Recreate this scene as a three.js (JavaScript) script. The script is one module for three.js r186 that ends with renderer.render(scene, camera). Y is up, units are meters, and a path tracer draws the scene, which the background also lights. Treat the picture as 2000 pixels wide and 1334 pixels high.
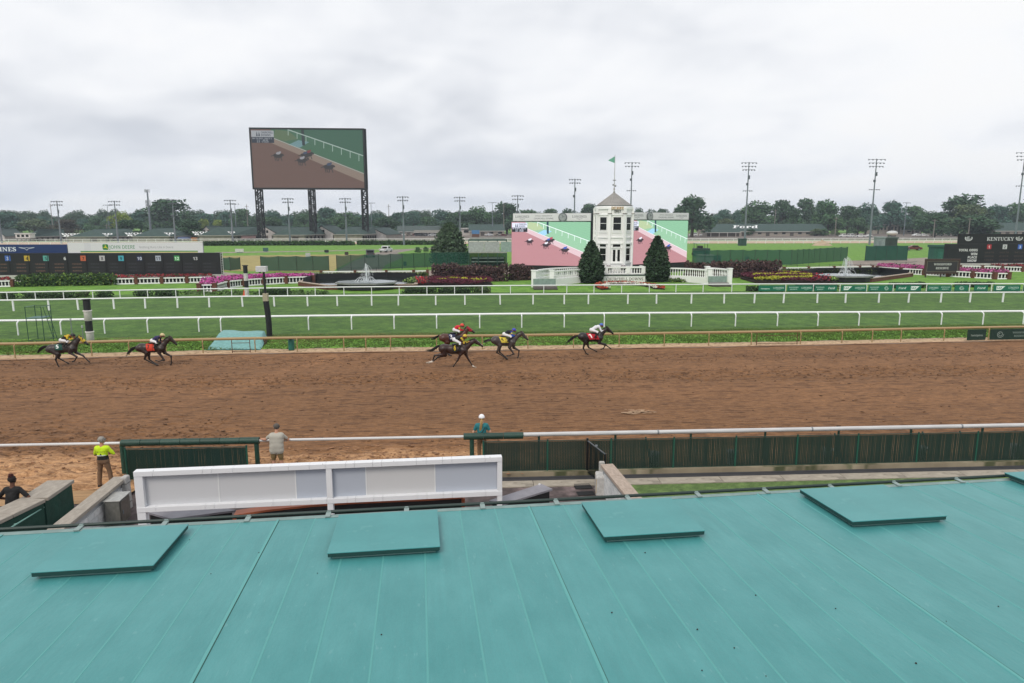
import * as THREE from 'three';
import { mergeGeometries, mergeVertices } from 'three/addons/utils/BufferGeometryUtils.js';
import { RoundedBoxGeometry } from 'three/addons/geometries/RoundedBoxGeometry.js';
import { TextGeometry } from 'three/addons/geometries/TextGeometry.js';
import { FontLoader } from 'three/addons/loaders/FontLoader.js';

// ---------------------------------------------------------------- camera, sky, sun, exposure
const scene = new THREE.Scene();
const LENS = 1350, EYE = 9.1, YAW = 3.6 * Math.PI / 180, HORIZON = 436, PITCH = Math.atan((667 - HORIZON) / LENS);
const camera = new THREE.PerspectiveCamera(2 * Math.atan(667 / LENS) * 180 / Math.PI, 1024 / 683, 0.1, 6000);
camera.position.set(0, EYE, 0);
camera.rotation.order = 'YXZ';
camera.rotation.set(-PITCH, -YAW, 0);
const renderer = new THREE.WebGLRenderer({ antialias: true });
renderer.setSize(1024, 683);
renderer.toneMapping = THREE.LinearToneMapping;
renderer.toneMappingExposure = 1.13;
renderer.shadowMap.enabled = true;
renderer.shadowMap.type = THREE.PCFSoftShadowMap;

const clamp = (x, a = 0, b = 1) => Math.min(b, Math.max(a, x)), mix = (a, b, t) => a + (b - a) * t;
const smooth = (a, b, x) => { const t = clamp((x - a) / (b - a)); return t * t * (3 - 2 * t); };
let rs = 12345;
const seed = (n) => { rs = n | 0; };
const rnd = () => { rs = (rs + 0x6d2b79f5) | 0; let t = Math.imul(rs ^ (rs >>> 15), 1 | rs); t = (t + Math.imul(t ^ (t >>> 7), 61 | t)) ^ t; return ((t ^ (t >>> 14)) >>> 0) / 4294967296; };
const rr = (a, b) => a + (b - a) * rnd();
const hash = (x, y, s) => { let h = Math.imul(x, 374761393) + Math.imul(y, 668265263) + Math.imul(s, 974634777); h = Math.imul(h ^ (h >>> 13), 1274126177); return ((h ^ (h >>> 16)) >>> 0) / 4294967296; };
function vn(x, y, s = 0, px = 0, py = 0) {                      // value noise, wrapped at px, py when given
  const X = Math.floor(x), Y = Math.floor(y), fx = x - X, fy = y - Y, u = fx * fx * (3 - 2 * fx), v = fy * fy * (3 - 2 * fy);
  const w = (a, p) => p ? ((a % p) + p) % p : a;
  const a = hash(w(X, px), w(Y, py), s), b = hash(w(X + 1, px), w(Y, py), s), c = hash(w(X, px), w(Y + 1, py), s), d = hash(w(X + 1, px), w(Y + 1, py), s);
  return mix(mix(a, b, u), mix(c, d, u), v);
}
function fbm(x, y, o = 4, s = 0, px = 0, py = 0) { let a = 0, n = 0, k = 1; for (let i = 0; i < o; i++) { a += vn(x * k, y * k, s + i, px * k, py * k) / k; n += 1 / k; k *= 2; } return a / n; }

{ // overcast sky: cloud sheets on a flat ceiling
  const W = 2048, H = 1024, d = new Float32Array(W * H * 4);
  for (let j = 0; j < H; j++) for (let i = 0; i < W; i++) {
    const az = (i + 0.5) / W * 2 * Math.PI, el = ((j + 0.5) / H - 0.5) * Math.PI, k = (j * W + i) * 4;
    const dx = Math.cos(az) * Math.cos(el), dz = Math.sin(az) * Math.cos(el), dy = Math.sin(el);
    let r, g, b;
    if (dy < 0) { r = 0.2; g = 0.21; b = 0.18; } else {
      const f = 1 / (dy + 0.3), X = dx * f + 40, Y = dz * f + 40;
      const wx = fbm(X * 0.9, Y * 0.9, 4, 31), wy = fbm(X * 0.9 + 9, Y * 0.9 + 4, 4, 37);
      const big = fbm(X * 1.0 + wx * 1.8, Y * 1.2 + wy * 1.8, 5, 3), mid = fbm(X * 3.1 + wy * 3, Y * 3.6 + wx * 3, 6, 11);
      const t = clamp(0.6 + (big - 0.5) * 1.9 + (mid - 0.5) * 0.85);
      const lum = mix(0.6, 0.88, smooth(0.05, 0.95, t)), low = 1 - smooth(0, 0.16, dy);
      const L = mix(lum, 0.8, low * 0.5), blue = mix(0.075, 0.008, t) + low * 0.012;
      r = L * (1 - blue); g = L * (1 - blue * 0.25); b = L * (1 + blue * 1.15);
    }
    d[k] = r; d[k + 1] = g; d[k + 2] = b; d[k + 3] = 1;
  }
  const t = new THREE.DataTexture(d, W, H, THREE.RGBAFormat, THREE.FloatType);
  t.mapping = THREE.EquirectangularReflectionMapping; t.magFilter = THREE.LinearFilter; t.minFilter = THREE.LinearFilter; t.needsUpdate = true;
  scene.background = t; scene.environment = t;
}
const sun = new THREE.DirectionalLight(0xfff4e6, 1.5);
sun.position.set(-45, 110, 40); sun.target.position.set(0, 0, -50);
sun.castShadow = true; sun.shadow.radius = 40; sun.shadow.mapSize.set(4096, 4096);
Object.assign(sun.shadow.camera, { left: -160, right: 160, top: 160, bottom: -160, near: 1, far: 500 });
scene.add(sun, sun.target);
scene.fog = new THREE.FogExp2(0xd6e3f2, 0.0002);

// ---------------------------------------------------------------- reading places off the picture: a sight line meets the ground, a height or a plane
const cy_ = Math.cos(YAW), sy_ = Math.sin(YAW), cp_ = Math.cos(PITCH), sp_ = Math.sin(PITCH);
function sight(px, py) { const a = (px - 1000) / LENS, b = (667 - py) / LENS, y = b * cp_ - sp_, z = -(cp_ + b * sp_); return [a * cy_ - z * sy_, y, a * sy_ + z * cy_]; }
const V = (x, y, z) => new THREE.Vector3(x, y, z);
const gp = (px, py, y = 0) => { const d = sight(px, py), t = (y - EYE) / d[1]; return V(d[0] * t, y, d[2] * t); };
const zp = (px, py, z) => { const d = sight(px, py), t = z / d[2]; return V(d[0] * t, EYE + d[1] * t, z); };
const deep = (x, z) => x * sy_ - z * cy_;                        // distance along the horizontal view
const vp = (px, py, dist) => { const d = sight(px, py), t = dist / deep(d[0], d[2]); return V(d[0] * t, EYE + d[1] * t, d[2] * t); };
const hp = (px, py, p) => vp(px, py, deep(p.x, p.z)).y;          // height of a picture row above a place
const scaleAt = (p) => LENS / deep(p.x, p.z);                    // picture pixels per metre there

// ---------------------------------------------------------------- textures and materials
function tex(w, h, fn, srgb = true) {
  const d = new Uint8Array(w * h * 4);
  for (let j = 0; j < h; j++) for (let i = 0; i < w; i++) { const c = fn(i / w, j / h, i, j), k = (j * w + i) * 4; const m = typeof c === 'number'; for (let q = 0; q < 3; q++) d[k + q] = clamp(m ? c : c[q]) * 255; d[k + 3] = m || c.length < 4 ? 255 : clamp(c[3]) * 255; }
  const t = new THREE.DataTexture(d, w, h); t.wrapS = t.wrapT = THREE.RepeatWrapping; t.magFilter = THREE.LinearFilter; t.minFilter = THREE.LinearMipmapLinearFilter; t.generateMipmaps = true;
  if (srgb) t.colorSpace = THREE.SRGBColorSpace;
  t.needsUpdate = true; return t;
}
const rep = (t, x, y = x) => { const c = t.clone(); c.repeat.set(x, y); c.needsUpdate = true; return c; };
const GRIT = tex(256, 256, (u, v) => 0.8 + 0.2 * fbm(u * 8, v * 8, 5, 5, 8, 8));                       // mild grime, colour only
const GRITB = tex(256, 256, (u, v) => fbm(u * 16, v * 16, 4, 9, 16, 16), false);
const lin = (r, g, b) => new THREE.Color().setRGB(r, g, b);
const M = (c, rough = 0.8, o = {}) => new THREE.MeshStandardMaterial({ color: c, roughness: rough, side: THREE.DoubleSide, ...o });
const MG = (c, rough = 0.8, o = {}) => M(c, rough, { map: GRIT, ...o });
const VC = (rough = 0.8, o = {}) => M(0xffffff, rough, { vertexColors: true, ...o });
const whitePaint = M(0xeeeff0, 0.5), whiteVinyl = M(0xe6e8ea, 0.45), dullWhite = MG(0xd0d0cd, 0.7), blackPaint = MG(0x17191c, 0.6), darkGreen = MG(0x123a30, 0.6), greenPad = MG(0x1f4a3e, 0.55),
  goldPaint = MG(0xa98f66, 0.6), steel = M(0xa7abae, 0.4, { metalness: 0.6 }), galv = MG(0x8f969c, 0.55, { metalness: 0.3 }), brick = MG(0x6e4438, 0.85), concrete = MG(0xa39d92, 0.9), asphalt = MG(0x57565a, 0.9),
  glassDark = M(0x101417, 0.12, { metalness: 0.1 }), rubber = M(0x141415, 0.8), skin = 0xb98268;

function canvasTex(w, h, draw) { const c = document.createElement('canvas'); c.width = w; c.height = h; const x = c.getContext('2d'); draw(x, w, h); const t = new THREE.CanvasTexture(c); t.colorSpace = THREE.SRGBColorSpace; t.anisotropy = 8; return t; }

// ---------------------------------------------------------------- geometry helpers
const flat = (g) => { if (g.index) { const n = g.toNonIndexed(); g = n; } for (const k of Object.keys(g.attributes)) if (!['position', 'normal', 'uv', 'color'].includes(k)) g.deleteAttribute(k); if (!g.attributes.uv) g.setAttribute('uv', new THREE.BufferAttribute(new Float32Array(g.attributes.position.count * 2), 2)); return g; };
const merge = (l) => { l = l.flat().map(flat); if (l.length === 1) return l[0]; if (l.some((g) => g.attributes.color)) for (const g of l) if (!g.attributes.color) tint(g, [1, 1, 1]); return mergeGeometries(l); };
function tint(g, c) { const n = g.attributes.position.count, a = new Float32Array(n * 3); for (let i = 0; i < n; i++) { a[i * 3] = c[0]; a[i * 3 + 1] = c[1]; a[i * 3 + 2] = c[2]; } g.setAttribute('color', new THREE.BufferAttribute(a, 3)); return g; }
function boxUV(g, s = 1) {                                       // uv in metres from the face's main direction
  g = flat(g); const p = g.attributes.position, n = g.attributes.normal, u = g.attributes.uv;
  for (let i = 0; i < p.count; i++) { const a = Math.abs(n.getX(i)), b = Math.abs(n.getY(i)), c = Math.abs(n.getZ(i)); if (b >= a && b >= c) u.setXY(i, p.getX(i) * s, p.getZ(i) * s); else if (a > c) u.setXY(i, p.getZ(i) * s, p.getY(i) * s); else u.setXY(i, p.getX(i) * s, p.getY(i) * s); }
  return g;
}
const box = (w, h, d, x = 0, y = 0, z = 0, ry = 0) => { const g = new THREE.BoxGeometry(w, h, d); if (ry) g.rotateY(ry); g.translate(x, y, z); return boxUV(g, 0.4); };   // centred
const bas = (w, h, d, x = 0, y = 0, z = 0, ry = 0) => box(w, h, d, x, y + h / 2, z, ry);                                                                         // standing on y
const rbox = (w, h, d, r, x = 0, y = 0, z = 0, seg = 2) => { const g = new RoundedBoxGeometry(w, h, d, seg, r); g.translate(x, y, z); return flat(g); };
const cyl = (r0, r1, h, x = 0, y = 0, z = 0, s = 10) => { const g = new THREE.CylinderGeometry(r1, r0, h, s); g.translate(x, y + h / 2, z); return flat(g); };
const rod = (a, b, r, s = 6, r1 = r) => { const d = b.clone().sub(a), g = new THREE.CylinderGeometry(r1, r, d.length(), s); g.applyQuaternion(new THREE.Quaternion().setFromUnitVectors(V(0, 1, 0), d.clone().normalize())); g.translate((a.x + b.x) / 2, (a.y + b.y) / 2, (a.z + b.z) / 2); return flat(g); };
const bar = (a, b, w, h = w) => { const d = b.clone().sub(a), L = d.length(), g = new THREE.BoxGeometry(w, h, L); const m = new THREE.Matrix4().lookAt(b, a, Math.abs(d.y) > L * 0.99 ? V(1, 0, 0) : V(0, 1, 0)); g.applyMatrix4(m); g.translate((a.x + b.x) / 2, (a.y + b.y) / 2, (a.z + b.z) / 2); return boxUV(g, 0.4); };
const tube = (pts, r, seg = 24, rad = 6) => flat(new THREE.TubeGeometry(new THREE.CatmullRomCurve3(pts), seg, r, rad, false));
const ball = (r, x, y, z, d = 1) => { const g = new THREE.IcosahedronGeometry(r, d); g.translate(x, y, z); return flat(g); };
const lathe = (pts, s = 12, x = 0, y = 0, z = 0) => { const g = new THREE.LatheGeometry(pts.map((p) => new THREE.Vector2(p[0], p[1])), s); g.translate(x, y, z); return flat(g); };
function poly(pts, y = 0, s = 0.25) {                            // flat ground polygon from points with x and z
  const sh = new THREE.Shape(pts.map((p) => new THREE.Vector2(p.x, -p.z))), g = flat(new THREE.ShapeGeometry(sh)); g.rotateX(-Math.PI / 2); g.translate(0, y, 0);
  const p = g.attributes.position, u = g.attributes.uv; for (let i = 0; i < p.count; i++) u.setXY(i, p.getX(i) * s, p.getZ(i) * s); return g;
}
function prism(pts, y0, y1) { const sh = new THREE.Shape(pts.map((p) => new THREE.Vector2(p.x, -p.z))), g = new THREE.ExtrudeGeometry(sh, { depth: y1 - y0, bevelEnabled: false }); g.rotateX(-Math.PI / 2); g.translate(0, y0, 0); return boxUV(g, 0.4); }
function quad(a, b, c, d) { const g = new THREE.BufferGeometry(); g.setAttribute('position', new THREE.Float32BufferAttribute([a, b, c, a, c, d].flatMap((v) => [v.x, v.y, v.z]), 3)); g.setAttribute('uv', new THREE.Float32BufferAttribute([0, 0, 1, 0, 1, 1, 0, 0, 1, 1, 0, 1], 2)); g.computeVertexNormals(); return g; }
const facePlane = (w, h, x, y, z, ry = 0) => { const g = new THREE.PlaneGeometry(w, h); if (ry) g.rotateY(ry); g.translate(x, y, z); return flat(g); };

// ---------------------------------------------------------------- objects
const used = {};
const numbered = (n) => { const k = used[n] = (used[n] ?? -1) + 1; return k ? n + '_' + String(k).padStart(3, '0') : n; };
const shadow = (o) => { o.traverse((m) => { if (m.isMesh) { m.castShadow = true; m.receiveShadow = true; } }); return o; };
function tag(o, label, category, group, kind) { if (label) o.userData.label = label; if (category) o.userData.category = category; if (group) o.userData.group = group; if (kind) o.userData.kind = kind; return o; }
function thing(name, label, category, p = V(0, 0, 0), turn = 0, group) { const o = new THREE.Group(); o.name = numbered(name); o.position.copy(p); o.rotation.y = turn; scene.add(o); return tag(o, label, category, group, 'thing'); }
function part(name, g, m, parent, label) { const o = new THREE.Mesh(Array.isArray(g) ? merge(g) : g, m); o.name = name; o.castShadow = o.receiveShadow = true; parent.add(o); if (label) o.userData.label = label; return o; }
function solo(name, g, m, label, category, group, p) { const o = new THREE.Mesh(Array.isArray(g) ? merge(g) : g, m); o.name = numbered(name); o.castShadow = o.receiveShadow = true; if (p) o.position.copy(p); scene.add(o); return tag(o, label, category, group, 'thing'); }
function struct(name, g, m) { const o = new THREE.Mesh(Array.isArray(g) ? merge(g) : g, m); o.name = numbered(name); o.castShadow = o.receiveShadow = true; scene.add(o); o.userData.kind = 'structure'; return o; }
function copy(src, p, turn, label, group) { const o = src.clone(); o.name = numbered(src.name.replace(/_\d\d\d$/, '')); o.userData = { ...src.userData }; if (p) o.position.copy(p); if (turn !== undefined) o.rotation.y = turn; if (label) o.userData.label = label; if (group) o.userData.group = group; scene.add(o); return o; }
const away = (v, o) => V(v.x - o.x, v.y - o.y, v.z - o.z);
// ================================================================ THE GROUND
const grassTex = (a, b, s) => tex(512, 512, (u, v) => { const n = fbm(u * 10, v * 10, 4, s, 10, 10), f = fbm(u * 96, v * 64, 3, s + 3, 96, 64), k = clamp(0.5 + (n - 0.5) * 1.1 + (f - 0.5) * 1.1); return [mix(a[0], b[0], k), mix(a[1], b[1], k), mix(a[2], b[2], k)]; });
const bumpFine = tex(512, 512, (u, v) => fbm(u * 90, v * 90, 3, 77, 90, 90), false);
const turfTex = grassTex([0.185, 0.325, 0.085], [0.37, 0.505, 0.19], 21), lawnTex = grassTex([0.255, 0.425, 0.10], [0.465, 0.63, 0.21], 25), dryTex = grassTex([0.50, 0.46, 0.27], [0.66, 0.61, 0.38], 29);
const paveTex = tex(512, 512, (u, v) => { const k = fbm(u * 14, v * 14, 5, 41, 14, 14); const s = vn(u * 200, v * 200, 43, 200, 200); const g = 0.57 + 0.13 * (k - 0.5) * 2 + 0.05 * (s - 0.5); return [g * 1.02, g * 0.985, g * 0.95]; });
const turfMat = M(0xffffff, 0.95, { map: turfTex, bumpMap: bumpFine, bumpScale: 0.02 }), lawnMat = M(0xffffff, 0.95, { map: lawnTex, bumpMap: bumpFine, bumpScale: 0.02 }), dryMat = M(0xffffff, 0.95, { map: dryTex }), paveMat = M(0xffffff, 0.9, { map: paveTex });

// the ground sheet runs to the horizon; turf course, dirt and apron butt against it
const sheet = (x0, x1, z0, z1, y, s) => poly([V(x0, 0, z0), V(x1, 0, z0), V(x1, 0, z1), V(x0, 0, z1)], y, s);
{
  const g = new THREE.PlaneGeometry(1, 1, 1, 1); g.dispose();
  struct('ground', [sheet(-1500, 1500, -92, -1700, -0.012, 0.12), sheet(-1500, -110, 40, -92, -0.012, 0.12), sheet(110, 1500, 40, -92, -0.012, 0.12)], lawnMat);
}
// turf course with its darker mown bands
{
  const nx = 180, nz = 40, x0 = -110, x1 = 110, z0 = -56.4, z1 = -92, pos = [], uv = [], col = [], idx = [];
  for (let j = 0; j <= nz; j++) for (let i = 0; i <= nx; i++) {
    const x = mix(x0, x1, i / nx), z = mix(z0, z1, j / nz); pos.push(x, 0, z); uv.push(x * 0.13, z * 0.13);
    const n = fbm(x * 0.05 + 7, z * 0.22, 3, 51), k = 0.86 + 0.3 * (n - 0.5) + 0.05 * Math.sign(Math.sin(z * 0.9 + fbm(x * 0.02, z * 0.1, 2, 5) * 2));
    col.push(k * 0.98, k, k * 0.98);
  }
  for (let j = 0; j < nz; j++) for (let i = 0; i < nx; i++) { const a = j * (nx + 1) + i, b = a + nx + 1; idx.push(a, a + 1, b, a + 1, b + 1, b); }
  const g = new THREE.BufferGeometry(); g.setAttribute('position', new THREE.Float32BufferAttribute(pos, 3)); g.setAttribute('uv', new THREE.Float32BufferAttribute(uv, 2)); g.setAttribute('color', new THREE.Float32BufferAttribute(col, 3)); g.setIndex(idx); g.computeVertexNormals();
  struct('turf_course', g, M(0xffffff, 0.95, { map: turfTex, bumpMap: bumpFine, bumpScale: 0.02, vertexColors: true }));
}

// rail lines, read from where their posts stand in the picture
const lineOf = (rows) => { const p = rows.map(([x, y]) => gp(x, y)).sort((a, b) => a.x - b.x); return (x) => { if (x <= p[0].x) return p[0].z; for (let i = 1; i < p.length; i++) if (x <= p[i].x) return mix(p[i - 1].z, p[i].z, (x - p[i - 1].x) / (p[i].x - p[i - 1].x)); return p[p.length - 1].z; }; };
const goldLine = lineOf([[30, 700], [260, 693.5], [500, 688], [1000, 681.5], [1500, 673.5], [1960, 663.5]]);
const turfLine = lineOf([[35, 655], [300, 649.5], [603, 644.5], [1000, 640], [1270, 638], [1700, 636], [1995, 634]]);
const midLine = lineOf([[28, 607.5], [250, 603], [470, 599], [1000, 594.5], [1500, 592], [1985, 590]]);
const farLine = lineOf([[15, 588], [300, 582], [610, 577], [1000, 573], [1500, 569.5], [1995, 569]]);
const onLine = (px, line) => { let lo = -200, hi = 200; for (let k = 0; k < 40; k++) { const x = (lo + hi) / 2, z = line(x), s = 1000 + LENS * (x * cy_ + z * sy_) / deep(x, z); if (s < px) lo = x; else hi = x; } return V(lo, 0, line(lo)); };   // ground place of a picture column along a line (pitch ignored)
const colOn = (px, py, line) => { const p = gp(px, py); return V(p.x, 0, line(p.x)); };

// dirt main track: harrowed rows, hoof-chopped bands, dry pale sand along the outside rail
const DX0 = -46, DX1 = 58, DZ0 = -23.6, FZ0 = -24.6;
const dirtFar = (x) => goldLine(x) + 0.55;
const dirtTex = tex(1024, 1024, (u, v) => {
  const st = fbm(u * 42, v * 200, 4, 61, 42, 200), gr = fbm(u * 150, v * 220, 3, 63, 150, 220), st2 = fbm(u * 34, v * 64, 3, 67, 34, 64), sp = vn(u * 330, v * 330, 71, 330, 330), ln = smooth(0.6, 0.85, vn(u * 10, v * 58, 87, 10, 58)) * 0.24 + smooth(0.6, 0.85, vn(u * 22, v * 140, 89, 22, 140)) * 0.26, k = clamp(0.66 + (st - 0.5) * 0.55 + (gr - 0.5) * 0.32 + (st2 - 0.5) * 0.32 + (sp - 0.5) * 0.22 - ln);  // ln draws dark lines: shade of the harrow grooves put into the colour
  return [mix(0.35, 0.70, k), mix(0.235, 0.53, k), mix(0.15, 0.395, k)];
});
const dirtBump = tex(1024, 1024, (u, v) => 0.45 * fbm(u * 14, v * 170, 3, 61, 14, 170) + 0.55 * fbm(u * 120, v * 120, 3, 83, 120, 120), false);
{
  const nx = 760, nz = 300, pos = [], uv = [], col = [], idx = [];
  for (let j = 0; j <= nz; j++) for (let i = 0; i <= nx; i++) {
    const x = mix(DX0, DX1, i / nx), z = mix(x < -11.4 ? DZ0 : FZ0, dirtFar(x), j / nz);
    const row = Math.sin(z * 2 * Math.PI / 0.33 + fbm(x * 0.12, z * 1.2, 3, 91) * 5) * 0.5 + 0.5, lump = fbm(x * 3.2, z * 4.5, 3, 93), lump2 = fbm(x * 1.1, z * 1.9, 3, 97);
    const band = smooth(2.6, 0.6, Math.abs(z + 40.4 + 0.9 * (fbm(x * 0.1, 3, 2, 99) - 0.5))) , bandN = smooth(3.4, 0.8, Math.abs(z + 46.2));
    const edge = smooth(-28.6 - 2.2 * (fbm(x * 0.35, 1, 3, 101) - 0.3) - (x < -9 ? 0.6 : 0), -25.4, z), churn = Math.max(edge, 0.8 * smooth(-7, -15, x) * smooth(-36, -28, z)), hoof = clamp(churn + 0.6 * band + 0.25 * bandN);
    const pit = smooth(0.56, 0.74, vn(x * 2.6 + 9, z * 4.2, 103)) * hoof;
    const y = 0.02 * row * (1 - 0.7 * hoof) + (lump - 0.5) * (0.02 + 0.15 * hoof) + (lump2 - 0.5) * 0.025 - 0.1 * pit - 0.02;
    pos.push(x, y, z); uv.push(x * 0.11, z * 0.11);
    const sand = smooth(0.25, 0.85, edge + 0.5 * (fbm(x * 1.3, z * 2.4, 4, 107) - 0.5)), damp = fbm(x * 0.05, z * 0.28, 4, 109), k = 0.86 + 0.34 * (damp - 0.5) - 0.1 * pit;  // pit term paints recess shade into the hoof prints
    const stripe = 1 + 0.07 * (vn(x * 0.03, z * 1.15, 113) - 0.5), fade = k * stripe;
    // a pale diagonal crossing where machines leave the course
    const cross = 0.1 * smooth(1.5, 0.2, Math.abs((x + 11) - (z + 44) * -0.42)) * smooth(-32, -38, z) * fbm(x * 2, z * 3, 3, 117) * 2;
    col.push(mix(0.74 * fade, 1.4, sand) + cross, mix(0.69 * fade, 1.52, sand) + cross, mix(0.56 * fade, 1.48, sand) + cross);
  }
  for (let j = 0; j < nz; j++) for (let i = 0; i < nx; i++) { const a = j * (nx + 1) + i, b = a + nx + 1; idx.push(a, a + 1, b, a + 1, b + 1, b); }
  const g = new THREE.BufferGeometry(); g.setAttribute('position', new THREE.Float32BufferAttribute(pos, 3)); g.setAttribute('uv', new THREE.Float32BufferAttribute(uv, 2)); g.setAttribute('color', new THREE.Float32BufferAttribute(col, 3)); g.setIndex(idx); g.computeVertexNormals();
  struct('dirt_track', g, M(0xffffff, 1, { map: dirtTex, bumpMap: dirtBump, bumpScale: 0.02, vertexColors: true }));
  struct('dirt_track_beyond', [sheet(-110, DX0, DZ0, -49, -0.03, 0.11), sheet(DX1, 110, FZ0, -50, -0.03, 0.11)], M(lin(0.8, 0.8, 0.8), 1, { map: dirtTex }));
}
// loose clods thrown up by hooves, darkened and stretched to stand for shade flecks
{
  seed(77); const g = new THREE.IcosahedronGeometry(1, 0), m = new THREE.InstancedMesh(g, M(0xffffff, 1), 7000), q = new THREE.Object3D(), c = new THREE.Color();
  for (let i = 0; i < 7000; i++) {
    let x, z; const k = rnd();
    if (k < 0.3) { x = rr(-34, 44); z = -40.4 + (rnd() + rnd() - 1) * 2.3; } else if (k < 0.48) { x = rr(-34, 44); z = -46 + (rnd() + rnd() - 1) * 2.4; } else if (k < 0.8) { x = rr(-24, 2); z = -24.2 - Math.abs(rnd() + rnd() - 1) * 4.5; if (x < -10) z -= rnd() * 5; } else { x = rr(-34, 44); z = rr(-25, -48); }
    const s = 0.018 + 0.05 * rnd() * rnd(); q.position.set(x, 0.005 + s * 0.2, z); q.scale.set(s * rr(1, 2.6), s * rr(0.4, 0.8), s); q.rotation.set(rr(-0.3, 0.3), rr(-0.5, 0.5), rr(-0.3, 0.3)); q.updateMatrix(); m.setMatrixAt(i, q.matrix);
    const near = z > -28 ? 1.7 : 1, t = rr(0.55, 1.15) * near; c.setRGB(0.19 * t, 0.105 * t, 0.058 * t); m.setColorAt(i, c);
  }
  m.name = 'clods_and_shade_flecks'; m.castShadow = m.receiveShadow = true; m.userData = { kind: 'stuff', label: 'small brown clods of dirt doubling as painted shade flecks over the track', category: 'dirt' }; scene.add(m);
}
// pale spilt lime on the dirt near the fence
{
  seed(5); const l = []; const c = gp(1250, 806);
  for (let i = 0; i < 70; i++) { const g = new THREE.CircleGeometry(rr(0.02, 0.08), 7); g.rotateX(-Math.PI / 2); g.scale(rr(1, 3), 1, 0.7); g.translate(c.x + (rnd() + rnd() - 1) * 1.1, 0.035 + i * 0.0003, c.z + (rnd() + rnd() - 1) * 0.45); l.push(flat(g)); }
  const o = struct('sand_patch', l, M(0xa88c70, 1));
}
// sand path under the inside rail and the rough grass bank behind it
{
  const strip = (f0, f1, y, n = 90) => { const pos = [], uv = [], idx = []; for (let i = 0; i <= n; i++) { const x = mix(-110, 110, i / n); for (const f of [f0, f1]) { const z = f(x); pos.push(x, y(x, z), z); uv.push(x * 0.2, z * 0.2); } } for (let i = 0; i < n; i++) { const a = i * 2; idx.push(a, a + 2, a + 1, a + 2, a + 3, a + 1); } const g = new THREE.BufferGeometry(); g.setAttribute('position', new THREE.Float32BufferAttribute(pos, 3)); g.setAttribute('uv', new THREE.Float32BufferAttribute(uv, 2)); g.setIndex(idx); g.computeVertexNormals(); return g; };
  const sandTex = tex(512, 512, (u, v) => { const k = fbm(u * 16, v * 16, 5, 121, 16, 16), s = smooth(0.6, 0.72, fbm(u * 22, v * 44, 4, 123, 22, 44)); return [mix(0.66, 0.8, k) - 0.22 * s, mix(0.56, 0.69, k) - 0.22 * s, mix(0.44, 0.56, k) - 0.2 * s]; });
  struct('sand_path', strip((x) => dirtFar(x) - 0.0, (x) => goldLine(x) - 1.25, () => 0.012, 400), M(0xffffff, 1, { map: sandTex, bumpMap: GRITB, bumpScale: 0.05 }));
  struct('track_kerb', strip((x) => dirtFar(x) + 0.14, (x) => dirtFar(x) - 0.12, () => 0.03, 200), M(0x9b7357, 1, { map: GRIT }));
  struct('grass_bank', strip((x) => goldLine(x) - 1.2 - 0.5 * (fbm(x * 0.9, 2, 3, 131) - 0.5), () => -56.5, (x, z) => z > -53 ? 0.022 : 0.03, 400), M(0xffffff, 1, { map: lawnTex, bumpMap: bumpFine, bumpScale: 0.05 }));
  seed(9); const N = 26000, tuft = []; for (let k = 0; k < 5; k++) { const a = k * 1.26 + 0.3, w = 0.016, h = 1, lean = 0.45; const t = new THREE.BufferGeometry(); const cx = Math.cos(a), sz = Math.sin(a); t.setAttribute('position', new THREE.Float32BufferAttribute([-sz * w * 3, 0, cx * w * 3, sz * w * 3, 0, -cx * w * 3, cx * lean * 0.5, h * (0.7 + 0.06 * k), sz * lean * 0.5], 3)); t.computeVertexNormals(); tuft.push(t); }
  const m = new THREE.InstancedMesh(merge(tuft), M(0xffffff, 1), N), q = new THREE.Object3D(), c = new THREE.Color();
  for (let i = 0; i < N; i++) {
    const x = rr(-40, 52); let z = goldLine(x) - 1.1 - 7.2 * Math.pow(rnd(), 0.85); const clump = fbm(x * 0.7, z * 0.9, 3, 141);
    const h = (0.05 + 0.24 * clump * clump * (0.6 + 0.8 * rnd())) * smooth(-8.4, -6, z - goldLine(x)) + 0.03; q.position.set(x, 0.02, z); q.scale.set(rr(0.3, 0.6), h, rr(0.3, 0.6)); q.rotation.set(0, rnd() * 6.3, 0); q.updateMatrix(); m.setMatrixAt(i, q.matrix);
    const t = rr(0.8, 1.45), dry = smooth(0.5, 0.8, fbm(x * 0.25, z * 0.6, 3, 147)); c.setRGB(mix(0.085, 0.15, dry) * t, mix(0.155, 0.17, dry) * t, mix(0.03, 0.055, dry) * t); m.setColorAt(i, c);
  }
  m.name = 'rough_grass'; m.castShadow = m.receiveShadow = true; m.userData = { kind: 'stuff', label: 'rough uneven green grass on the bank behind the tan rail', category: 'grass' }; scene.add(m);
}

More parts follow.
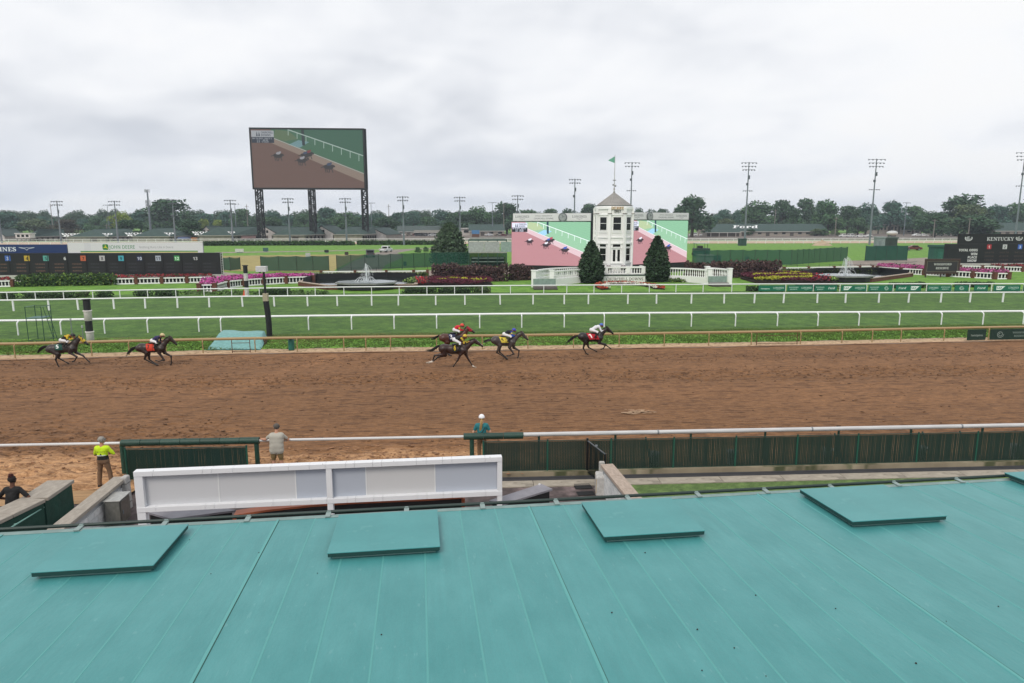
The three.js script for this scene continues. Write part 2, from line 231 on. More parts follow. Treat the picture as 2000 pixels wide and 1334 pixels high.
// ================================================================ RAILS ALONG THE COURSES
const profile = (rx, ry, n = 10) => { const s = new THREE.Shape(); for (let i = 0; i <= n; i++) { const a = i / n * 2 * Math.PI; i ? s.lineTo(Math.cos(a) * rx, Math.sin(a) * ry) : s.moveTo(rx, 0); } return s; };
function sweep(pts, rx, ry) {                                    // an oval rail along a polyline
  const n = 12, pos = [], nor = [], idx = [];
  pts.forEach((p, i) => { const a = pts[Math.max(0, i - 1)], b = pts[Math.min(pts.length - 1, i + 1)], d = b.clone().sub(a).setY(0).normalize(), s = V(-d.z, 0, d.x); for (let k = 0; k < n; k++) { const t = k / n * 2 * Math.PI; pos.push(p.x + s.x * Math.cos(t) * rx, p.y + Math.sin(t) * ry, p.z + s.z * Math.cos(t) * rx); } });
  for (let i = 0; i < pts.length - 1; i++) for (let k = 0; k < n; k++) { const a = i * n + k, b = i * n + (k + 1) % n; idx.push(a, b, a + n, b, b + n, a + n); }
  const g = new THREE.BufferGeometry(); g.setAttribute('position', new THREE.Float32BufferAttribute(pos, 3)); g.setIndex(idx); g.computeVertexNormals(); return flat(g);
}
function railFence(name, label, posts, row, line, height, rx, ry, mat, opt = {}) {
  const P = posts.map((px) => colOn(px, row(px), line)), o = P[0].clone(), t = thing(name, label, 'rail', o), ext = opt.ext ?? 6;
  const top = []; for (let x = P[0].x - ext; x <= P[P.length - 1].x + ext; x += 1.5) top.push(V(x - o.x, height - ry, line(x) - o.z - (opt.over ?? 0)));
  part('rail', sweep(top, rx, ry), mat, t);
  let g0 = null;
  for (const p of P) {
    if (!g0) { const w = opt.post ?? 0.05; g0 = opt.over ? tube([V(0, -0.05, 0), V(0, height * 0.5, 0.0), V(0, height * 0.8, -0.01), V(0, height - ry * 1.4, -opt.over * 0.45), V(0, height - ry, -opt.over)], w, 14, 8) : opt.square ? boxUV(new THREE.BoxGeometry(w * 2, height - ry + 0.05, w * 1.6).translate(0, (height - ry) / 2 - 0.02, 0)) : cyl(w, w, height - ry + 0.05, 0, -0.05, 0, 8); }
    const m = part('post', g0, opt.postMat ?? mat, t); m.position.set(p.x - o.x, 0, p.z - o.z); m.rotation.y = opt.wob ? (hash(Math.round(p.x * 10), 1, 7) - 0.5) * opt.wob : 0; if (opt.lean) m.rotation.z = (hash(Math.round(p.x * 9), 2, 3) - 0.5) * opt.lean;
  }
  return t;
}
const rowOf = (pts) => (px) => { for (let i = 1; i < pts.length; i++) if (px <= pts[i][0] || i === pts.length - 1) { const [a, b] = [pts[i - 1], pts[i]]; return mix(a[1], b[1], (px - a[0]) / (b[0] - a[0])); } };
const goldRow = rowOf([[30, 700], [260, 693.5], [500, 688], [1000, 681.5], [1500, 673.5], [1960, 663.5]]), turfRow = rowOf([[35, 655], [300, 649.5], [603, 644.5], [1000, 640], [1270, 638], [1700, 636], [1995, 634]]), midRow = rowOf([[28, 607.5], [250, 603], [470, 599], [1000, 594.5], [1500, 592], [1985, 590]]), farRow = rowOf([[15, 588], [300, 582], [610, 577], [1000, 573], [1500, 569.5], [1995, 569]]);
railFence('track_rail', 'tan painted inside rail with thin bent posts along the dirt track', [-60, 30, 105, 180, 253, 325, 397, 499, 581, 672, 715, 763, 853, 942, 1031, 1120, 1209, 1297, 1384, 1467, 1563, 1644, 1703, 1759, 1843, 1930, 2020], goldRow, goldLine, 1.08, 0.15, 0.1, goldPaint, { over: 0.22, post: 0.042, wob: 0.5 });
railFence('turf_rail', 'white rail with curved gooseneck posts, nearest rail of the grass course', [-48, 36, 120, 205, 289, 389, 432, 603, 687, 770, 853, 937, 1019, 1102, 1180, 1268, 1350, 1436, 1518, 1597, 1677, 1756, 1838, 1919, 1998], turfRow, turfLine, 1.27, 0.12, 0.1, whiteVinyl, { over: 0.42, post: 0.055 });
railFence('turf_rail', 'white rail on straight square posts across the middle of the grass course', [-38, 27, 96, 153, 223, 284, 347, 409, 474, 536, 601, 659, 726, 778, 851, 908, 977, 1041, 1102, 1149, 1226, 1282, 1350, 1414, 1473, 1530, 1596, 1651, 1716, 1774, 1837, 1894, 1958, 2030], midRow, midLine, 1.22, 0.085, 0.08, whiteVinyl, { post: 0.075, square: true, lean: 0.06 });
railFence('turf_rail', 'thin white rail farthest back, between grass course and infield gardens', [-40, 15, 70, 125, 182, 235, 289, 344, 399, 453, 507, 562, 616, 672, 726, 780, 834, 888, 942, 997, 1062, 1107, 1160, 1214, 1268, 1320, 1373, 1429, 1482, 1534, 1588, 1640, 1692, 1744, 1809, 1857, 1893, 1936, 1998, 2050], farRow, farLine, 1.1, 0.07, 0.075, whiteVinyl, { post: 0.055 });
// hinged gap gates of brown pipe in the inside rail
for (const [a, b, label] of [[455, 490, 'small brown pipe gate in the tan rail by the blue tarpaulin'], [1476, 1555, 'long brown pipe gate in the tan rail right of the lead horse']]) {
  const p = colOn(a, goldRow(a), goldLine), q = colOn(b, goldRow(b), goldLine), o = p.clone(); p.z += 0.12; q.z += 0.12; const t = thing('pipe_gate', label, 'gate', o, 0, 'pipe gates in the tan rail'), pipe = MG(0x6d4b34, 0.7, { metalness: 0.2 }), L = (v, y) => V(v.x - o.x, y, v.z - o.z);
  part('post', rod(L(p, 0), L(p, 0.93), 0.028), pipe, t); part('post', rod(L(q, 0), L(q, 0.93), 0.028), pipe, t);
  part('bar', rod(L(p, 0.72), L(q, 0.72), 0.022), pipe, t); part('bar', rod(L(p, 0.12), L(q, 0.1), 0.022), pipe, t);
}
// ================================================================ THE ROOF IN FRONT
const RA = gp(0, 1041, 5), RB = gp(2000, 933, 5), RU = RB.clone().sub(RA).setY(0).normalize(), RN = V(-RU.z, 0, RU.x), RSLOPE = 0.047;   // edge direction, direction back under the viewer
if (RN.z < 0) RN.negate();
const roofAt = (a, b, up = 0) => V(RA.x + RU.x * a + RN.x * b, 5 + RSLOPE * b + up, RA.z + RU.z * a + RN.z * b);
function onRoof(px, py, up = 0) { const d = sight(px, py); let t = 8; for (let k = 0; k < 30; k++) { const x = d[0] * t - RA.x, z = d[2] * t - RA.z, b = x * RN.x + z * RN.z; t = (5 + RSLOPE * b + up - EYE) / d[1]; } const x = d[0] * t - RA.x, z = d[2] * t - RA.z; return [x * RU.x + z * RU.z, x * RN.x + z * RN.z]; }
{
  const roof = thing('canopy_roof', 'sloping teal green canopy roof with seams filling the foreground', 'roof', V(RA.x, 5, RA.z), Math.atan2(-RU.z, RU.x));
  const L = (a, b, up = 0) => V(a, RSLOPE * b + up, b);                       // roof's own frame: along the edge, back from the edge
  const s0 = onRoof(375, 1332)[0], s7 = onRoof(1185, 1334)[0], step = (s7 - s0) / 7, A0 = -6, A1 = onRoof(2000, 1000)[0] + 9, B1 = 11.5;
  const membrane = (k) => tex(256, 1024, (u, v) => { const n = fbm(u * 2, v * 14, 5, 200 + k, 2, 14), f = vn(u * 60, v * 480, 211 + k, 60, 480), w = fbm(u * 12, v * 6, 3, 220 + k, 12, 6), spot = smooth(0.79, 0.86, fbm(u * 12, v * 46, 3, 231 + k, 12, 46)); const g = 1 + 0.13 * (n - 0.5) + 0.03 * (f - 0.5) + 0.04 * (w - 0.5); return [0.265 * g + 0.06 * spot + 0.05 * (n - 0.5), 0.54 * g + 0.03 * spot, 0.545 * g + 0.03 * spot]; });
  const mats = [0, 1, 2, 3].map((k) => M(0xffffff, 0.42, { map: membrane(k), bumpMap: rep(GRITB, 1, 4), bumpScale: 0.003 })), rib = M(0x4f9694, 0.5), ribMain = M(0x539a98, 0.5), under = M(0x2c5c55, 0.7);
  const first = Math.ceil((A0 - s0) / step), last = Math.floor((A1 - s0) / step);
  const panelGeo = (off) => { const g = quad(L(0, 0.1), L(step, 0.1), L(step, B1), L(0, B1)); const u = g.attributes.uv; for (let i = 0; i < u.count; i++) u.setXY(i, u.getX(i) * 0.95 + off, u.getY(i) * 1.6 + off * 3.7); return g; };
  const geos = [0, 1, 2, 3, 4, 5].map((k) => panelGeo(k * 0.37));
  const strip = (w, h) => { const a = L(-w / 2, 0.08, h), b = L(w / 2, 0.08, h), c = L(w / 2, B1, h), d = L(-w / 2, B1, h), dn = (v) => V(v.x + Math.sign(v.x) * 0.006, v.y - h - 0.001, v.z); return merge([quad(a, d, c, b), quad(a, dn(a), dn(d), d), quad(b, c, dn(c), dn(b)), quad(a, b, dn(b), dn(a))]); };
  const thin = strip(0.014, 0.004), wide = strip(0.034, 0.007), crease = strip(0.004, 0.008);
  for (let k = first; k < last; k++) {
    const a = s0 + k * step, m = part('roof_panel', geos[((k % 6) + 6) % 6], mats[(((k * 7) % 4) + 4) % 4], roof); m.position.x = a;
    const big = ((k % 7) + 7) % 7 === 0, r = part('seam', big ? wide : thin, big ? ribMain : rib, roof); r.position.x = a;
    if (big) { const c = part('seam_joint', crease, under, roof); c.position.x = a + 0.015; }
  }
  const W = A1 - A0, mid = (A0 + A1) / 2;
  part('edge_flashing', [boxUV(new THREE.BoxGeometry(W, 0.02, 0.1).translate(mid, 0.0, 0.055)), boxUV(new THREE.BoxGeometry(W, 0.26, 0.02).translate(mid, -0.14, 0.0))], MG(0x8aa3a0, 0.5, { metalness: 0.2 }), roof);
  part('underside', quad(L(A0, 0, -0.25), L(A1, 0, -0.25), L(A1, B1, -0.25), L(A0, B1, -0.25)), under, roof);
  part('edge_pipe', rod(V(A0, 0.02, -0.075), V(A1, 0.02, -0.075), 0.026, 8), MG(0x263a36, 0.5), roof);
  const br = merge([box(0.07, 0.012, 0.17, 0, 0.022, 0.02), box(0.05, 0.05, 0.016, 0, 0.02, -0.05)]);
  for (let a = A0 + 0.4; a < A1; a += 1.1) { const m = part('pipe_bracket', br, MG(0x90a3a1, 0.5), roof); m.position.x = a; }
  for (const a of [2, 8, 14]) part('column', bas(0.3, 5.25, 0.3, a, -5.3, 4), concrete, roof);
  // bolts and litter specks on the membrane
  const dark = M(0x2a2622, 0.9), spk = new THREE.CylinderGeometry(0.006, 0.01, 0.01, 7);
  for (const [px, py] of [[710, 1046], [506, 1080], [1195, 1197], [1476, 1163], [1848, 1214], [1632, 1189], [1362, 1230], [1434, 1266], [745, 1240], [412, 1121], [1789, 1296], [620, 1120], [1260, 1080], [370, 1055], [1371, 1310], [1496, 1321], [1950, 1185]]) { const [a, b] = onRoof(px, py); const m = part('bolt', spk, dark, roof); m.position.set(a, RSLOPE * b + 0.005, b); m.scale.setScalar(0.5 + 0.6 * hash(px, py, 1)); }
  // raised hatch covers
  const lid = M(0xffffff, 0.4, { map: rep(mats[1].map, 1, 0.3), color: 0xf2ffff }), rim = M(0x0f3b38, 0.6), curb = M(0x6f8f8b, 0.6);
  const H = [[[60, 1127], [300, 1111], [375, 1025], 'leftmost teal hatch cover on the roof'], [[640, 1088], [859, 1075], [858, 997], 'teal hatch cover just below the white signboard'], [[1180, 1055], [1377, 1044], [1305, 974], 'teal hatch cover in front of the white cushioned block'], [[1666, 1026], [1848, 1014], [1725, 948], 'teal hatch cover at the right below the synthetic grass'], [[2130, 992], [2310, 978], [2160, 914], 'teal hatch cover cut off by the right picture edge']];
  for (const [bl, br2, tr, label] of H) {
    const p = onRoof(bl[0], bl[1], 0.05), q = onRoof(br2[0], br2[1], 0.05), r = onRoof(tr[0], tr[1], 0.09), a0 = p[0], a1 = q[0], b1 = (p[1] + q[1]) / 2, b0 = r[1], w = a1 - a0, d = b1 - b0, am = (a0 + a1) / 2, bm = (b0 + b1) / 2;
    const t = thing('roof_hatch', label, 'hatch', roofAt(am, bm, 0.006), Math.atan2(-RU.z, RU.x), 'hatch covers on the teal roof'); t.rotation.order = 'YXZ'; t.rotation.x = -Math.atan(RSLOPE);
    part('curb', bas(w - 0.1, 0.04, d - 0.1, 0, 0, 0), curb, t); part('rim', rbox(w, 0.05, d, 0.01, 0, 0.06, 0), rim, t);
    const g = rbox(w + 0.012, 0.014, d + 0.012, 0.006, 0, 0.09, 0), u = g.attributes.uv, ps = g.attributes.position; for (let i = 0; i < u.count; i++) u.setXY(i, ps.getX(i) * 0.5, ps.getZ(i) * 0.5); part('lid', g, lid, t);
  }
}

// ================================================================ APRON BETWEEN ROOF AND TRACK
const AP = -0.14;
const FZ = -24.45;                                                           // line of the outside fence
{
  const slabTex = tex(512, 512, (u, v) => { const k = fbm(u * 9, v * 9, 5, 301, 9, 9), s = smooth(0.6, 0.75, fbm(u * 5, v * 7, 4, 305, 5, 7)); const g = 0.62 + 0.16 * (k - 0.5) - 0.1 * s; return [g * 1.03, g * 0.98, g * 0.9]; });
  const slabMat = M(0xffffff, 0.9, { map: slabTex, bumpMap: GRITB, bumpScale: 0.006 });
  struct('apron_ground', [sheet(-110, 110, FZ + 0.16, 40, AP - 0.03, 0.3)], M(0x6d6863, 0.95, { map: paveTex }));
  const kerb = tex(512, 128, (u, v) => { const k = fbm(u * 12, v * 3, 5, 311, 12, 3), m = smooth(0.5, 0.68, fbm(u * 9 + 3, v * 4, 4, 317, 9, 4)); return [mix(0.56, 0.3, m) + 0.2 * (k - 0.5), mix(0.52, 0.32, m) + 0.2 * (k - 0.5), mix(0.44, 0.22, m) + 0.18 * (k - 0.5)]; });
  const g = boxUV(new THREE.BoxGeometry(110, 0.24, 0.3).translate(54.4, -0.1, FZ + 0.01), 0.12); struct('fence_kerb', g, M(0xffffff, 0.95, { map: kerb, bumpMap: GRITB, bumpScale: 0.01 }));
  // channel drain with ribbed rubber strips
  const drain = struct('drain_channel', sheet(-2, 110, FZ + 0.17, FZ + 0.62, AP - 0.02, 1), M(0x33343a, 0.8));
  for (let k = 0; k < 4; k++) part('grating_strip', bas(112, 0.022, 0.085, 54, AP - 0.02, FZ + 0.23 + k * 0.108), k % 2 ? MG(0x3c3d42, 0.7) : MG(0x4a4b50, 0.7), drain);
  // concrete edging slabs, each with its own joint
  const edging = struct('edging_path', sheet(-3, 110, FZ + 0.62, FZ + 1.22, AP - 0.025, 0.3), M(0x4d4a45, 1)), sg = boxUV(new THREE.BoxGeometry(2.28, 0.05, 0.57), 0.4);
  for (let k = 0; k < 28; k++) { const m = part('slab', sg, slabMat, edging); m.position.set(-1.2 + k * 2.3, AP - 0.004 + 0.004 * hash(k, 1, 2), FZ + 0.92); m.rotation.y = (hash(k, 2, 2) - 0.5) * 0.004; }
  const syn = grassTex([0.27, 0.36, 0.18], [0.42, 0.52, 0.29], 331), wallX = gp(1232, 955, AP).x;
  struct('synthetic_grass', sheet(wallX, 60, FZ + 1.22, -12, AP - 0.005, 0.5), M(0xffffff, 0.95, { map: syn, bumpMap: bumpFine, bumpScale: 0.02 }));
  const pav = tex(512, 512, (u, v) => { const k = fbm(u * 20, v * 20, 5, 341, 20, 20), s = smooth(0.52, 0.7, fbm(u * 4, v * 4, 5, 343, 4, 4)); const g = 0.27 + 0.2 * (k - 0.5) + 0.14 * s; return [g * 1.12, g * 0.98, g * 0.98]; });
  struct('pavement', sheet(-30, wallX - 0.9, FZ + 1.22, -10, AP - 0.008, 0.25), M(0xffffff, 0.9, { map: pav }));
  struct('pavement', sheet(-30, -2.2, FZ + 0.2, FZ + 1.21, AP - 0.012, 0.25), M(0xffffff, 0.9, { map: pav }));
  // sand washed up to the gap on the left
  struct('sand_ramp', [quad(V(-60, -0.02, -23.62), V(-11.6, -0.02, -23.62), V(-11.9, AP + 0.01, -22.7), V(-60, AP + 0.01, -22.2))], M(0xb4916a, 1, { map: GRIT, bumpMap: GRITB, bumpScale: 0.08 }));
}
// rubber mats
{
  const ribs = (o, w, d) => { const l = []; for (let i = 0; i < 9; i++) l.push(bas(w * 0.92, 0.006, d * 0.05, 0, 0.02, (i - 4) * d * 0.1)); part('ribs', l, M(0x27282b, 0.8), o); };
  for (const [px, py, w, d, c, label] of [[1138, 950, 0.62, 0.5, 0x1d1e20, 'black ribbed rubber mat beside the black gate'], [1144, 964, 0.6, 0.34, 0x202123, 'dark rubber mat nearer the roof edge by the cushioned block'], [172, 953, 0.95, 0.55, 0x77736c, 'grey floor mat on the ground left of the security guard']]) { const p = gp(px, py, AP), t = thing('floor_mat', label, 'mat', p, 0.05); part('base', rbox(w, 0.02, d, 0.008, 0, 0.012, 0), M(c, 0.85), t); ribs(t, w, d); if (c === 0x77736c) t.children[1].material = M(0x827e76, 0.85); }
}
// ---------------------------------------------------------------- outside rail, pads and slatted chain-link fence
const RZ = -25.25;                                                           // line of the outside rail
const rx = (px, py, y) => { const d = sight(px, py), t = RZ / d[2]; return d[0] * t; };
{
  const xa = rx(237, 869, 1), xb = rx(507, 862, 1), xc = rx(905, 856, 1), xd = rx(1022, 853, 1);
  const t = thing('outside_rail', 'long white pipe rail along the near side of the dirt track', 'rail', V(-30, 0, RZ));
  const L = (x, y = 1.14) => V(x + 30, y, 0);
  part('rail', rod(L(-40), L(xa + 0.02), 0.052, 12), MG(0xdfe0e1, 0.5), t); part('rail', rod(L(xb - 0.02), L(xc + 0.02), 0.052, 12), MG(0xdfe0e1, 0.5), t);
  let prev = xd; for (let x = xd + 5.2; prev < 48; x += 6.1) { part('rail', rod(L(prev + 0.006, 1.17), L(x, 1.17), 0.082, 14), MG(0xd2d3d4, 0.5), t); part('joint_band', rod(L(x - 0.03, 1.17), L(x + 0.03, 1.17), 0.092, 14), galv, t); prev = x; }
  for (let x = xd + 0.6; x < 44; x += 2.95) part('post', rod(L(x, -0.02), L(x, 1.1), 0.045, 8), darkGreen, t);
  for (const x of [-38, -33.5, -29, -24.4, -19.8]) part('post', rod(L(x, -0.02), L(x, 1.1), 0.04, 8), whitePaint, t);
  const pads = (x0, x1, label) => { const p = thing('rail_pad', label, 'padding', V((x0 + x1) / 2, 0, RZ), 0, 'green pads round the outside rail'); const n = Math.round((x1 - x0) / 0.75), w = (x1 - x0) / n; for (let k = 0; k < n; k++) part('pad', rod(V(x0 + k * w + 0.008 - (x0 + x1) / 2, 1.14, 0), V(x0 + (k + 1) * w - 0.008 - (x0 + x1) / 2, 1.14, 0), 0.125 + 0.006 * hash(k, 3, 5), 12), MG([0x21463c, 0x1c4036, 0x264b41][k % 3], 0.55), p); return p; };
  const pa = pads(xa, xb, 'long dark green padding round the rail right of the security guard'); const pb = pads(xc, xd, 'short dark green padding round the rail in front of the woman in white cap');
  const leg = (p, x, y0 = -0.02) => part('padded_post', cyl(0.085, 0.085, 1.06 - y0, x - p.position.x, y0, 0, 12), greenPad, p);
  leg(pa, xb - 0.12); leg(pa, xa + 0.02); leg(pb, xc + 0.32);
  // fences
  const slatGeo = (w, h, n, cover) => { const l = []; for (let i = 0; i < n; i++) { const x = (i + 0.5) / n * w, tw = (hash(i, 5, 1) - 0.5) * 0.5; const g = new THREE.BoxGeometry(w / n * (cover + 0.05 * hash(i, 7, 1)), h, 0.004); g.rotateY(tw * 0.5); g.translate(x, h / 2, (hash(i, 6, 1) - 0.5) * 0.01); l.push(flat(g)); } return merge(l); };
  const wireGeo = (w, h) => { const l = [], s = 0.11; for (let x = -h; x < w; x += s) for (const d of [1, -1]) { let a = V(x, 0, 0.012), b = V(x + h, h, 0.012); if (d < 0) { a.y = h; b.y = 0; } if (a.x < 0) { const k = -a.x / h; a.lerp(b, k); } if (b.x > w) { const k = (b.x - w) / (b.x - a.x); b.lerp(a, k); } if (b.x - a.x > 0.02) l.push(rod(a, b, 0.0022, 3)); } return merge(l); };
  const fenceH = 1.17, slat = MG(0x10332b, 0.5), slatOld = MG(0x1c332b, 0.6), wire = M(0x2b5246, 0.5, { metalness: 0.3 });
  function fence(name, label, x0, x1, z, bay, mat, gap, cover) {
    const t = thing(name, label, 'fence', V(x0, 0, z)), n = Math.max(1, Math.round((x1 - x0) / bay)), w = (x1 - x0) / n, sg = slatGeo(w - 0.06, fenceH - 0.06, Math.round(w / gap), cover), wg = wireGeo(w - 0.04, fenceH - 0.04), pg = cyl(0.032, 0.032, fenceH + 0.02, 0, 0, 0, 8);
    for (let k = 0; k < n; k++) { const s = part('slat_panel', sg, mat, t); s.userData.kind = 'stuff'; s.position.set(k * w + 0.03, 0.03, 0); const q = part('wire_mesh', wg, wire, t); q.userData.kind = 'stuff'; q.position.set(k * w + 0.02, 0.02, 0); }
    for (let k = 0; k <= n; k++) { const p = part('post', pg, M(0x1b5546, 0.5), t); p.position.x = k * w; part('cap', ball(0.036, k * w, fenceH + 0.03, 0), darkGreen, t); }
    part('top_wire', rod(V(0, fenceH, 0), V(x1 - x0, fenceH, 0), 0.018, 6), darkGreen, t); part('bottom_wire', rod(V(0, 0.03, 0), V(x1 - x0, 0.03, 0), 0.008, 5), wire, t);
    return t;
  }
  const fx = (px) => { const d = sight(px, 870), k = FZ / d[2]; return d[0] * k; };
  fence('slatted_fence', 'dark green slatted chain-link fence running right below the white rail', fx(944), fx(944) + 2.38 * 14, FZ, 2.38, slatOld, 0.062, 0.91);
  fence('slatted_fence', 'short dark green slatted fence panel behind the left end of the white signboard', fx(243), fx(481), FZ, 4.4, slat, 0.05, 0.945);
  // leaning stays behind the long fence
  for (const [px, label] of [[1276, 'slanting dark green stay behind the fence near the white wall'], [1652, 'slanting dark green stay behind the fence above the rightmost whole hatch'], [1826, 'slanting dark green stay behind the fence, second from the right edge'], [1900, 'slanting dark green stay behind the fence nearest the right edge']]) { const x = fx(px); const o = solo('fence_stay', [rod(V(0, 0, 0), V(-0.14, 1.05, -0.5), 0.035, 7)], darkGreen, label, 'fence stay', 'slanting stays behind the slatted fence', V(x, 0, FZ - 0.1)); }
  // pale plastic tubs standing behind the fence
  const tub = new THREE.Group(), tp = [[0.0, 0], [0.15, 0], [0.19, 0.5], [0.2, 0.5], [0.2, 0.53], [0.175, 0.53], [0.14, 0.03], [0, 0.03]];
  const names = ['pale plastic tub behind the fence, first to the right of the white wall', 'pale plastic tub behind the fence, second from the white wall', 'pale plastic tub behind the fence above the rightmost whole hatch', 'pale plastic tub behind the fence, second from the right edge', 'pale plastic tub behind the fence at the right picture edge'];
  [1283, 1437, 1626, 1811, 1997].forEach((px, i) => { const o = thing('plastic_tub', names[i], 'tub', V(fx(px), 0, FZ - 0.3), i, 'pale tubs behind the slatted fence'); part('tub', lathe(tp, 14), M(0xd9dde0, 0.5), o); part('rim', lathe([[0.19, 0.5], [0.215, 0.505], [0.215, 0.54], [0.19, 0.54]], 14), M(0xeceff0, 0.5), o); });
}
// ---------------------------------------------------------------- black picket gate by the white wall
{
  const p = gp(1146, 926, AP), q = gp(1163, 946, AP), o = p.clone(), t = thing('picket_gate', 'black metal picket gate standing open beside the white wall', 'gate', o), d = q.clone().sub(p), Ln = Math.max(1.5, d.length()), blk = MG(0x0e1417, 0.45), u = V(0.28, 0, 1).normalize();
  const at = (s, y) => V(u.x * s, y, u.z * s), H = 1.32;
  part('post', bar(at(0, 0), at(0, H + 0.08), 0.07), blk, t); part('post', bar(at(Ln, 0), at(Ln, H - 0.04), 0.06), blk, t);
  part('top_rail', bar(at(0, H - 0.02), at(Ln, H - 0.08), 0.05, 0.035), MG(0x5c6468, 0.4, { metalness: 0.5 }), t); part('bottom_rail', bar(at(0, 0.12), at(Ln, 0.12), 0.035), blk, t);
  for (let k = 1; k < 15; k++) part('picket', bar(at(Ln * k / 15, 0.12), at(Ln * k / 15, H - 0.05), 0.022), blk, t);
  part('latch', box(0.08, 0.06, 0.05, u.x * Ln * 0.5, H + 0.02, u.z * Ln * 0.5), galv, t);
}
// ---------------------------------------------------------------- painted block walls with stone coping
const blockTone = [0xdfe2e3, 0xd4d8da, 0xe6e8e8].map((c) => MG(c, 0.75, { bumpMap: GRITB, bumpScale: 0.01 }));
function blockWall(name, label, pts, width, y1, side, opt = {}) {               // wall along a ground polyline (far to near), coping on top, blocks on both faces
  const o = V(pts[0].x, AP, pts[0].z), t = thing(name, label, 'wall', o), H = y1 - AP, cope = opt.cope ?? MG(0xa9a196, 0.85, { bumpMap: GRITB, bumpScale: 0.006 });
  for (let i = 1; i < pts.length; i++) {
    const a = away(pts[i - 1], o).setY(0), b = away(pts[i], o).setY(0), d = b.clone().sub(a), Ls = d.length(), u = d.clone().normalize(), ry = Math.atan2(u.x, u.z), m = a.clone().add(b).multiplyScalar(0.5);
    part('core', box(width - 0.05, H - 0.1, Ls, m.x, (H - 0.1) / 2, m.z, ry), opt.core ?? M(0x9a9d9f, 0.9), t);
    const nc = Math.max(1, Math.round(Ls / 1.25)); for (let k = 0; k < nc; k++) { const c = a.clone().lerp(b, (k + 0.5) / nc); part('coping_stone', rboxAt(width + 0.14, 0.11, Ls / nc - 0.012, 0.015, c.x, H - 0.05, c.z, ry), cope, t); }
    if (opt.blocks) { const bl = 0.4, bh = 0.2, rows = Math.floor((H - 0.12) / bh), g = new THREE.BoxGeometry(0.035, bh - 0.012, bl - 0.012); for (let r = 0; r < rows; r++) for (let k = 0; k < Ls / bl; k++) for (const sd of opt.sides ?? [-1, 1]) { const s = (k + 0.5 + (r % 2) * 0.5) * bl; if (s > Ls - 0.1) continue; const c = a.clone().addScaledVector(u, s), x = part('block', blockG, blockTone[(k * 5 + r * 3) % 3], t); x.position.set(c.x + u.z * sd * (width / 2 - 0.02), 0.02 + bh * (r + 0.5), c.z - u.x * sd * (width / 2 - 0.02)); x.rotation.y = ry; } }
  }
  return t;
}
const rboxAt = (w, h, d, r, x, y, z, ry) => { const g = new RoundedBoxGeometry(w, h, d, 1, r); g.rotateY(ry); g.translate(x, y, z); return flat(g); };
const blockG = boxUV(new THREE.BoxGeometry(0.05, 0.188, 0.388), 0.8);
const CT = 0.95;                                                              // height of the copings
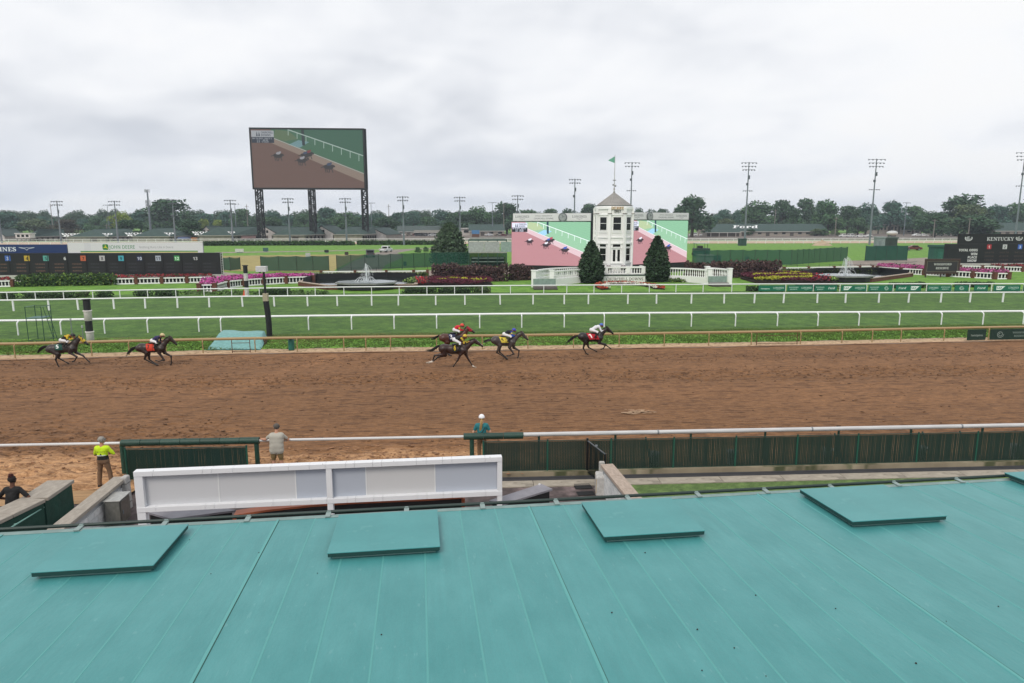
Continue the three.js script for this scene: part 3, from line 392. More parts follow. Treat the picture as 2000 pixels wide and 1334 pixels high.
{
  const c = (px, py) => gp(px, py, CT), mid = (a, b) => a.clone().lerp(b, 0.5), ext = (a, b, k) => b.clone().addScaledVector(b.clone().sub(a).normalize(), k);
  const B0 = mid(c(226, 931), c(246, 930)), B1 = mid(c(106, 1024), c(136, 1022));
  blockWall('block_wall', 'white painted block wall with grey stone coping left of the signboard', [B0, ext(B0, B1, 3)], 0.3, CT, 1, { blocks: true });
  const A0 = mid(c(97, 938), c(141, 937)), A1 = mid(c(43, 973), c(88, 973)), A2 = mid(c(-45, 1012), c(0, 1016));
  blockWall('planter_wall', 'green faced wall with broad stone coping in front of the woman in black', [A0, A1, ext(A1, A2, 3)], 0.68, CT, 1, { core: MG(0x1c4b40, 0.75, { bumpMap: GRITB, bumpScale: 0.02 }) });
  const C0 = mid(c(1175, 906), c(1195, 906)), C1 = mid(c(1221, 965), c(1246, 964));
  blockWall('block_wall', 'white painted block wall with pinkish stone coping beside the synthetic grass', [C0, ext(C0, C1, 3)], 0.3, CT, 1, { blocks: true, cope: MG(0xb7a698, 0.85, { bumpMap: GRITB, bumpScale: 0.006 }) });
  // handrail on the green wall, white end post
  const r0 = gp(139, 958, 0.55), r1 = gp(22, 1030, 0.75); solo('handrail', [rod(V(0, 0, 0), away(r1, r0), 0.022, 8), rod(V(0, 0, 0), V(-0.12, -0.03, 0), 0.014, 6), rod(away(r1, r0).multiplyScalar(0.9), away(r1, r0).multiplyScalar(0.9).add(V(-0.12, -0.03, 0)), 0.014, 6)], MG(0x7fb0a6, 0.5), 'pale green handrail on the face of the green wall', 'handrail', null, r0);
  // stainless service box on the white wall
  const sb = gp(222, 1016, 0.05), t = thing('service_box', 'grey metal service box fixed to the white wall left of the signboard', 'metal box', V(sb.x, -0.22, sb.z), Math.atan2(B1.x - B0.x, B1.z - B0.z));
  part('cabinet', rbox(0.42, 0.78, 0.72, 0.02, 0.16, 0.62, 0), MG(0x8f8f88, 0.4, { metalness: 0.5 }), t); part('door', rbox(0.02, 0.7, 0.62, 0.008, 0.385, 0.62, 0), MG(0x7c7b74, 0.35, { metalness: 0.6 }), t); part('lid', rbox(0.5, 0.03, 0.78, 0.01, 0.16, 1.03, 0), MG(0xb9bab6, 0.4, { metalness: 0.4 }), t); part('handle', box(0.02, 0.12, 0.03, 0.41, 0.62, 0.22), galv, t); part('stand', bas(0.3, 0.26, 0.5, 0.14, -0.02, 0), galv, t);
  const pp = gp(257, 1008, AP + 0.1), w = thing('wall_pad', 'upright grey cushioned pad at the far end of the left white wall', 'padding', V(B0.x + 0.22, AP, B0.z + 0.18)); part('cushion', rbox(0.2, 1.15, 0.3, 0.06, 0, 0.6, 0), MG(0xb9b8b6, 0.8), w); part('strap', box(0.215, 0.04, 0.315, 0, 0.95, 0), MG(0x8d8c8a, 0.8), w); part('strap', box(0.215, 0.04, 0.315, 0, 0.3, 0), MG(0x8d8c8a, 0.8), w);
  // cushioned block by the right wall
  const cu = gp(1180, 964, AP), k = thing('cushioned_block', 'pale grey upholstered block with piped edge beside the right white wall', 'padding', cu, -0.12); part('cushion', rbox(0.62, 0.72, 0.62, 0.07, 0, 0.36, 0, 3), MG(0xc9c8c6, 0.8), k); part('piping', [rod(V(-0.3, 0.66, -0.24), V(-0.3, 0.66, 0.24), 0.012), rod(V(-0.3, 0.12, 0.28), V(-0.3, 0.62, 0.28), 0.012)], M(0xb59b6d, 0.7), k); part('headrest', rbox(0.2, 0.4, 0.16, 0.05, -0.08, 0.86, -0.3, 3), MG(0xb7b5b1, 0.8), k);
}
// ---------------------------------------------------------------- back of the white signboard
{
  const y1 = 2.3, p = gp(263, 919, y1), q = gp(980, 890, y1), o = V(p.x, AP, p.z), u = q.clone().sub(p).setY(0), W = u.length(), ry = Math.atan2(-u.z, u.x), t = thing('signboard', 'back of a long white framed signboard with grey panels below the rail', 'signboard', o, ry), top = y1 - AP, k = W / 717, X = (px) => (px - 263) * k;
  const Hh = 1.2, bw = 0.145, dp = 0.24, clad = M(0xdcdee2, 0.5), bot = top - Hh;
  // posts stand on the pavement
  for (const [a, b] of [[263, 279], [625.5, 637], [970, 980]]) part('post', rbox(X(b) - X(a), top - 0.012, dp - 0.02, 0.01, (X(a) + X(b)) / 2, (top - 0.012) / 2, 0), clad, t);
  // cladding tiles of the two beams
  const cuts = [263, 298, 391, 408, 448, 520, 554, 594, 625, 665, 682, 718, 736, 805, 825, 858, 877, 945, 980];
  for (let i = 1; i < cuts.length; i++) { const a = X(cuts[i - 1]) + 0.002, b = X(cuts[i]) - 0.002; part('top_tile', rbox(b - a, bw, dp, 0.008, (a + b) / 2, top - bw / 2, 0.003), clad, t); part('bottom_tile', rbox(b - a, bw, dp, 0.008, (a + b) / 2, bot + bw / 2, 0.003), clad, t); }
  const tones = [M(0xc3c5c9, 0.5), M(0xc1c3c7, 0.5), M(0xadb4c0, 0.45), M(0xacb3bf, 0.45), M(0xc4c5c7, 0.5), M(0xafb6c2, 0.45)], px = [[279, 416], [416, 564], [564, 625.5], [637, 703], [703, 842], [842, 970]];
  px.forEach(([a, b], i) => part('panel', box(X(b) - X(a) - 0.012, Hh - 2 * bw, 0.02, (X(a) + X(b)) / 2, bot + Hh / 2, -0.05), tones[i], t));
  for (const a of [416, 564, 703, 842]) part('panel_joint', box(0.03, Hh - 2 * bw, 0.02, X(a), bot + Hh / 2, -0.042), M(0xd7d9da, 0.5), t);
  part('backing', box(W, Hh - 0.02, 0.02, W / 2, bot + Hh / 2, -0.1), M(0x8c8f94, 0.8), t);
  for (const a of [300, 620, 760, 955]) part('screw', cyl(0.012, 0.012, 0.006, X(a), top, 0.1, 7), M(0x2a2a2a, 0.6), t);
}
// ---------------------------------------------------------------- orange curved counter and two grey lids under the signboard
{
  const cy = 0.85, pts = [[457, 1006], [520, 1000], [600, 994], [680, 989], [760, 984], [840, 978], [905, 970]].map(([x, y]) => gp(x, y, cy)), o = V(pts[3].x, AP, pts[3].z), t = thing('bar_counter', 'curved orange topped bar counter under the white signboard', 'counter', o);
  const l = pts.map((p) => away(p, o)), dir = l[6].clone().sub(l[0]).setY(0).normalize(), nr = V(-dir.z, 0, dir.x); if (nr.z > 0) nr.negate();
  l.forEach((p, i) => p.addScaledVector(nr, 0.3 * Math.sin(i / 6 * Math.PI)));
  const far = l.map((p) => p.clone().addScaledVector(nr, 0.35)), ring = [...l, ...far.reverse()];
  part('counter_top', prism(ring, cy - AP - 0.06, cy - AP), MG(0xb5623c, 0.5), t);
  part('front', prism([...l.map((p) => p.clone().addScaledVector(nr, 0.06)), ...[...l].reverse().map((p) => p.clone().addScaledVector(nr, 0.12))], 0, cy - AP - 0.07), MG(0x1c1b1a, 0.6), t);
  for (const i of [0, 6]) part('end_panel', rboxAt(0.1, cy - AP - 0.065, 0.34, 0.01, l[i].x + nr.x * 0.17, (cy - AP - 0.065) / 2, l[i].z + nr.z * 0.17, Math.atan2(nr.x, nr.z)), MG(0xa5532f, 0.5), t);
  for (const [q, label] of [[[[284, 1006], [420, 996], [462, 1003], [335, 1020]], 'flat dark grey cabinet lid under the left end of the signboard'], [[[955, 984], [1057, 951], [1079, 961], [985, 990]], 'slanted grey cabinet lid at the right end of the signboard']]) {
    const c = q.map(([x, y]) => gp(x, y, 0.55)), cen = c.reduce((a, b) => a.clone().add(b), V(0, 0, 0)).multiplyScalar(0.25), oo = V(cen.x, AP, cen.z), b = thing('cabinet', label, 'cabinet', oo), lc = c.map((v) => away(v, oo));
    part('lid', prism(lc, 0.74, 0.8), MG(0x8f8d95, 0.6), b); part('case', prism(lc.map((v) => v.clone().multiplyScalar(0.9)), 0, 0.73), MG(0x121316, 0.6), b); part('hinge', ball(0.05, lc[1].x * 0.9, 0.8, lc[1].z * 0.9), MG(0xd5d5d5, 0.5), b);
  }
}
// ================================================================ BODIES: tapered bones joined smoothly, meshed as one skin
const bone = (a, b, ra, rb, c, o = {}) => ({ a, b, ra, rb, c, k: o.k ?? 0.04, sz: o.sz ?? 1, nb: o.nb });
function boneDist(q, x, y, z) {
  const a = q.a, b = q.b, s = q.sz, bx = b.x - a.x, by = b.y - a.y, bz = (b.z - a.z) * s, dx = x - a.x, dy = y - a.y, dz = (z - a.z) * s, L = bx * bx + by * by + bz * bz, t = L > 1e-9 ? clamp((dx * bx + dy * by + dz * bz) / L) : 0;
  return Math.hypot(dx - bx * t, dy - by * t, dz - bz * t) - mix(q.ra, q.rb, t);
}
function field(bones) { return (x, y, z) => { let d = 1e3; for (const q of bones) { const e = boneDist(q, x, y, z), k = q.k, h = Math.max(k - Math.abs(d - e), 0) / k; d = Math.min(d, e) - h * h * k * 0.25; } return d; }; }
function skinMesh(bones, cell, paint) {                          // surface nets over the bones' field
  const lo = V(1e9, 1e9, 1e9), hi = V(-1e9, -1e9, -1e9); for (const q of bones) for (const [p, r] of [[q.a, q.ra], [q.b, q.rb]]) { const m = r / Math.min(1, q.sz) + cell * 3; lo.min(V(p.x - m, p.y - m, p.z - m)); hi.max(V(p.x + m, p.y + m, p.z + m)); }
  const f = field(bones), nx = Math.ceil((hi.x - lo.x) / cell) + 1, ny = Math.ceil((hi.y - lo.y) / cell) + 1, nz = Math.ceil((hi.z - lo.z) / cell) + 1, D = new Float32Array(nx * ny * nz), at = (i, j, k) => (k * ny + j) * nx + i;
  for (let k = 0; k < nz; k++) for (let j = 0; j < ny; j++) for (let i = 0; i < nx; i++) D[at(i, j, k)] = f(lo.x + i * cell, lo.y + j * cell, lo.z + k * cell);
  const id = new Int32Array(nx * ny * nz).fill(-1), pos = [], col = [], idx = [];
  for (let k = 0; k < nz - 1; k++) for (let j = 0; j < ny - 1; j++) for (let i = 0; i < nx - 1; i++) {
    let sx = 0, sy = 0, sz = 0, n = 0;
    const c = [at(i, j, k), at(i + 1, j, k), at(i, j + 1, k), at(i + 1, j + 1, k), at(i, j, k + 1), at(i + 1, j, k + 1), at(i, j + 1, k + 1), at(i + 1, j + 1, k + 1)];
    for (const [p, q] of EDGES) { const a = D[c[p]], b = D[c[q]]; if ((a < 0) !== (b < 0)) { const t = a / (a - b); sx += (p & 1) + ((q & 1) - (p & 1)) * t; sy += (p >> 1 & 1) + ((q >> 1 & 1) - (p >> 1 & 1)) * t; sz += (p >> 2) + ((q >> 2) - (p >> 2)) * t; n++; } }
    if (n) { id[c[0]] = pos.length / 3; pos.push(lo.x + (i + sx / n) * cell, lo.y + (j + sy / n) * cell, lo.z + (k + sz / n) * cell); }
  }
  for (let k = 1; k < nz - 1; k++) for (let j = 1; j < ny - 1; j++) for (let i = 1; i < nx - 1; i++) {
    const a = D[at(i, j, k)];
    const q = (b, v) => { if ((a < 0) === (b < 0)) return; const [w, x, y, z] = a < 0 ? v : [v[0], v[3], v[2], v[1]]; idx.push(w, x, y, w, y, z); };
    q(D[at(i + 1, j, k)], [id[at(i, j - 1, k - 1)], id[at(i, j, k - 1)], id[at(i, j, k)], id[at(i, j - 1, k)]]);
    q(D[at(i, j + 1, k)], [id[at(i - 1, j, k - 1)], id[at(i - 1, j, k)], id[at(i, j, k)], id[at(i, j, k - 1)]]);
    q(D[at(i, j, k + 1)], [id[at(i - 1, j - 1, k)], id[at(i, j - 1, k)], id[at(i, j, k)], id[at(i - 1, j, k)]]);
  }
  for (let v = 0; v < pos.length; v += 3) { let best = 1e9, w = null; for (const q of bones) { const e = boneDist(q, pos[v], pos[v + 1], pos[v + 2]); if (e < best && q.c) { best = e; w = q; } } let c = w.c; if (paint) c = paint(pos[v], pos[v + 1], pos[v + 2], w) ?? c; const h = hash(v, 7, 1) * 0.08 + 0.96; col.push(c[0] * h, c[1] * h, c[2] * h); }
  const g = new THREE.BufferGeometry(); g.setAttribute('position', new THREE.Float32BufferAttribute(pos, 3)); g.setAttribute('color', new THREE.Float32BufferAttribute(col, 3)); g.setIndex(idx); g.computeVertexNormals(); return flat(g);
}
const EDGES = [[0, 1], [2, 3], [4, 5], [6, 7], [0, 2], [1, 3], [4, 6], [5, 7], [0, 4], [1, 5], [2, 6], [3, 7]];
const C = (hex) => new THREE.Color(hex).toArray();
// a cloth laid on a field: start points are pushed along dir until they touch
function drape(f, grid, dir, off = 0.015) { return grid.map((row) => row.map((p) => { const q = p.clone(); for (let k = 0; k < 40; k++) { const d = f(q.x, q.y, q.z) - off; q.addScaledVector(dir, clamp(d * 0.8, -0.1, 0.1)); if (q.distanceTo(p) > 0.74) break; if (Math.abs(d) < 0.001) break; } return q; })); }
function patch(rows) { const n = rows.length, m = rows[0].length, pos = [], uv = [], idx = []; rows.forEach((r, j) => r.forEach((p, i) => { pos.push(p.x, p.y, p.z); uv.push(i / (m - 1), j / (n - 1)); })); for (let j = 0; j < n - 1; j++) for (let i = 0; i < m - 1; i++) { const a = j * m + i; idx.push(a, a + 1, a + m, a + 1, a + m + 1, a + m); } const g = new THREE.BufferGeometry(); g.setAttribute('position', new THREE.Float32BufferAttribute(pos, 3)); g.setAttribute('uv', new THREE.Float32BufferAttribute(uv, 2)); g.setIndex(idx); g.computeVertexNormals(); return flat(g); }
function hand(at, fwd, palm, c, curl = 0.6, s = 1) {             // five fingers of different length, thumb off the side of the palm
  fwd = fwd.clone().normalize(); palm = palm.clone().addScaledVector(fwd, -palm.dot(fwd)).normalize(); const side = fwd.clone().cross(palm), l = [], P = (f, d, n) => at.clone().addScaledVector(fwd, f * s).addScaledVector(side, d * s).addScaledVector(palm, n * s);
  for (const d of [-0.024, -0.008, 0.008, 0.024]) l.push(bone(P(0.0, d * 0.7, 0), P(0.085, d, 0), 0.015 * s, 0.0125 * s, c, { k: 0.012 }));
  [[-0.029, 0.062], [-0.01, 0.074], [0.01, 0.078], [0.029, 0.07]].forEach(([d, n]) => { const a = P(0.085, d, 0), b = P(0.085 + n * 0.5 * Math.cos(curl), d * 1.08, n * 0.5 * Math.sin(curl)), e = P(0.085 + n * 0.5 * Math.cos(curl) + n * 0.5 * Math.cos(curl * 2.2), d * 1.1, n * 0.5 * Math.sin(curl) + n * 0.5 * Math.sin(curl * 2.2)); l.push(bone(a, b, 0.0095 * s, 0.009 * s, c, { k: 0.004 }), bone(b, e, 0.009 * s, 0.0075 * s, c, { k: 0.004 })); });
  const t0 = P(0.022, 0.026, 0.004), t1 = P(0.052, 0.052, 0.02), t2 = P(0.08, 0.058, 0.034); l.push(bone(t0, t1, 0.014 * s, 0.011 * s, c, { k: 0.01 }), bone(t1, t2, 0.0105 * s, 0.009 * s, c, { k: 0.004 }));
  return l;
}

// ---------------------------------------------------------------- horses at the gallop, each in its own stride
const HORSEMAT = VC(0.42), CLOTHMAT = VC(0.8), leather = M(0x15110f, 0.5);
function racer(o) {
  const { ox, oy, s, z } = o.view, J = (p, dz = 0) => zp(ox + p[0] / s, oy + p[1] / s, z + dz), coat = C(o.coat), legc = C(o.legs ?? o.coat), dark = C(0x0d0b0a), white = C(0xd8d2c8);
  const low = Math.min(...o.hind.concat(o.fore).map((l) => J(l[l.length - 1]).y)), drop = low - 0.035;        // lowest hoof on the ground
  const K = (p, dz = 0) => { const v = J(p, dz); v.y -= drop; return v; }, sc = 1 / (s * scaleAt(V(J(o.barrel).x, 0, z))), B = [];
  const hip = K(o.hip), bar_ = K(o.barrel), chest = K(o.chest), nb = K(o.neck), poll = K(o.poll), muz = K(o.muzzle), R = o.r ?? 1, hl = muz.clone().sub(poll), hn = hl.clone().normalize();
  const root = hip.clone().setY(0), L = (v) => away(v, root); root.x = bar_.x;
  const hc = o.hood ? C(o.hood) : coat;
  B.push(bone(hip, bar_, 0.27 * R, 0.27 * R, coat, { k: 0.12, sz: 1.02 }), bone(bar_, chest, 0.27 * R, 0.285 * R, coat, { k: 0.12, sz: 1.08 }));
  const crp = hip.clone().add(V(-0.14, 0.03, 0)); for (const d of [-0.11, 0.11]) B.push(bone(hip.clone().add(V(0.03, 0.02, d)), crp.clone().add(V(0, -0.07, d)), 0.19 * R, 0.165 * R, coat, { k: 0.12 }));
  const wither = chest.clone().lerp(nb, 0.5).add(V(-0.06, 0.12, 0)); B.push(bone(wither, chest, 0.13, 0.24, coat, { k: 0.12, sz: 1.5 }));
  const nm = nb.clone().lerp(poll, 0.5).add(V(0.02, 0.03, 0)); B.push(bone(chest.clone().add(V(0.12, 0.06, 0)), nb, 0.22, 0.19, coat, { k: 0.12, sz: 1.3 }), bone(nb, nm, 0.19, 0.135, coat, { k: 0.1, sz: 1.5 }), bone(nm, poll.clone().addScaledVector(hn, 0.03), 0.135, 0.105, coat, { k: 0.08, sz: 1.4 }));
  const cheek = poll.clone().addScaledVector(hn, hl.length() * 0.32).add(V(-0.02, -0.05, 0)); B.push(bone(poll, poll.clone().addScaledVector(hn, hl.length() * 0.55), 0.1, 0.085, hc, { k: 0.06, sz: 1.25 }), bone(cheek, cheek.clone().addScaledVector(hn, 0.05), 0.1, 0.08, hc, { k: 0.05, sz: 1.5 }), bone(poll.clone().addScaledVector(hn, hl.length() * 0.5), muz.clone().addScaledVector(hn, -0.05), 0.08, 0.062, o.blaze ? coat : coat, { k: 0.06, sz: 1.2 }), bone(muz.clone().addScaledVector(hn, -0.05), muz, 0.064, 0.055, dark, { k: 0.04 }));
  for (const d of [-0.05, 0.05]) { const e = poll.clone().add(V(-0.02, 0.07, d)); B.push(bone(e, e.clone().add(V(o.ears ?? -0.05, 0.11, d * 0.5)), 0.035, 0.012, hc, { k: 0.02 })); const ey = poll.clone().addScaledVector(hn, hl.length() * 0.33).add(V(0.03, 0.035, d * 1.5)); B.push(bone(ey, ey.clone().add(V(0.005, 0, 0)), 0.022, 0.022, dark, { k: 0.01 })); }
  if (o.blaze) { const u = V(-hn.y, hn.x, 0); if (u.y < 0) u.negate(); B.push(bone(poll.clone().addScaledVector(hn, 0.1).addScaledVector(u, 0.075), muz.clone().addScaledVector(u, 0.045).addScaledVector(hn, -0.02), 0.026, 0.022, white, { k: 0.015 })); }
  o.hind.forEach((l, i) => { const d = i ? -0.16 : 0.16, [st, hk, ft, hf] = l.map((p, n) => K(p, d * (n > 1 ? 0.75 : 1))); const h = hip.clone().add(V(-0.02, -0.05, d * 0.75)); const sock = o.socks?.includes('h' + i);
    B.push(bone(h, st, 0.2 * R, 0.125, coat, { k: 0.09 }), bone(st, hk.clone().lerp(st, 0.25), 0.115, 0.065, coat, { k: 0.05 }), bone(hk.clone().lerp(st, 0.25), hk, 0.062, 0.056, legc, { k: 0.03 }), bone(hk, ft, 0.05, 0.036, legc, { k: 0.025 }), bone(ft, ft.clone().lerp(hf, 0.6), 0.043, 0.034, sock ? white : legc, { k: 0.02 }), bone(ft.clone().lerp(hf, 0.6), hf, 0.042, 0.052, sock ? C(0x9c8f80) : dark, { k: 0.015 })); });
  o.fore.forEach((l, i) => { const d = i ? -0.15 : 0.15, [el, kn, ft, hf] = l.map((p, n) => K(p, d * (n > 1 ? 0.8 : 1))); const sh = chest.clone().add(V(0.1, -0.02, d * 0.85)); const sock = o.socks?.includes('f' + i);
    B.push(bone(sh, el, 0.17, 0.1, coat, { k: 0.09 }), bone(el, kn, 0.088, 0.055, coat, { k: 0.05 }), bone(kn, kn.clone().lerp(ft, 0.1), 0.056, 0.05, legc, { k: 0.03 }), bone(kn, ft, 0.046, 0.036, legc, { k: 0.03 }), bone(ft, ft.clone().lerp(hf, 0.55), 0.042, 0.034, sock ? white : legc, { k: 0.02 }), bone(ft.clone().lerp(hf, 0.55), hf, 0.042, 0.05, sock ? C(0x9c8f80) : dark, { k: 0.015 })); });
  for (const q of B) { q.a = L(q.a); q.b = L(q.b); }
  const f = field(B), t = thing('racehorse', o.label, 'horse', root, 0, 'racehorses galloping along the dirt track');
  const dapple = (x, y, zz, w) => { if (o.hoodDots && w.c === hc) return vn(x * 16, y * 16 + zz * 9, 5) > 0.62 ? dark : hc; if (w.c !== coat) return; const n = fbm(x * 5 + 3, y * 5 + zz * 3, 3, 17), g = 0.8 + 0.45 * n; return [coat[0] * g, coat[1] * g, coat[2] * g]; };
  part('body', skinMesh(B, 0.026, dapple), HORSEMAT, t);
  // tail: strands fanning along a curve; mane along the crest
  const tp = o.tail.map((p) => L(K(p))), hair = M(o.hair ?? 0x14100f, 0.75), tl = []; seed(o.num * 31 + 3); const tc = new THREE.CatmullRomCurve3(tp);
  for (let k = 0; k < 16; k++) { const pts = [], da = rr(-1, 1), db = rr(-1, 1), n = 7, end = rr(0.75, 1); for (let i = 0; i <= n; i++) { const u = i / n * end, p = tc.getPoint(u), w = 0.015 + 0.085 * Math.sin(Math.min(1, u * 1.15) * 2.6); pts.push(p.add(V(0, da * w, db * w * 0.7))); } tl.push(taperTube(pts, 0.034, 0.006)); }
  part('tail', tl, hair, t);
  const ml = []; for (let k = 0; k < 22; k++) { const u = k / 21, p = L(wither.clone().lerp(poll, u).add(V(0.02, 0.1 + 0.05 * Math.sin(u * 3), 0))); ml.push(rod(p, p.clone().add(V(rr(-0.13, -0.05), rr(0.0, 0.05), rr(-0.05, 0.07))), 0.022, 4, 0.006)); }
  part('mane', ml, hair, t);
  // saddle cloth with its number, saddle, girth, bridle
  const sx = L(K(o.cloth[0])), sxe = L(K(o.cloth[1])), x0 = sx.x, x1 = sxe.x, grid = []; const yTop = f ? bar_.y + 0.12 : 0, yLow = sxe.y;
  const ay = L(bar_).y - 0.02, thLow = Math.asin(clamp((yLow - ay) / 0.36, -0.6, 0.4)), inward = [];
  for (let j = 0; j <= 10; j++) { const row = [], th = mix(thLow, 1.35, j / 10); for (let i = 0; i <= 12; i++) { const sl = (o.slant ?? 0) * (j / 10 - 0.5); row.push(V(mix(x0, x1, i / 12) - sl, ay + 0.75 * Math.sin(th), 0.75 * Math.cos(th))); } grid.push(row); }
  const cling = (sd) => grid.map((row, j) => { const th = mix(thLow, 1.35, j / 10), dir = V(0, -Math.sin(th), -sd * Math.cos(th)); return drape(f, [row.map((p) => V(p.x, p.y, sd * p.z))], dir, 0.022)[0]; });
  const ct = canvasTex(256, 256, (c, w, h) => { c.fillStyle = o.clothCol; c.fillRect(0, 0, w, h); c.fillStyle = o.numCol; c.font = 'bold ' + (o.numSize ?? 210) + 'px sans-serif'; c.textAlign = 'center'; c.textBaseline = 'middle'; c.fillText(String(o.num), w * (o.numX ?? 0.45), h * 0.47); if (o.edge) { c.fillStyle = o.edge; c.fillRect(0, h * 0.9, w, h * 0.1); } });
  const near = part('saddle_cloth', patch(cling(1)), M(0xffffff, 0.8, { map: ct }), t, 'saddle cloth in its race colour with the number ' + o.num);
  part('saddle_cloth', patch(cling(-1)), M(o.clothCol, 0.8), t);
  const xs = mix(x0, x1, 0.62), topY = (x) => { let y = 2.6; while (y > 0.3 && f(x, y, 0) > 0.03) y -= 0.01; return y; };
  part('saddle', [rbox(0.42, 0.06, 0.3, 0.025, xs, topY(xs) + 0.03, 0)], leather, t);
  const gl = []; for (let k = 0; k <= 20; k++) { const a = k / 20 * Math.PI * 2, q = V(Math.min(x1 + 0.02, xs + 0.1), L(bar_).y + 0.0, 0), dir = V(0, Math.cos(a), Math.sin(a)); let r = 0.05; while (r < 0.6 && f(q.x, q.y + dir.y * r, dir.z * r) < 0.008) r += 0.01; gl.push(V(q.x, q.y + dir.y * r, dir.z * r)); } part('girth', tube(gl, 0.018, 40, 5), leather, t);
  const hd = L(K(o.rider.hand)), mz = L(muz).addScaledVector(hn, -0.07); part('reins', [tube([hd.clone().setZ(0.1), hd.clone().lerp(mz, 0.5).add(V(0, -0.03, 0.1)), mz.clone().setZ(0.07)], 0.009, 10, 4), tube([hd.clone().setZ(-0.1), hd.clone().lerp(mz, 0.5).add(V(0, -0.03, -0.1)), mz.clone().setZ(-0.07)], 0.009, 10, 4)], o.rein ? M(o.rein, 0.7) : leather, t);
  const nose = poll.clone().addScaledVector(hn, hl.length() * 0.72), br = []; for (let k = 0; k <= 14; k++) { const a = k / 14 * 2 * Math.PI, u = V(-hn.y, hn.x, 0), d = u.clone().multiplyScalar(Math.cos(a)).add(V(0, 0, Math.sin(a))), q = L(nose); let r = 0.02; while (r < 0.2 && f(q.x + d.x * r, q.y + d.y * r, q.z + d.z * r) < 0.006) r += 0.005; br.push(q.addScaledVector(d, r)); } part('noseband', tube(br, 0.012, 28, 5), o.rein ? M(o.rein, 0.7) : leather, t);
  jockey(o, K, f, root, t);
}
function taperTube(pts, r0, r1) { const g = new THREE.TubeGeometry(new THREE.CatmullRomCurve3(pts), 8, 1, 4, false), p = g.attributes.position, c = new THREE.CatmullRomCurve3(pts); for (let i = 0; i <= 8; i++) { const q = c.getPointAt(i / 8), r = mix(r0, r1, i / 8); for (let k = 0; k <= 4; k++) { const n = i * 5 + k; p.setXYZ(n, q.x + (p.getX(n) - q.x) * r, q.y + (p.getY(n) - q.y) * r, q.z + (p.getZ(n) - q.z) * r); } } g.computeVertexNormals(); return flat(g); }
function jockey(o, K, hf, hroot) {
  const r = o.rider, P = (p, dz = 0) => K(p, dz), silk = C(r.silk), slv = C(r.sleeve ?? r.silk), pants = C(0xd9d9dc), boot = C(0x111010), sk = C(r.skin ?? 0x8a5a45), gl = C(0x1a1715);
  const hp_ = P(r.hip), shd = P(r.shoulder), head = P(r.head), B = [], root = V(hp_.x, 0, hp_.z), L = (v) => away(v, root);
  const up = shd.clone().sub(hp_), n = V(-up.y, up.x, 0).normalize(); if (n.y < 0) n.negate();
  B.push(bone(hp_.clone().add(V(0, 0, 0.06)), hp_.clone().add(V(0, 0, -0.06)), 0.125, 0.125, pants, { k: 0.05 }), bone(hp_.clone().lerp(shd, 0.25), hp_.clone().lerp(shd, 0.62).addScaledVector(n, 0.04), 0.12, 0.135, silk, { k: 0.06, sz: 0.8 }), bone(shd.clone().add(V(-0.04, 0, 0.1)), shd.clone().add(V(-0.04, 0, -0.1)), 0.105, 0.105, silk, { k: 0.07 }));
  const nk = shd.clone().lerp(head, 0.35); B.push(bone(shd, head.clone().lerp(shd, 0.3), 0.065, 0.055, sk, { k: 0.03 }));
  const fw = V(0.96, -0.25, 0).normalize();
  B.push(bone(head.clone().add(V(-0.01, 0.01, 0)), head.clone().addScaledVector(fw, 0.05).add(V(0, -0.03, 0)), 0.1, 0.075, sk, { k: 0.03, sz: 1.1 }), bone(head.clone().addScaledVector(fw, 0.06).add(V(0, -0.09, 0)), head.clone().addScaledVector(fw, 0.08).add(V(0, -0.095, 0)), 0.05, 0.045, sk, { k: 0.03 }), bone(head.clone().addScaledVector(fw, 0.11).add(V(0, -0.02, 0)), head.clone().addScaledVector(fw, 0.135).add(V(0, -0.05, 0)), 0.016, 0.018, sk, { k: 0.012 }));
  for (const d of [-1, 1]) { B.push(bone(head.clone().add(V(0, -0.03, d * 0.09)), head.clone().add(V(0.005, -0.06, d * 0.092)), 0.02, 0.014, sk, { k: 0.01 })); }
  for (const d of [1, -1]) {
    const w = d * 0.14, kn = P(r.knee, d * 0.2), ft = P(r.foot, d * 0.3), hh = hp_.clone().add(V(0, -0.01, d * 0.09)); if (d < 0) { kn.z = hp_.z - 0.24; ft.z = hp_.z - 0.34; } else { kn.z = hp_.z + 0.24; ft.z = hp_.z + 0.34; }
    B.push(bone(hh, kn, 0.1, 0.065, pants, { k: 0.04 }), bone(kn, kn.clone().lerp(ft, 0.3), 0.062, 0.058, pants, { k: 0.02 }), bone(kn.clone().lerp(ft, 0.3), ft, 0.062, 0.045, boot, { k: 0.02 }), bone(ft.clone().add(V(-0.05, -0.02, 0)), ft.clone().add(V(0.12, -0.03, 0)), 0.04, 0.033, boot, { k: 0.02 }));
    const sj = shd.clone().add(V(0, -0.02, d * 0.17)), el = P(r.elbow); el.z = shd.z + d * 0.25; const hd = P(r.hand); hd.z = shd.z + d * 0.09; const wr = hd.clone().lerp(el, 0.25);
    B.push(bone(sj, el, 0.068, 0.052, slv, { k: 0.03 }), bone(el, wr, 0.05, 0.034, slv, { k: 0.02 }));
    B.push(...hand(wr, hd.clone().sub(el), V(0, -0.4, -d), sk, 1.1));
  }
  for (const q of B) { q.a = L(q.a); q.b = L(q.b); }
  const t = thing('person', r.label, 'person', root, 0, 'jockeys crouched on the racehorses');
  const paint = (x, y, z, w) => { if (r.dots && (w.c === silk || w.c === slv)) return vn(x * 13 + 4, y * 13 + z * 10, 9) > 0.56 ? C(r.dots) : w.c; };
  const small = (q) => q.ra < 0.0165; part('body', merge([skinMesh(B.filter((q) => !small(q)), 0.016, paint), skinMesh(B.filter(small), 0.006)]), CLOTHMAT, t);
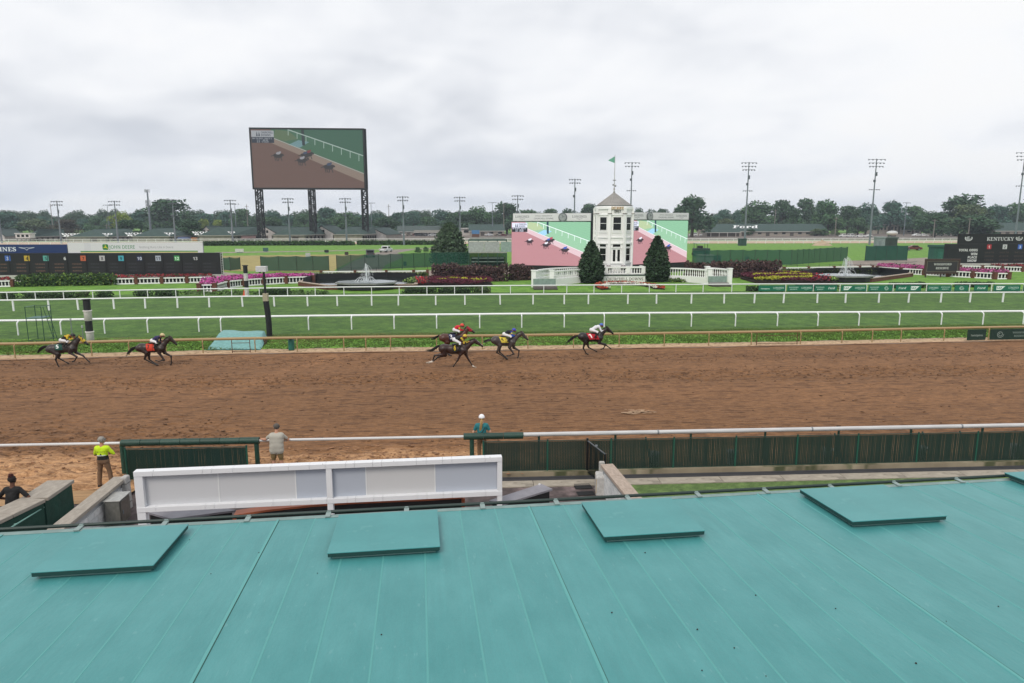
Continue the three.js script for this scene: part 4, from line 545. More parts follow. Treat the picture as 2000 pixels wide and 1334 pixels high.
  // helmet with its cover and peak, goggles, back number patch
  const hc = L(head), hg = new THREE.SphereGeometry(0.128, 16, 10, 0, Math.PI * 2, 0, Math.PI * 0.56); hg.scale(1.1, 1, 0.92); hg.rotateZ(-0.22); hg.translate(hc.x - 0.005, hc.y + 0.015, hc.z);
  const cap = part('helmet', flat(hg), M(r.cap, 0.55), t), pk = new THREE.CylinderGeometry(0.1, 0.1, 0.012, 12, 1, false, 0, Math.PI); pk.rotateZ(-0.25); pk.translate(hc.x + 0.07, hc.y + 0.02, hc.z); part('peak', flat(pk), M(r.peak ?? r.cap, 0.6), cap);
  const gg = new THREE.TorusGeometry(0.1, 0.018, 6, 20, Math.PI * 2); gg.rotateX(Math.PI / 2); gg.rotateZ(-0.2); gg.translate(hc.x + 0.012, hc.y - 0.012, hc.z); part('goggles', flat(gg), M(0x222220, 0.3), t);
  if (r.badge) { const p = L(P(r.elbow).lerp(shd, 0.75)); part('arm_badge', cyl(0.055, 0.055, 0.01, 0, 0, 0, 14).rotateX(Math.PI / 2).translate(p.x, p.y, p.z + 0.26), M(0xd8c33a, 0.7), t); }
  if (r.whip) { const a = P(r.whip[0]), b = P(r.whip[1]); a.z = b.z = hp_.z + 0.05; const ww = thing('riding_whip', r.whipLabel, 'whip', b); part('handle', rod(V(0, 0, 0), away(a, b).multiplyScalar(0.3), 0.016, 6), leather, ww); part('shaft', rod(away(a, b).multiplyScalar(0.28), away(a, b), 0.01, 5, 0.014), leather, ww); }
}
const GRP = 0;
racer({ num: 5, view: { ox: 0, oy: 640, s: 7.692, z: gp(114, 716.5).z }, coat: 0x2f2726, legs: 0x141110, label: 'dark grey racehorse at the far left with green number five cloth and yellow hood', hip: [775, 325], barrel: [900, 325], chest: [1075, 315], neck: [1130, 240], poll: [1205, 155], muzzle: [1318, 262], hood: 0xb9a02c, hoodDots: true,
  tail: [[715, 290], [650, 305], [595, 345], [560, 405]], hind: [[[868, 405], [838, 490], [868, 568], [885, 590]], [[885, 420], [885, 470], [1000, 530], [1030, 548]]], fore: [[[1050, 385], [1155, 447], [1125, 505], [1088, 520]], [[1140, 380], [1250, 432], [1318, 500], [1345, 522]]], cloth: [[848, 222], [968, 335]], slant: 0.1, clothCol: '#0c4a40', numCol: '#e8ecea', numX: 0.36,
  rider: { label: 'jockey in yellow and black patterned silks on the leftmost dark grey horse', hip: [925, 195], shoulder: [1035, 135], head: [1098, 128], knee: [1025, 212], foot: [965, 290], elbow: [1040, 188], hand: [1128, 165], silk: 0xc9ab2a, dots: 0x16140e, cap: 0x17181a } });
racer({ num: 7, view: { ox: 230, oy: 630, s: 13.343, z: gp(335, 714).z }, coat: 0x2b1d18, legs: 0x140f0d, label: 'dark bay racehorse second from the left with orange number seven cloth', hip: [615, 665], barrel: [850, 680], chest: [1110, 680], neck: [1185, 590], poll: [1370, 410], muzzle: [1535, 588],
  tail: [[520, 640], [400, 690], [280, 800], [195, 915]], hind: [[[755, 800], [700, 965], [930, 1085], [1030, 1120]], [[800, 815], [825, 975], [975, 1080], [1050, 1125]]], fore: [[[1075, 800], [1212, 990], [1070, 1022], [995, 1005]], [[1220, 800], [1392, 890], [1398, 1070], [1385, 1112]]], cloth: [[772, 510], [990, 745]], slant: 0.12, clothCol: '#c63a22', numCol: '#15110f', numX: 0.3, numSize: 180,
  rider: { label: 'jockey in navy blue silks and cream cap on the orange cloth horse', hip: [905, 480], shoulder: [1085, 395], head: [1165, 345], knee: [1020, 525], foot: [965, 655], elbow: [1070, 500], hand: [1185, 520], silk: 0x2a2554, sleeve: 0x1b1a30, cap: 0xcbb98c } });
racer({ num: 3, view: { ox: 820, oy: 620, s: 12.129, z: gp(880, 696).z }, coat: 0x4a261b, legs: 0x2a1712, label: 'reddish bay racehorse behind the yellow number six horse with red hood', hip: [565, 480], barrel: [770, 490], chest: [970, 480], neck: [1050, 390], poll: [1140, 255], muzzle: [1285, 360], hood: 0x9c2430,
  tail: [[465, 425], [390, 470], [300, 505], [220, 485]], hind: [[[640, 590], [545, 720], [650, 860], [700, 900]], [[680, 600], [600, 740], [700, 880], [750, 915]]], fore: [[[980, 610], [1110, 700], [1040, 800], [985, 800]], [[1020, 610], [1130, 720], [1120, 850], [1110, 885]]], cloth: [[690, 345], [860, 560]], slant: 0.12, clothCol: '#23294a', numCol: '#e6e6ea', numX: 0.32, numSize: 190,
  rider: { label: 'jockey in bright red silks and red cap on the reddish bay horse', hip: [815, 295], shoulder: [930, 225], head: [1003, 195], knee: [935, 330], foot: [860, 430], elbow: [965, 300], hand: [1045, 300], silk: 0xc02230, cap: 0xd8453c, badge: true, whip: [[1033, 85], [1062, 190]], whipLabel: 'thin black whip raised by the jockey in red' } });
racer({ num: 6, view: { ox: 820, oy: 620, s: 12.129, z: gp(926, 719).z }, coat: 0x301c17, legs: 0x15100e, label: 'dark bay racehorse at full stretch with white blaze and yellow number six cloth', hip: [560, 730], barrel: [770, 760], chest: [1000, 770], neck: [1110, 690], poll: [1300, 545], muzzle: [1485, 685], blaze: true, socks: ['h0', 'h1', 'f1'],
  tail: [[470, 660], [390, 705], [280, 770], [125, 775]], hind: [[[560, 880], [345, 905], [300, 1040], [165, 1078]], [[600, 890], [420, 950], [310, 1050], [215, 1088]]], fore: [[[960, 880], [895, 1020], [815, 1130], [795, 1165]], [[1090, 880], [1165, 1020], [1250, 1150], [1325, 1190]]], cloth: [[775, 640], [885, 815]], clothCol: '#17150f', numCol: '#d8bb2c', numX: 0.5, numSize: 230, ears: 0.02,
  rider: { label: 'jockey in black and yellow silks and white breeches on the number six horse', hip: [815, 525], shoulder: [985, 480], head: [1072, 450], knee: [955, 605], foot: [925, 770], elbow: [1050, 600], hand: [1185, 560], silk: 0x1d1f26, sleeve: 0xbfa52c, dots: 0x1a1a18, cap: 0xc9b236, peak: 0x1a1a1a } });
racer({ num: 4, view: { ox: 930, oy: 630, s: 14.825, z: gp(993, 702.5).z }, coat: 0x3f3836, legs: 0x1d1512, label: 'steel grey racehorse with yellow number four cloth, second from the front', hip: [560, 520], barrel: [770, 560], chest: [1010, 570], neck: [1110, 480], poll: [1325, 315], muzzle: [1490, 510],
  tail: [[430, 520], [340, 530], [260, 565], [180, 585]], hair: 0x3a3432, hind: [[[680, 680], [598, 880], [800, 1000], [890, 1072]], [[690, 690], [675, 865], [840, 1000], [910, 1075]]], fore: [[[960, 730], [1090, 920], [960, 975], [893, 975]], [[1090, 740], [1240, 820], [1228, 960], [1205, 1025]]], cloth: [[690, 375], [890, 580]], slant: 0.2, clothCol: '#c9b640', numCol: '#17140e', numX: 0.3, numSize: 170,
  rider: { label: 'jockey in dark silks with blue cap on the steel grey horse', hip: [810, 350], shoulder: [1015, 275], head: [1097, 235], knee: [1010, 415], foot: [925, 540], elbow: [1040, 400], hand: [1140, 365], silk: 0x101722, sleeve: 0x2348a0, cap: 0x3a3fb0, badge: true, whip: [[1130, 70], [1160, 190]], whipLabel: 'thin black whip raised by the jockey with blue cap' } });
racer({ num: 1, view: { ox: 1090, oy: 620, s: 14.823, z: gp(1147, 693).z }, coat: 0x1c1514, legs: 0x110d0c, label: 'nearly black leading racehorse at the right with red number one cloth', hip: [700, 560], barrel: [920, 600], chest: [1170, 600], neck: [1230, 510], poll: [1425, 325], muzzle: [1590, 485],
  tail: [[570, 540], [450, 590], [330, 680], [200, 765]], hind: [[[780, 720], [730, 900], [810, 1050], [868, 1082]], [[840, 740], [880, 880], [1045, 965], [1115, 998]]], fore: [[[1180, 745], [1365, 795], [1490, 895], [1530, 922]], [[1200, 755], [1372, 812], [1315, 905], [1240, 935]]], cloth: [[850, 395], [1130, 640]], slant: 0.22, clothCol: '#b01f2e', numCol: '#f0e6e4', numX: 0.28, numSize: 210,
  rider: { label: 'jockey all in white with blue and white cap on the leading horse', hip: [960, 375], shoulder: [1185, 275], head: [1255, 235], knee: [1140, 430], foot: [1075, 570], elbow: [1235, 400], hand: [1310, 375], silk: 0xd6d9de, cap: 0x4a66b8 } });

// ---------------------------------------------------------------- people by the outside rail
function standing(o) {                                            // built in metres at the feet, facing away from the viewer (-z)
  const p = o.at, B = [], S = o.scale ?? 1, v = (x, y, z) => V(x * S, y * S, z * S), top = C(o.top), low = C(o.low), sk = C(o.skin ?? skin), shoe = C(o.shoe ?? 0x1c1a19), sl = o.sleeve ? C(o.sleeve) : top, hairC = C(o.hair), torsoLow = o.topLow ? C(o.topLow) : top;
  const st = o.stance ?? 0.12, bend = o.bend ?? 0;                // bend: forward lean of the trunk
  const hipY = 0.93, sh = v(0, 1.43 - bend * 0.12, -bend * 0.3), mid = v(0, 1.16, -bend * 0.1), pel = v(0, 0.97, 0);
  for (const d of [-1, 1]) {
    const f = v(d * st, 0.06, o.stride ? d * o.stride : 0), kn = v(d * (st * 0.65 + 0.04), 0.5, f.z * 0.5 / S - 0.03), hj = v(d * 0.09, 0.92, 0), bare = o.shorts;
    B.push(bone(hj, kn, 0.1 * S, 0.066 * S, low, { k: 0.05 }), bone(kn, f.clone().setY(0.1 * S), 0.064 * S, 0.05 * S, bare ? sk : low, { k: 0.03 }), bone(f.clone().add(v(0, -0.01, 0.05)), f.clone().add(v(d * 0.03, -0.02, -0.15)), 0.042 * S, 0.036 * S, shoe, { k: 0.03 }));
    if (!bare) B.push(bone(kn, f.clone().setY(0.12 * S), 0.072 * S, 0.066 * S, low, { k: 0.02 })); else B.push(bone(hj, kn.clone().lerp(hj, 0.25), 0.105 * S, 0.092 * S, low, { k: 0.03 }));
  }
  B.push(bone(v(-0.07, 0.95, 0.01), v(0.07, 0.95, 0.01), 0.115 * S, 0.115 * S, low, { k: 0.05 }), bone(v(-0.06, 1.04, 0), v(0.06, 1.04, 0), 0.12 * S, 0.12 * S, torsoLow, { k: 0.05 }), bone(pel.clone().add(v(0, 0.08, 0)), mid, 0.14 * S, 0.135 * S, torsoLow, { k: 0.06, sz: 1.15 }), bone(mid.clone().add(v(-0.05, 0.02, 0)), sh.clone().add(v(-0.09, -0.08, 0)), 0.11 * S, 0.11 * S, top, { k: 0.07 }), bone(mid.clone().add(v(0.05, 0.02, 0)), sh.clone().add(v(0.09, -0.08, 0)), 0.11 * S, 0.11 * S, top, { k: 0.07 }), bone(sh.clone().add(v(-0.15, -0.03, 0)), sh.clone().add(v(0.15, -0.03, 0)), 0.075 * S, 0.075 * S, top, { k: 0.06 }));
  if (o.hem) for (const [y, w] of [[0, 0.12], [0.16, 0.115], [0.32, 0.115], [0.46, 0.12]]) B.push(bone(v(-w, o.hem + y, -bend * y * 0.3), v(w, o.hem + y, -bend * y * 0.3), 0.128 * S, 0.128 * S, torsoLow, { k: 0.06 }));
  const hd = sh.clone().add(v(0, 0.235, -0.02 - bend * 0.09)), tn = o.turn ?? 0, fw = V(Math.sin(tn), -0.12, -Math.cos(tn)).normalize();
  B.push(bone(sh.clone().add(v(0, 0.0, 0)), hd.clone().add(v(0, -0.06, 0)), 0.062 * S, 0.055 * S, sk, { k: 0.03 }), bone(hd.clone().add(v(0, 0.035, 0.015)), hd.clone().addScaledVector(fw, 0.02), 0.1 * S, 0.09 * S, hairC, { k: 0.03 }), bone(hd.clone().addScaledVector(fw, 0.05), hd.clone().addScaledVector(fw, 0.06).add(v(0, -0.06, 0)), 0.072 * S, 0.055 * S, sk, { k: 0.03 }), bone(hd.clone().addScaledVector(fw, 0.12), hd.clone().addScaledVector(fw, 0.14).add(v(0, -0.03, 0)), 0.013, 0.017, sk, { k: 0.02 }), bone(hd.clone().addScaledVector(fw, 0.115).add(v(0, -0.075, 0)), hd.clone().addScaledVector(fw, 0.118).add(v(0.012, -0.075, 0)), 0.014, 0.014, C(0x8f4f46), { k: 0.01 }));
  const sd = V(-fw.z, 0, fw.x).normalize(); for (const d of [-1, 1]) { const e = hd.clone().addScaledVector(sd, d * 0.094 * S); B.push(bone(e.clone().add(v(0, 0.01, 0)), e.clone().add(v(0, -0.03, 0)), 0.018, 0.013, sk, { k: 0.008 })); const ey = hd.clone().addScaledVector(fw, 0.112).addScaledVector(sd, d * 0.034).add(v(0, 0.012, 0)); B.push(bone(ey, ey.clone().add(v(0, 0.001, 0)), 0.013, 0.013, C(0x1d1613), { k: 0.004 })); }
  const H = [];
  o.arms.forEach(([el, wr, fwd, palm], i) => { const d = i ? 1 : -1, sj = sh.clone().add(v(d * 0.185, -0.035, 0)), e = v(...el), w = v(...wr), half = sj.clone().lerp(e, o.sleeveLen ?? 0.75); B.push(bone(sj, half, 0.066 * S, 0.06 * S, sl, { k: 0.04 }), bone(half, e, 0.05 * S, 0.043 * S, o.long ? sl : sk, { k: 0.015 }), bone(e, w, 0.044 * S, 0.03 * S, o.long ? sl : sk, { k: 0.02 })); H.push(skinMesh([bone(w.clone().addScaledVector(V(...fwd).normalize(), -0.03), w, 0.03, 0.026, sk, { k: 0.01 }), ...hand(w, V(...fwd), V(...palm), sk, 0.5, S)], 0.007)); });
  const t = thing('person', o.label, 'person', p, o.face ?? 0, 'people watching at the outside rail'), f = field(B);
  const body = skinMesh(B, 0.014, (x, y, z, w) => { if (w.c === top && o.band && y < o.band) return torsoLow; if (o.hem && w.c === low && y > (o.hem - 0.09) * S) return torsoLow; });
  // soft cloth wrinkles
  const ps = body.attributes.position, nn = body.attributes.normal; for (let i = 0; i < ps.count; i++) { const x = ps.getX(i), y = ps.getY(i), z = ps.getZ(i), k = y < 1.4 * S && y > 0.15 ? 0.011 * (fbm(x * 7 + y * 5, y * 11 + z * 6, 3, 401 + o.id) - 0.5) : 0; ps.setXYZ(i, x + nn.getX(i) * k, y + nn.getY(i) * k, z + nn.getZ(i) * k); } body.computeVertexNormals();
  part('body', merge([body, ...H]), CLOTHMAT, t);
  if (o.hairStyle) o.hairStyle(t, hd, S, M(o.hair, 0.8));
  return { t, f, hd, sh, B };
}
const tuftHair = (t, hd, S, m, n = 160, r = 0.108, len = 0.05, face = -1, y0 = -0.05) => { seed(n * 7); const l = []; for (let i = 0; i < n; i++) { const a = rnd() * 6.28, e = Math.asin(rr(-0.35, 1)), d = V(Math.cos(a) * Math.cos(e), Math.sin(e), Math.sin(a) * Math.cos(e)); if (d.z * face > 0.45 && d.y < 0.5) continue; const p = hd.clone().add(V(0, 0.03, 0.005)).addScaledVector(d, r * S * 0.9); l.push(rod(p, p.clone().addScaledVector(d, len * rr(0.2, 0.5)).add(V(rr(-0.03, 0.03), -len * rr(0.2, 1), rr(-0.02, 0.02))), 0.016, 4, 0.004)); } part('hair', l, m, t); };
// security guard
{
  const p = gp(207, 951, -0.02), g = standing({ id: 1, at: V(p.x, -0.02, p.z), scale: 1.02, label: 'security guard in neon yellow and black jacket standing with legs apart', top: 0xbfe01a, topLow: 0x121316, band: 1.17, low: 0x6e5540, hair: 0x8d8a84, stance: 0.2, turn: 0.5, arms: [[[-0.3, 1.14, -0.1], [-0.14, 1.1, -0.26], [1, 0, -0.2], [0, 0, 1]], [[0.32, 1.17, -0.08], [0.2, 1.1, -0.28], [-1, 0.1, -0.2], [0, 0, 1]]], long: true, hairStyle: (t, hd, S, m) => tuftHair(t, hd, S, m, 190, 0.108, 0.05) });
  const rows = (y0, y1, x0, x1, n = 8) => { const r = []; for (let j = 0; j <= n; j++) { const row = []; for (let i = 0; i <= 14; i++) row.push(V(mix(x0, x1, i / 14), mix(y0, y1, j / n), 0.5)); r.push(row); } return r; };
  const tx = canvasTex(256, 64, (c, w, h) => { c.fillStyle = '#c3e31c'; c.fillRect(0, 0, w, h); c.fillStyle = '#15181a'; c.font = 'bold 50px sans-serif'; c.textAlign = 'center'; c.textBaseline = 'middle'; c.fillText('SECURITY', w / 2, h / 2 + 2, w * 0.94); });
  part('back_lettering', patch(drape(g.f, rows(1.27, 1.36, -0.16, 0.16), V(0, 0, -1), 0.012)), M(0xffffff, 0.8, { map: tx }), g.t); part('reflective_band', patch(drape(g.f, rows(1.175, 1.205, -0.15, 0.15), V(0, 0, -1), 0.012)), M(0xc9cdd0, 0.35), g.t);
}
// man in a grey shirt leaning on the rail
{
  const p = gp(548, 918, 0), at = V(p.x, 0, RZ + 0.42);
  standing({ id: 2, at, scale: 1.06, label: 'man in pale grey T-shirt and khaki shorts leaning on the white rail', top: 0xa9a69c, low: 0x75623f, hair: 0x55504b, skin: 0xb98a72, bend: 0.32, hem: 0.84, shorts: true, stance: 0.14, turn: -0.45, arms: [[[-0.42, 1.17, -0.2], [-0.6, 1.13, -0.37], [-0.6, -0.1, -0.7], [0, -1, 0.1]], [[0.34, 1.13, -0.26], [0.08, 1.14, -0.4], [-1, 0, -0.2], [0, -1, 0]]], sleeveLen: 0.62, hairStyle: (t, hd, S, m) => tuftHair(t, hd, S, m, 130, 0.102, 0.018) });
}
// woman in a white cap beyond the padded rail
{
  const d = sight(941, 850), z = RZ - 0.42, x = d[0] * z / d[2], at = V(x, -0.02, z);
  const g = standing({ id: 3, at, scale: 1.05, label: 'woman in white cap and teal shirt with long blond ponytail behind the padded rail', top: 0x1f6f76, low: 0x8d7358, hair: 0xa98a58, skin: 0xc39a82, stance: 0.09, arms: [[[-0.3, 1.14, -0.02], [-0.14, 1.0, -0.22], [0.8, -0.1, -0.4], [0, 0, 1]], [[0.3, 1.14, -0.02], [0.14, 1.0, -0.22], [-0.8, -0.1, -0.4], [0, 0, 1]]], sleeveLen: 0.6, hairStyle: (t, hd, S, m) => { seed(8); const l = []; for (let k = 0; k < 26; k++) { const a = rr(-1, 1), b = rr(-1, 1), e = rr(0.85, 1.1); l.push(taperTube([hd.clone().add(V(0.01 * a, 0.0, 0.1)), hd.clone().add(V(-0.01 + 0.03 * a, -0.12, 0.15 + 0.02 * b)), hd.clone().add(V(-0.03 + 0.04 * a, -0.28 * e, 0.15 + 0.02 * b)), hd.clone().add(V(-0.06 + 0.03 * a, -0.46 * e, 0.14))], 0.016, 0.006)); } part('ponytail', l, m, t); const cg = new THREE.SphereGeometry(0.122, 18, 10, 0, Math.PI * 2, 0, Math.PI * 0.53); cg.scale(0.95, 1, 1.05); cg.translate(hd.x, hd.y + 0.03, hd.z); const cap = part('cap', flat(cg), M(0xe6e8ec, 0.7), t); const bl = new THREE.CylinderGeometry(0.1, 0.11, 0.01, 14, 1, false, Math.PI / 2, Math.PI); bl.rotateX(0.12); bl.translate(hd.x, hd.y + 0.025, hd.z - 0.06); part('peak', flat(bl), M(0xe6e8ec, 0.7), cap); } });
  part('bag_strap', tube([V(0.12, 1.42, 0.11), V(0.04, 1.28, 0.15), V(-0.08, 1.12, 0.15), V(-0.17, 0.98, 0.1)], 0.014, 14, 5), M(0x1b2322, 0.7), g.t);
}
// woman in black behind the green wall
{
  const p = gp(2, 986, 0.95), at = V(p.x, -0.25, p.z - 0.5);
  standing({ id: 4, at, scale: 1.06, label: 'woman in black shirt with dark red bun behind the green wall', top: 0x0b0b0d, low: 0x2a2624, hair: 0x1d1413, skin: 0x5a3a2c, stance: 0.1, bend: 0.2, arms: [[[-0.4, 1.14, -0.05], [-0.2, 1.0, -0.25], [0.8, -0.1, -0.4], [0, 0, 1]], [[0.42, 1.14, -0.05], [0.2, 1.0, -0.25], [-0.8, -0.1, -0.4], [0, 0, 1]]], sleeveLen: 0.8, hairStyle: (t, hd, S, m) => { tuftHair(t, hd, S, m, 120, 0.1, 0.02); seed(4); const l = []; for (let k = 0; k < 60; k++) { const d = V(rr(-1, 1), rr(-0.6, 1), rr(-1, 1)).normalize(), c = hd.clone().add(V(0, 0.14, 0.04)); l.push(rod(c, c.clone().addScaledVector(d, rr(0.05, 0.085)), 0.02, 4, 0.012)); } part('bun', l, M(0x4a211d, 0.8), t); } });
}
// ================================================================ THINGS BESIDE THE COURSES
const ringBand = (r, h, y, c = 12) => lathe([[0, y], [r, y], [r * 1.12, y + 0.03], [r * 1.12, y + 0.09], [r, y + 0.12], [r, y + h]], c);
{ // striped winning pole on the grass bank
  const b = gp(177, 667), t = thing('striped_pole', 'stout black and white banded pole on the bank behind the leftmost horse', 'pole', b), s = scaleAt(b), r = 7 / s, H = hp(172, 585, b), n = 4, h = H / n; for (let k = 0; k < n; k++) part(k % 2 ? 'black_band' : 'white_band', k % 2 ? cyl(r * 0.93, r * 0.93, h - 0.004, 0, k * h, 0, 14) : lathe([[0, 0], [r, 0], [r, h - 0.12], [r * 1.16, h - 0.1], [r * 1.16, h - 0.004], [0, h - 0.004]], 14, 0, k * h, 0), k % 2 ? M(0x1a1c20, 0.7) : MG(0xd9d6d2, 0.6), t);
  part('cap', lathe([[0, 0.06], [r * 1.2, 0.03], [r * 1.2, 0], [0, 0]], 14, 0, H, 0), M(0x1a1c20, 0.7), t);
}
{ // camera pole: padded foot, pale block, thin mast, white housing
  const b = gp(526, 658), s = scaleAt(b), t = thing('camera_pole', 'tall black padded camera pole with white box on top beside the tarpaulin', 'pole', b), y1 = hp(521, 588, b), y2 = hp(521, 573, b), y3 = hp(516, 531, b), y4 = hp(514, 520, b);
  part('padding', tube([V(0.02, 0, 0), V(0.03, y1 * 0.35, 0), V(-0.02, y1 * 0.7, 0), V(-0.1, y1, 0)], 5.6 / s, 20, 12), MG(0x1c1e23, 0.8), t); part('collar', rbox(9.5 / s, y2 - y1, 9.5 / s, 0.02, -0.1, (y1 + y2) / 2, 0), MG(0xb6ad94, 0.8), t);
  part('mast', tube([V(-0.1, y2, 0), V(-0.12, (y2 + y3) / 2, 0), V(-0.13, y3, 0)], 2.2 / s, 10, 8), M(0x15181a, 0.6), t); const h = part('housing', rbox(20 / s, y4 - y3, 14 / s, 0.03, -0.28, (y3 + y4) / 2, 0), MG(0xd5d7da, 0.5), t); part('lens', cyl(0.09, 0.09, 0.08, -0.42, y3 - 0.08, 0.05, 12), M(0x101214, 0.3), h);
}
{ // infield striped pole and traffic cone
  const b = gp(482.5, 577), s = scaleAt(b), t = thing('striped_pole', 'black and white banded pole on the infield lawn beside an orange cone', 'pole', b), H = hp(480, 519, b), h = H / 4, r = 4.2 / s; for (let k = 0; k < 4; k++) part(k % 2 ? 'black_band' : 'white_band', cyl(r, r, h - 0.004, 0, k * h, 0, 12), k % 2 ? M(0x1a1c20, 0.7) : MG(0xdad8d4, 0.6), t); part('cap', cyl(r * 1.4, r * 1.4, 0.07, 0, H, 0, 12), M(0x1a1c20, 0.7), t);
  const c = gp(479, 576.5), k = thing('traffic_cone', 'orange traffic cone at the foot of the infield banded pole', 'traffic cone', V(c.x, 0, c.z + 0.35)); part('cone', lathe([[0, 0.72], [0.03, 0.72], [0.17, 0.04], [0.16, 0.04], [0, 0.7]], 14), M(0xd8502a, 0.6), k); part('foot', rbox(0.42, 0.04, 0.42, 0.01, 0, 0.02, 0), M(0xc8461f, 0.7), k);
}
{ // green pipe stand with platform and ladder
  const b = gp(78, 666), s = scaleAt(b), t = thing('viewing_stand', 'dark green pipe stand with small platform and ladder on the left bank', 'stand', b), g = MG(0x14473c, 0.5), yt = hp(72, 598, b), yp = hp(72, 621, b), w = 15 / s, d = 0.75;
  for (const x of [-w, w]) for (const z of [0.4, 0.4 - d * 1.6]) part('leg', rod(V(x, 0, z), V(x, yt, z), 0.026), g, t);
  for (const y of [yt - 0.03, 0.1]) { for (const z of [0.4, 0.4 - d * 1.6]) part('brace', rod(V(-w, y, z), V(w, y, z), 0.018), g, t); for (const x of [-w, w]) part('brace', rod(V(x, y, 0.4), V(x, y, 0.4 - d * 1.6), 0.018), y > 1 ? MG(0x6f8f87, 0.5) : g, t); }
  part('platform', bas(w * 2 + 0.06, 0.05, d * 1.6 + 0.06, 0, yp, 0.4 - d * 0.8), MG(0x47706a, 0.6), t);
  const x0 = w + 0.04, x1 = w + 0.62, z0 = 0.2, z1 = -0.25; part('ladder_rail', rod(V(x0, yp + 0.9, z0), V(x1, 0, z0), 0.022), g, t); part('ladder_rail', rod(V(x0, yp + 0.9, z1), V(x1, 0, z1), 0.022), g, t);
  for (let k = 1; k < 8; k++) { const u = k / 8 * 0.85, x = mix(x1, x0, u), y = mix(0, yp + 0.9, u); part('rung', rod(V(x, y, z0), V(x, y, z1), 0.018), MG(0x3d6a60, 0.5), t); }
}
for (const [px, py, top, label] of [[141, 655, 623, 'thin grey sensor post left of the banded pole'], [163, 664, 637, 'short grey sensor post touching the banded pole']]) { const b = gp(px, py), t = thing('sensor_post', label, 'post', b), H = hp(px, top, b); part('stake', cyl(0.035, 0.03, H, 0, 0, 0, 8), galv, t); part('head', rbox(0.11, 0.18, 0.1, 0.02, 0, H - 0.05, 0), MG(0xb9bdc0, 0.5), t); }
{ // teal barrel
  const b = gp(569.5, 684), s = scaleAt(b), H = hp(569, 658.5, b), r = 6 / s, t = thing('litter_barrel', 'teal green litter barrel behind the tan rail right of the tarpaulin', 'barrel', b); part('barrel', lathe([[0, 0], [r * 0.9, 0], [r, 0.05], [r, H * 0.45], [r * 1.04, H * 0.47], [r, H * 0.49], [r, H - 0.08], [0, H - 0.08]], 16), MG(0x1b6f63, 0.5), t); part('lid', lathe([[0, H], [r * 0.7, H], [r * 1.06, H - 0.07], [r * 1.06, H - 0.11], [0, H - 0.11]], 16), MG(0x5f9c95, 0.5), t);
}
{ // tarpaulin pulled over a low stack
  const fl = gp(400, 684), fr = gp(509, 684), o = V((fl.x + fr.x) / 2, 0, fl.z - 1.6), n = 44, pos = [], uv = [], idx = [], H = 0.62; const bl = gp(431, 645, 0.7), brr = gp(521, 646, 0.75);
  for (let j = 0; j <= n; j++) for (let i = 0; i <= n; i++) { const u = i / n, v = j / n, f = fl.clone().lerp(fr, u), b = bl.clone().lerp(brr, u); b.z = Math.max(b.z, fl.z - 5.2); const p = f.lerp(b, v); let y = mix(0.03, 0.7, smooth(0, 0.75, v)) + 0.06 * Math.sin(u * 3.1) * v; y += 0.09 * (fbm(u * 5, v * 4, 4, 501) - 0.5) * smooth(0, 0.12, v) + 0.05 * smooth(0.86, 1, v) * Math.sin(u * 9); const e = Math.min(smooth(0, 0.07, u), smooth(1, 0.95, u)); y *= mix(0.35, 1, e); if (v > 0.985) y *= 0.4; pos.push(p.x - o.x + 0.05 * (fbm(v * 6, u, 2, 503) - 0.5), Math.max(0.02, y), p.z - o.z + 0.1 * (fbm(u * 6, v, 3, 507) - 0.5)); uv.push(u * 3, v * 3); }
  for (let j = 0; j < n; j++) for (let i = 0; i < n; i++) { const a = j * (n + 1) + i, b = a + n + 1; idx.push(a, a + 1, b, a + 1, b + 1, b); }
  const g = new THREE.BufferGeometry(); g.setAttribute('position', new THREE.Float32BufferAttribute(pos, 3)); g.setAttribute('uv', new THREE.Float32BufferAttribute(uv, 2)); g.setIndex(idx); g.computeVertexNormals();
  const t = thing('tarpaulin', 'pale turquoise tarpaulin spread over a low heap behind the tan rail', 'tarpaulin', o); part('sheet', g, MG(0x73aca9, 0.5), t);
  const hem = []; for (let i = 0; i <= n; i++) hem.push(V(pos[i * 3], pos[i * 3 + 1] + 0.01, pos[i * 3 + 2])); part('hem', tube(hem, 0.035, 60, 5), MG(0x3f7f7c, 0.6), t);
  const heap = []; seed(3); for (let k = 0; k < 4; k++) heap.push(bas(mix(fl.x, fr.x, 0.9) - mix(fl.x, fr.x, 0.2), 0.1, 0.6, 0.3, k * 0.1, -0.4 - k * 0.15)); solo('timber_stack', heap, MG(0x5a4a38, 0.9), 'low timber stack hidden under the turquoise tarpaulin', 'timber', null, o);
}

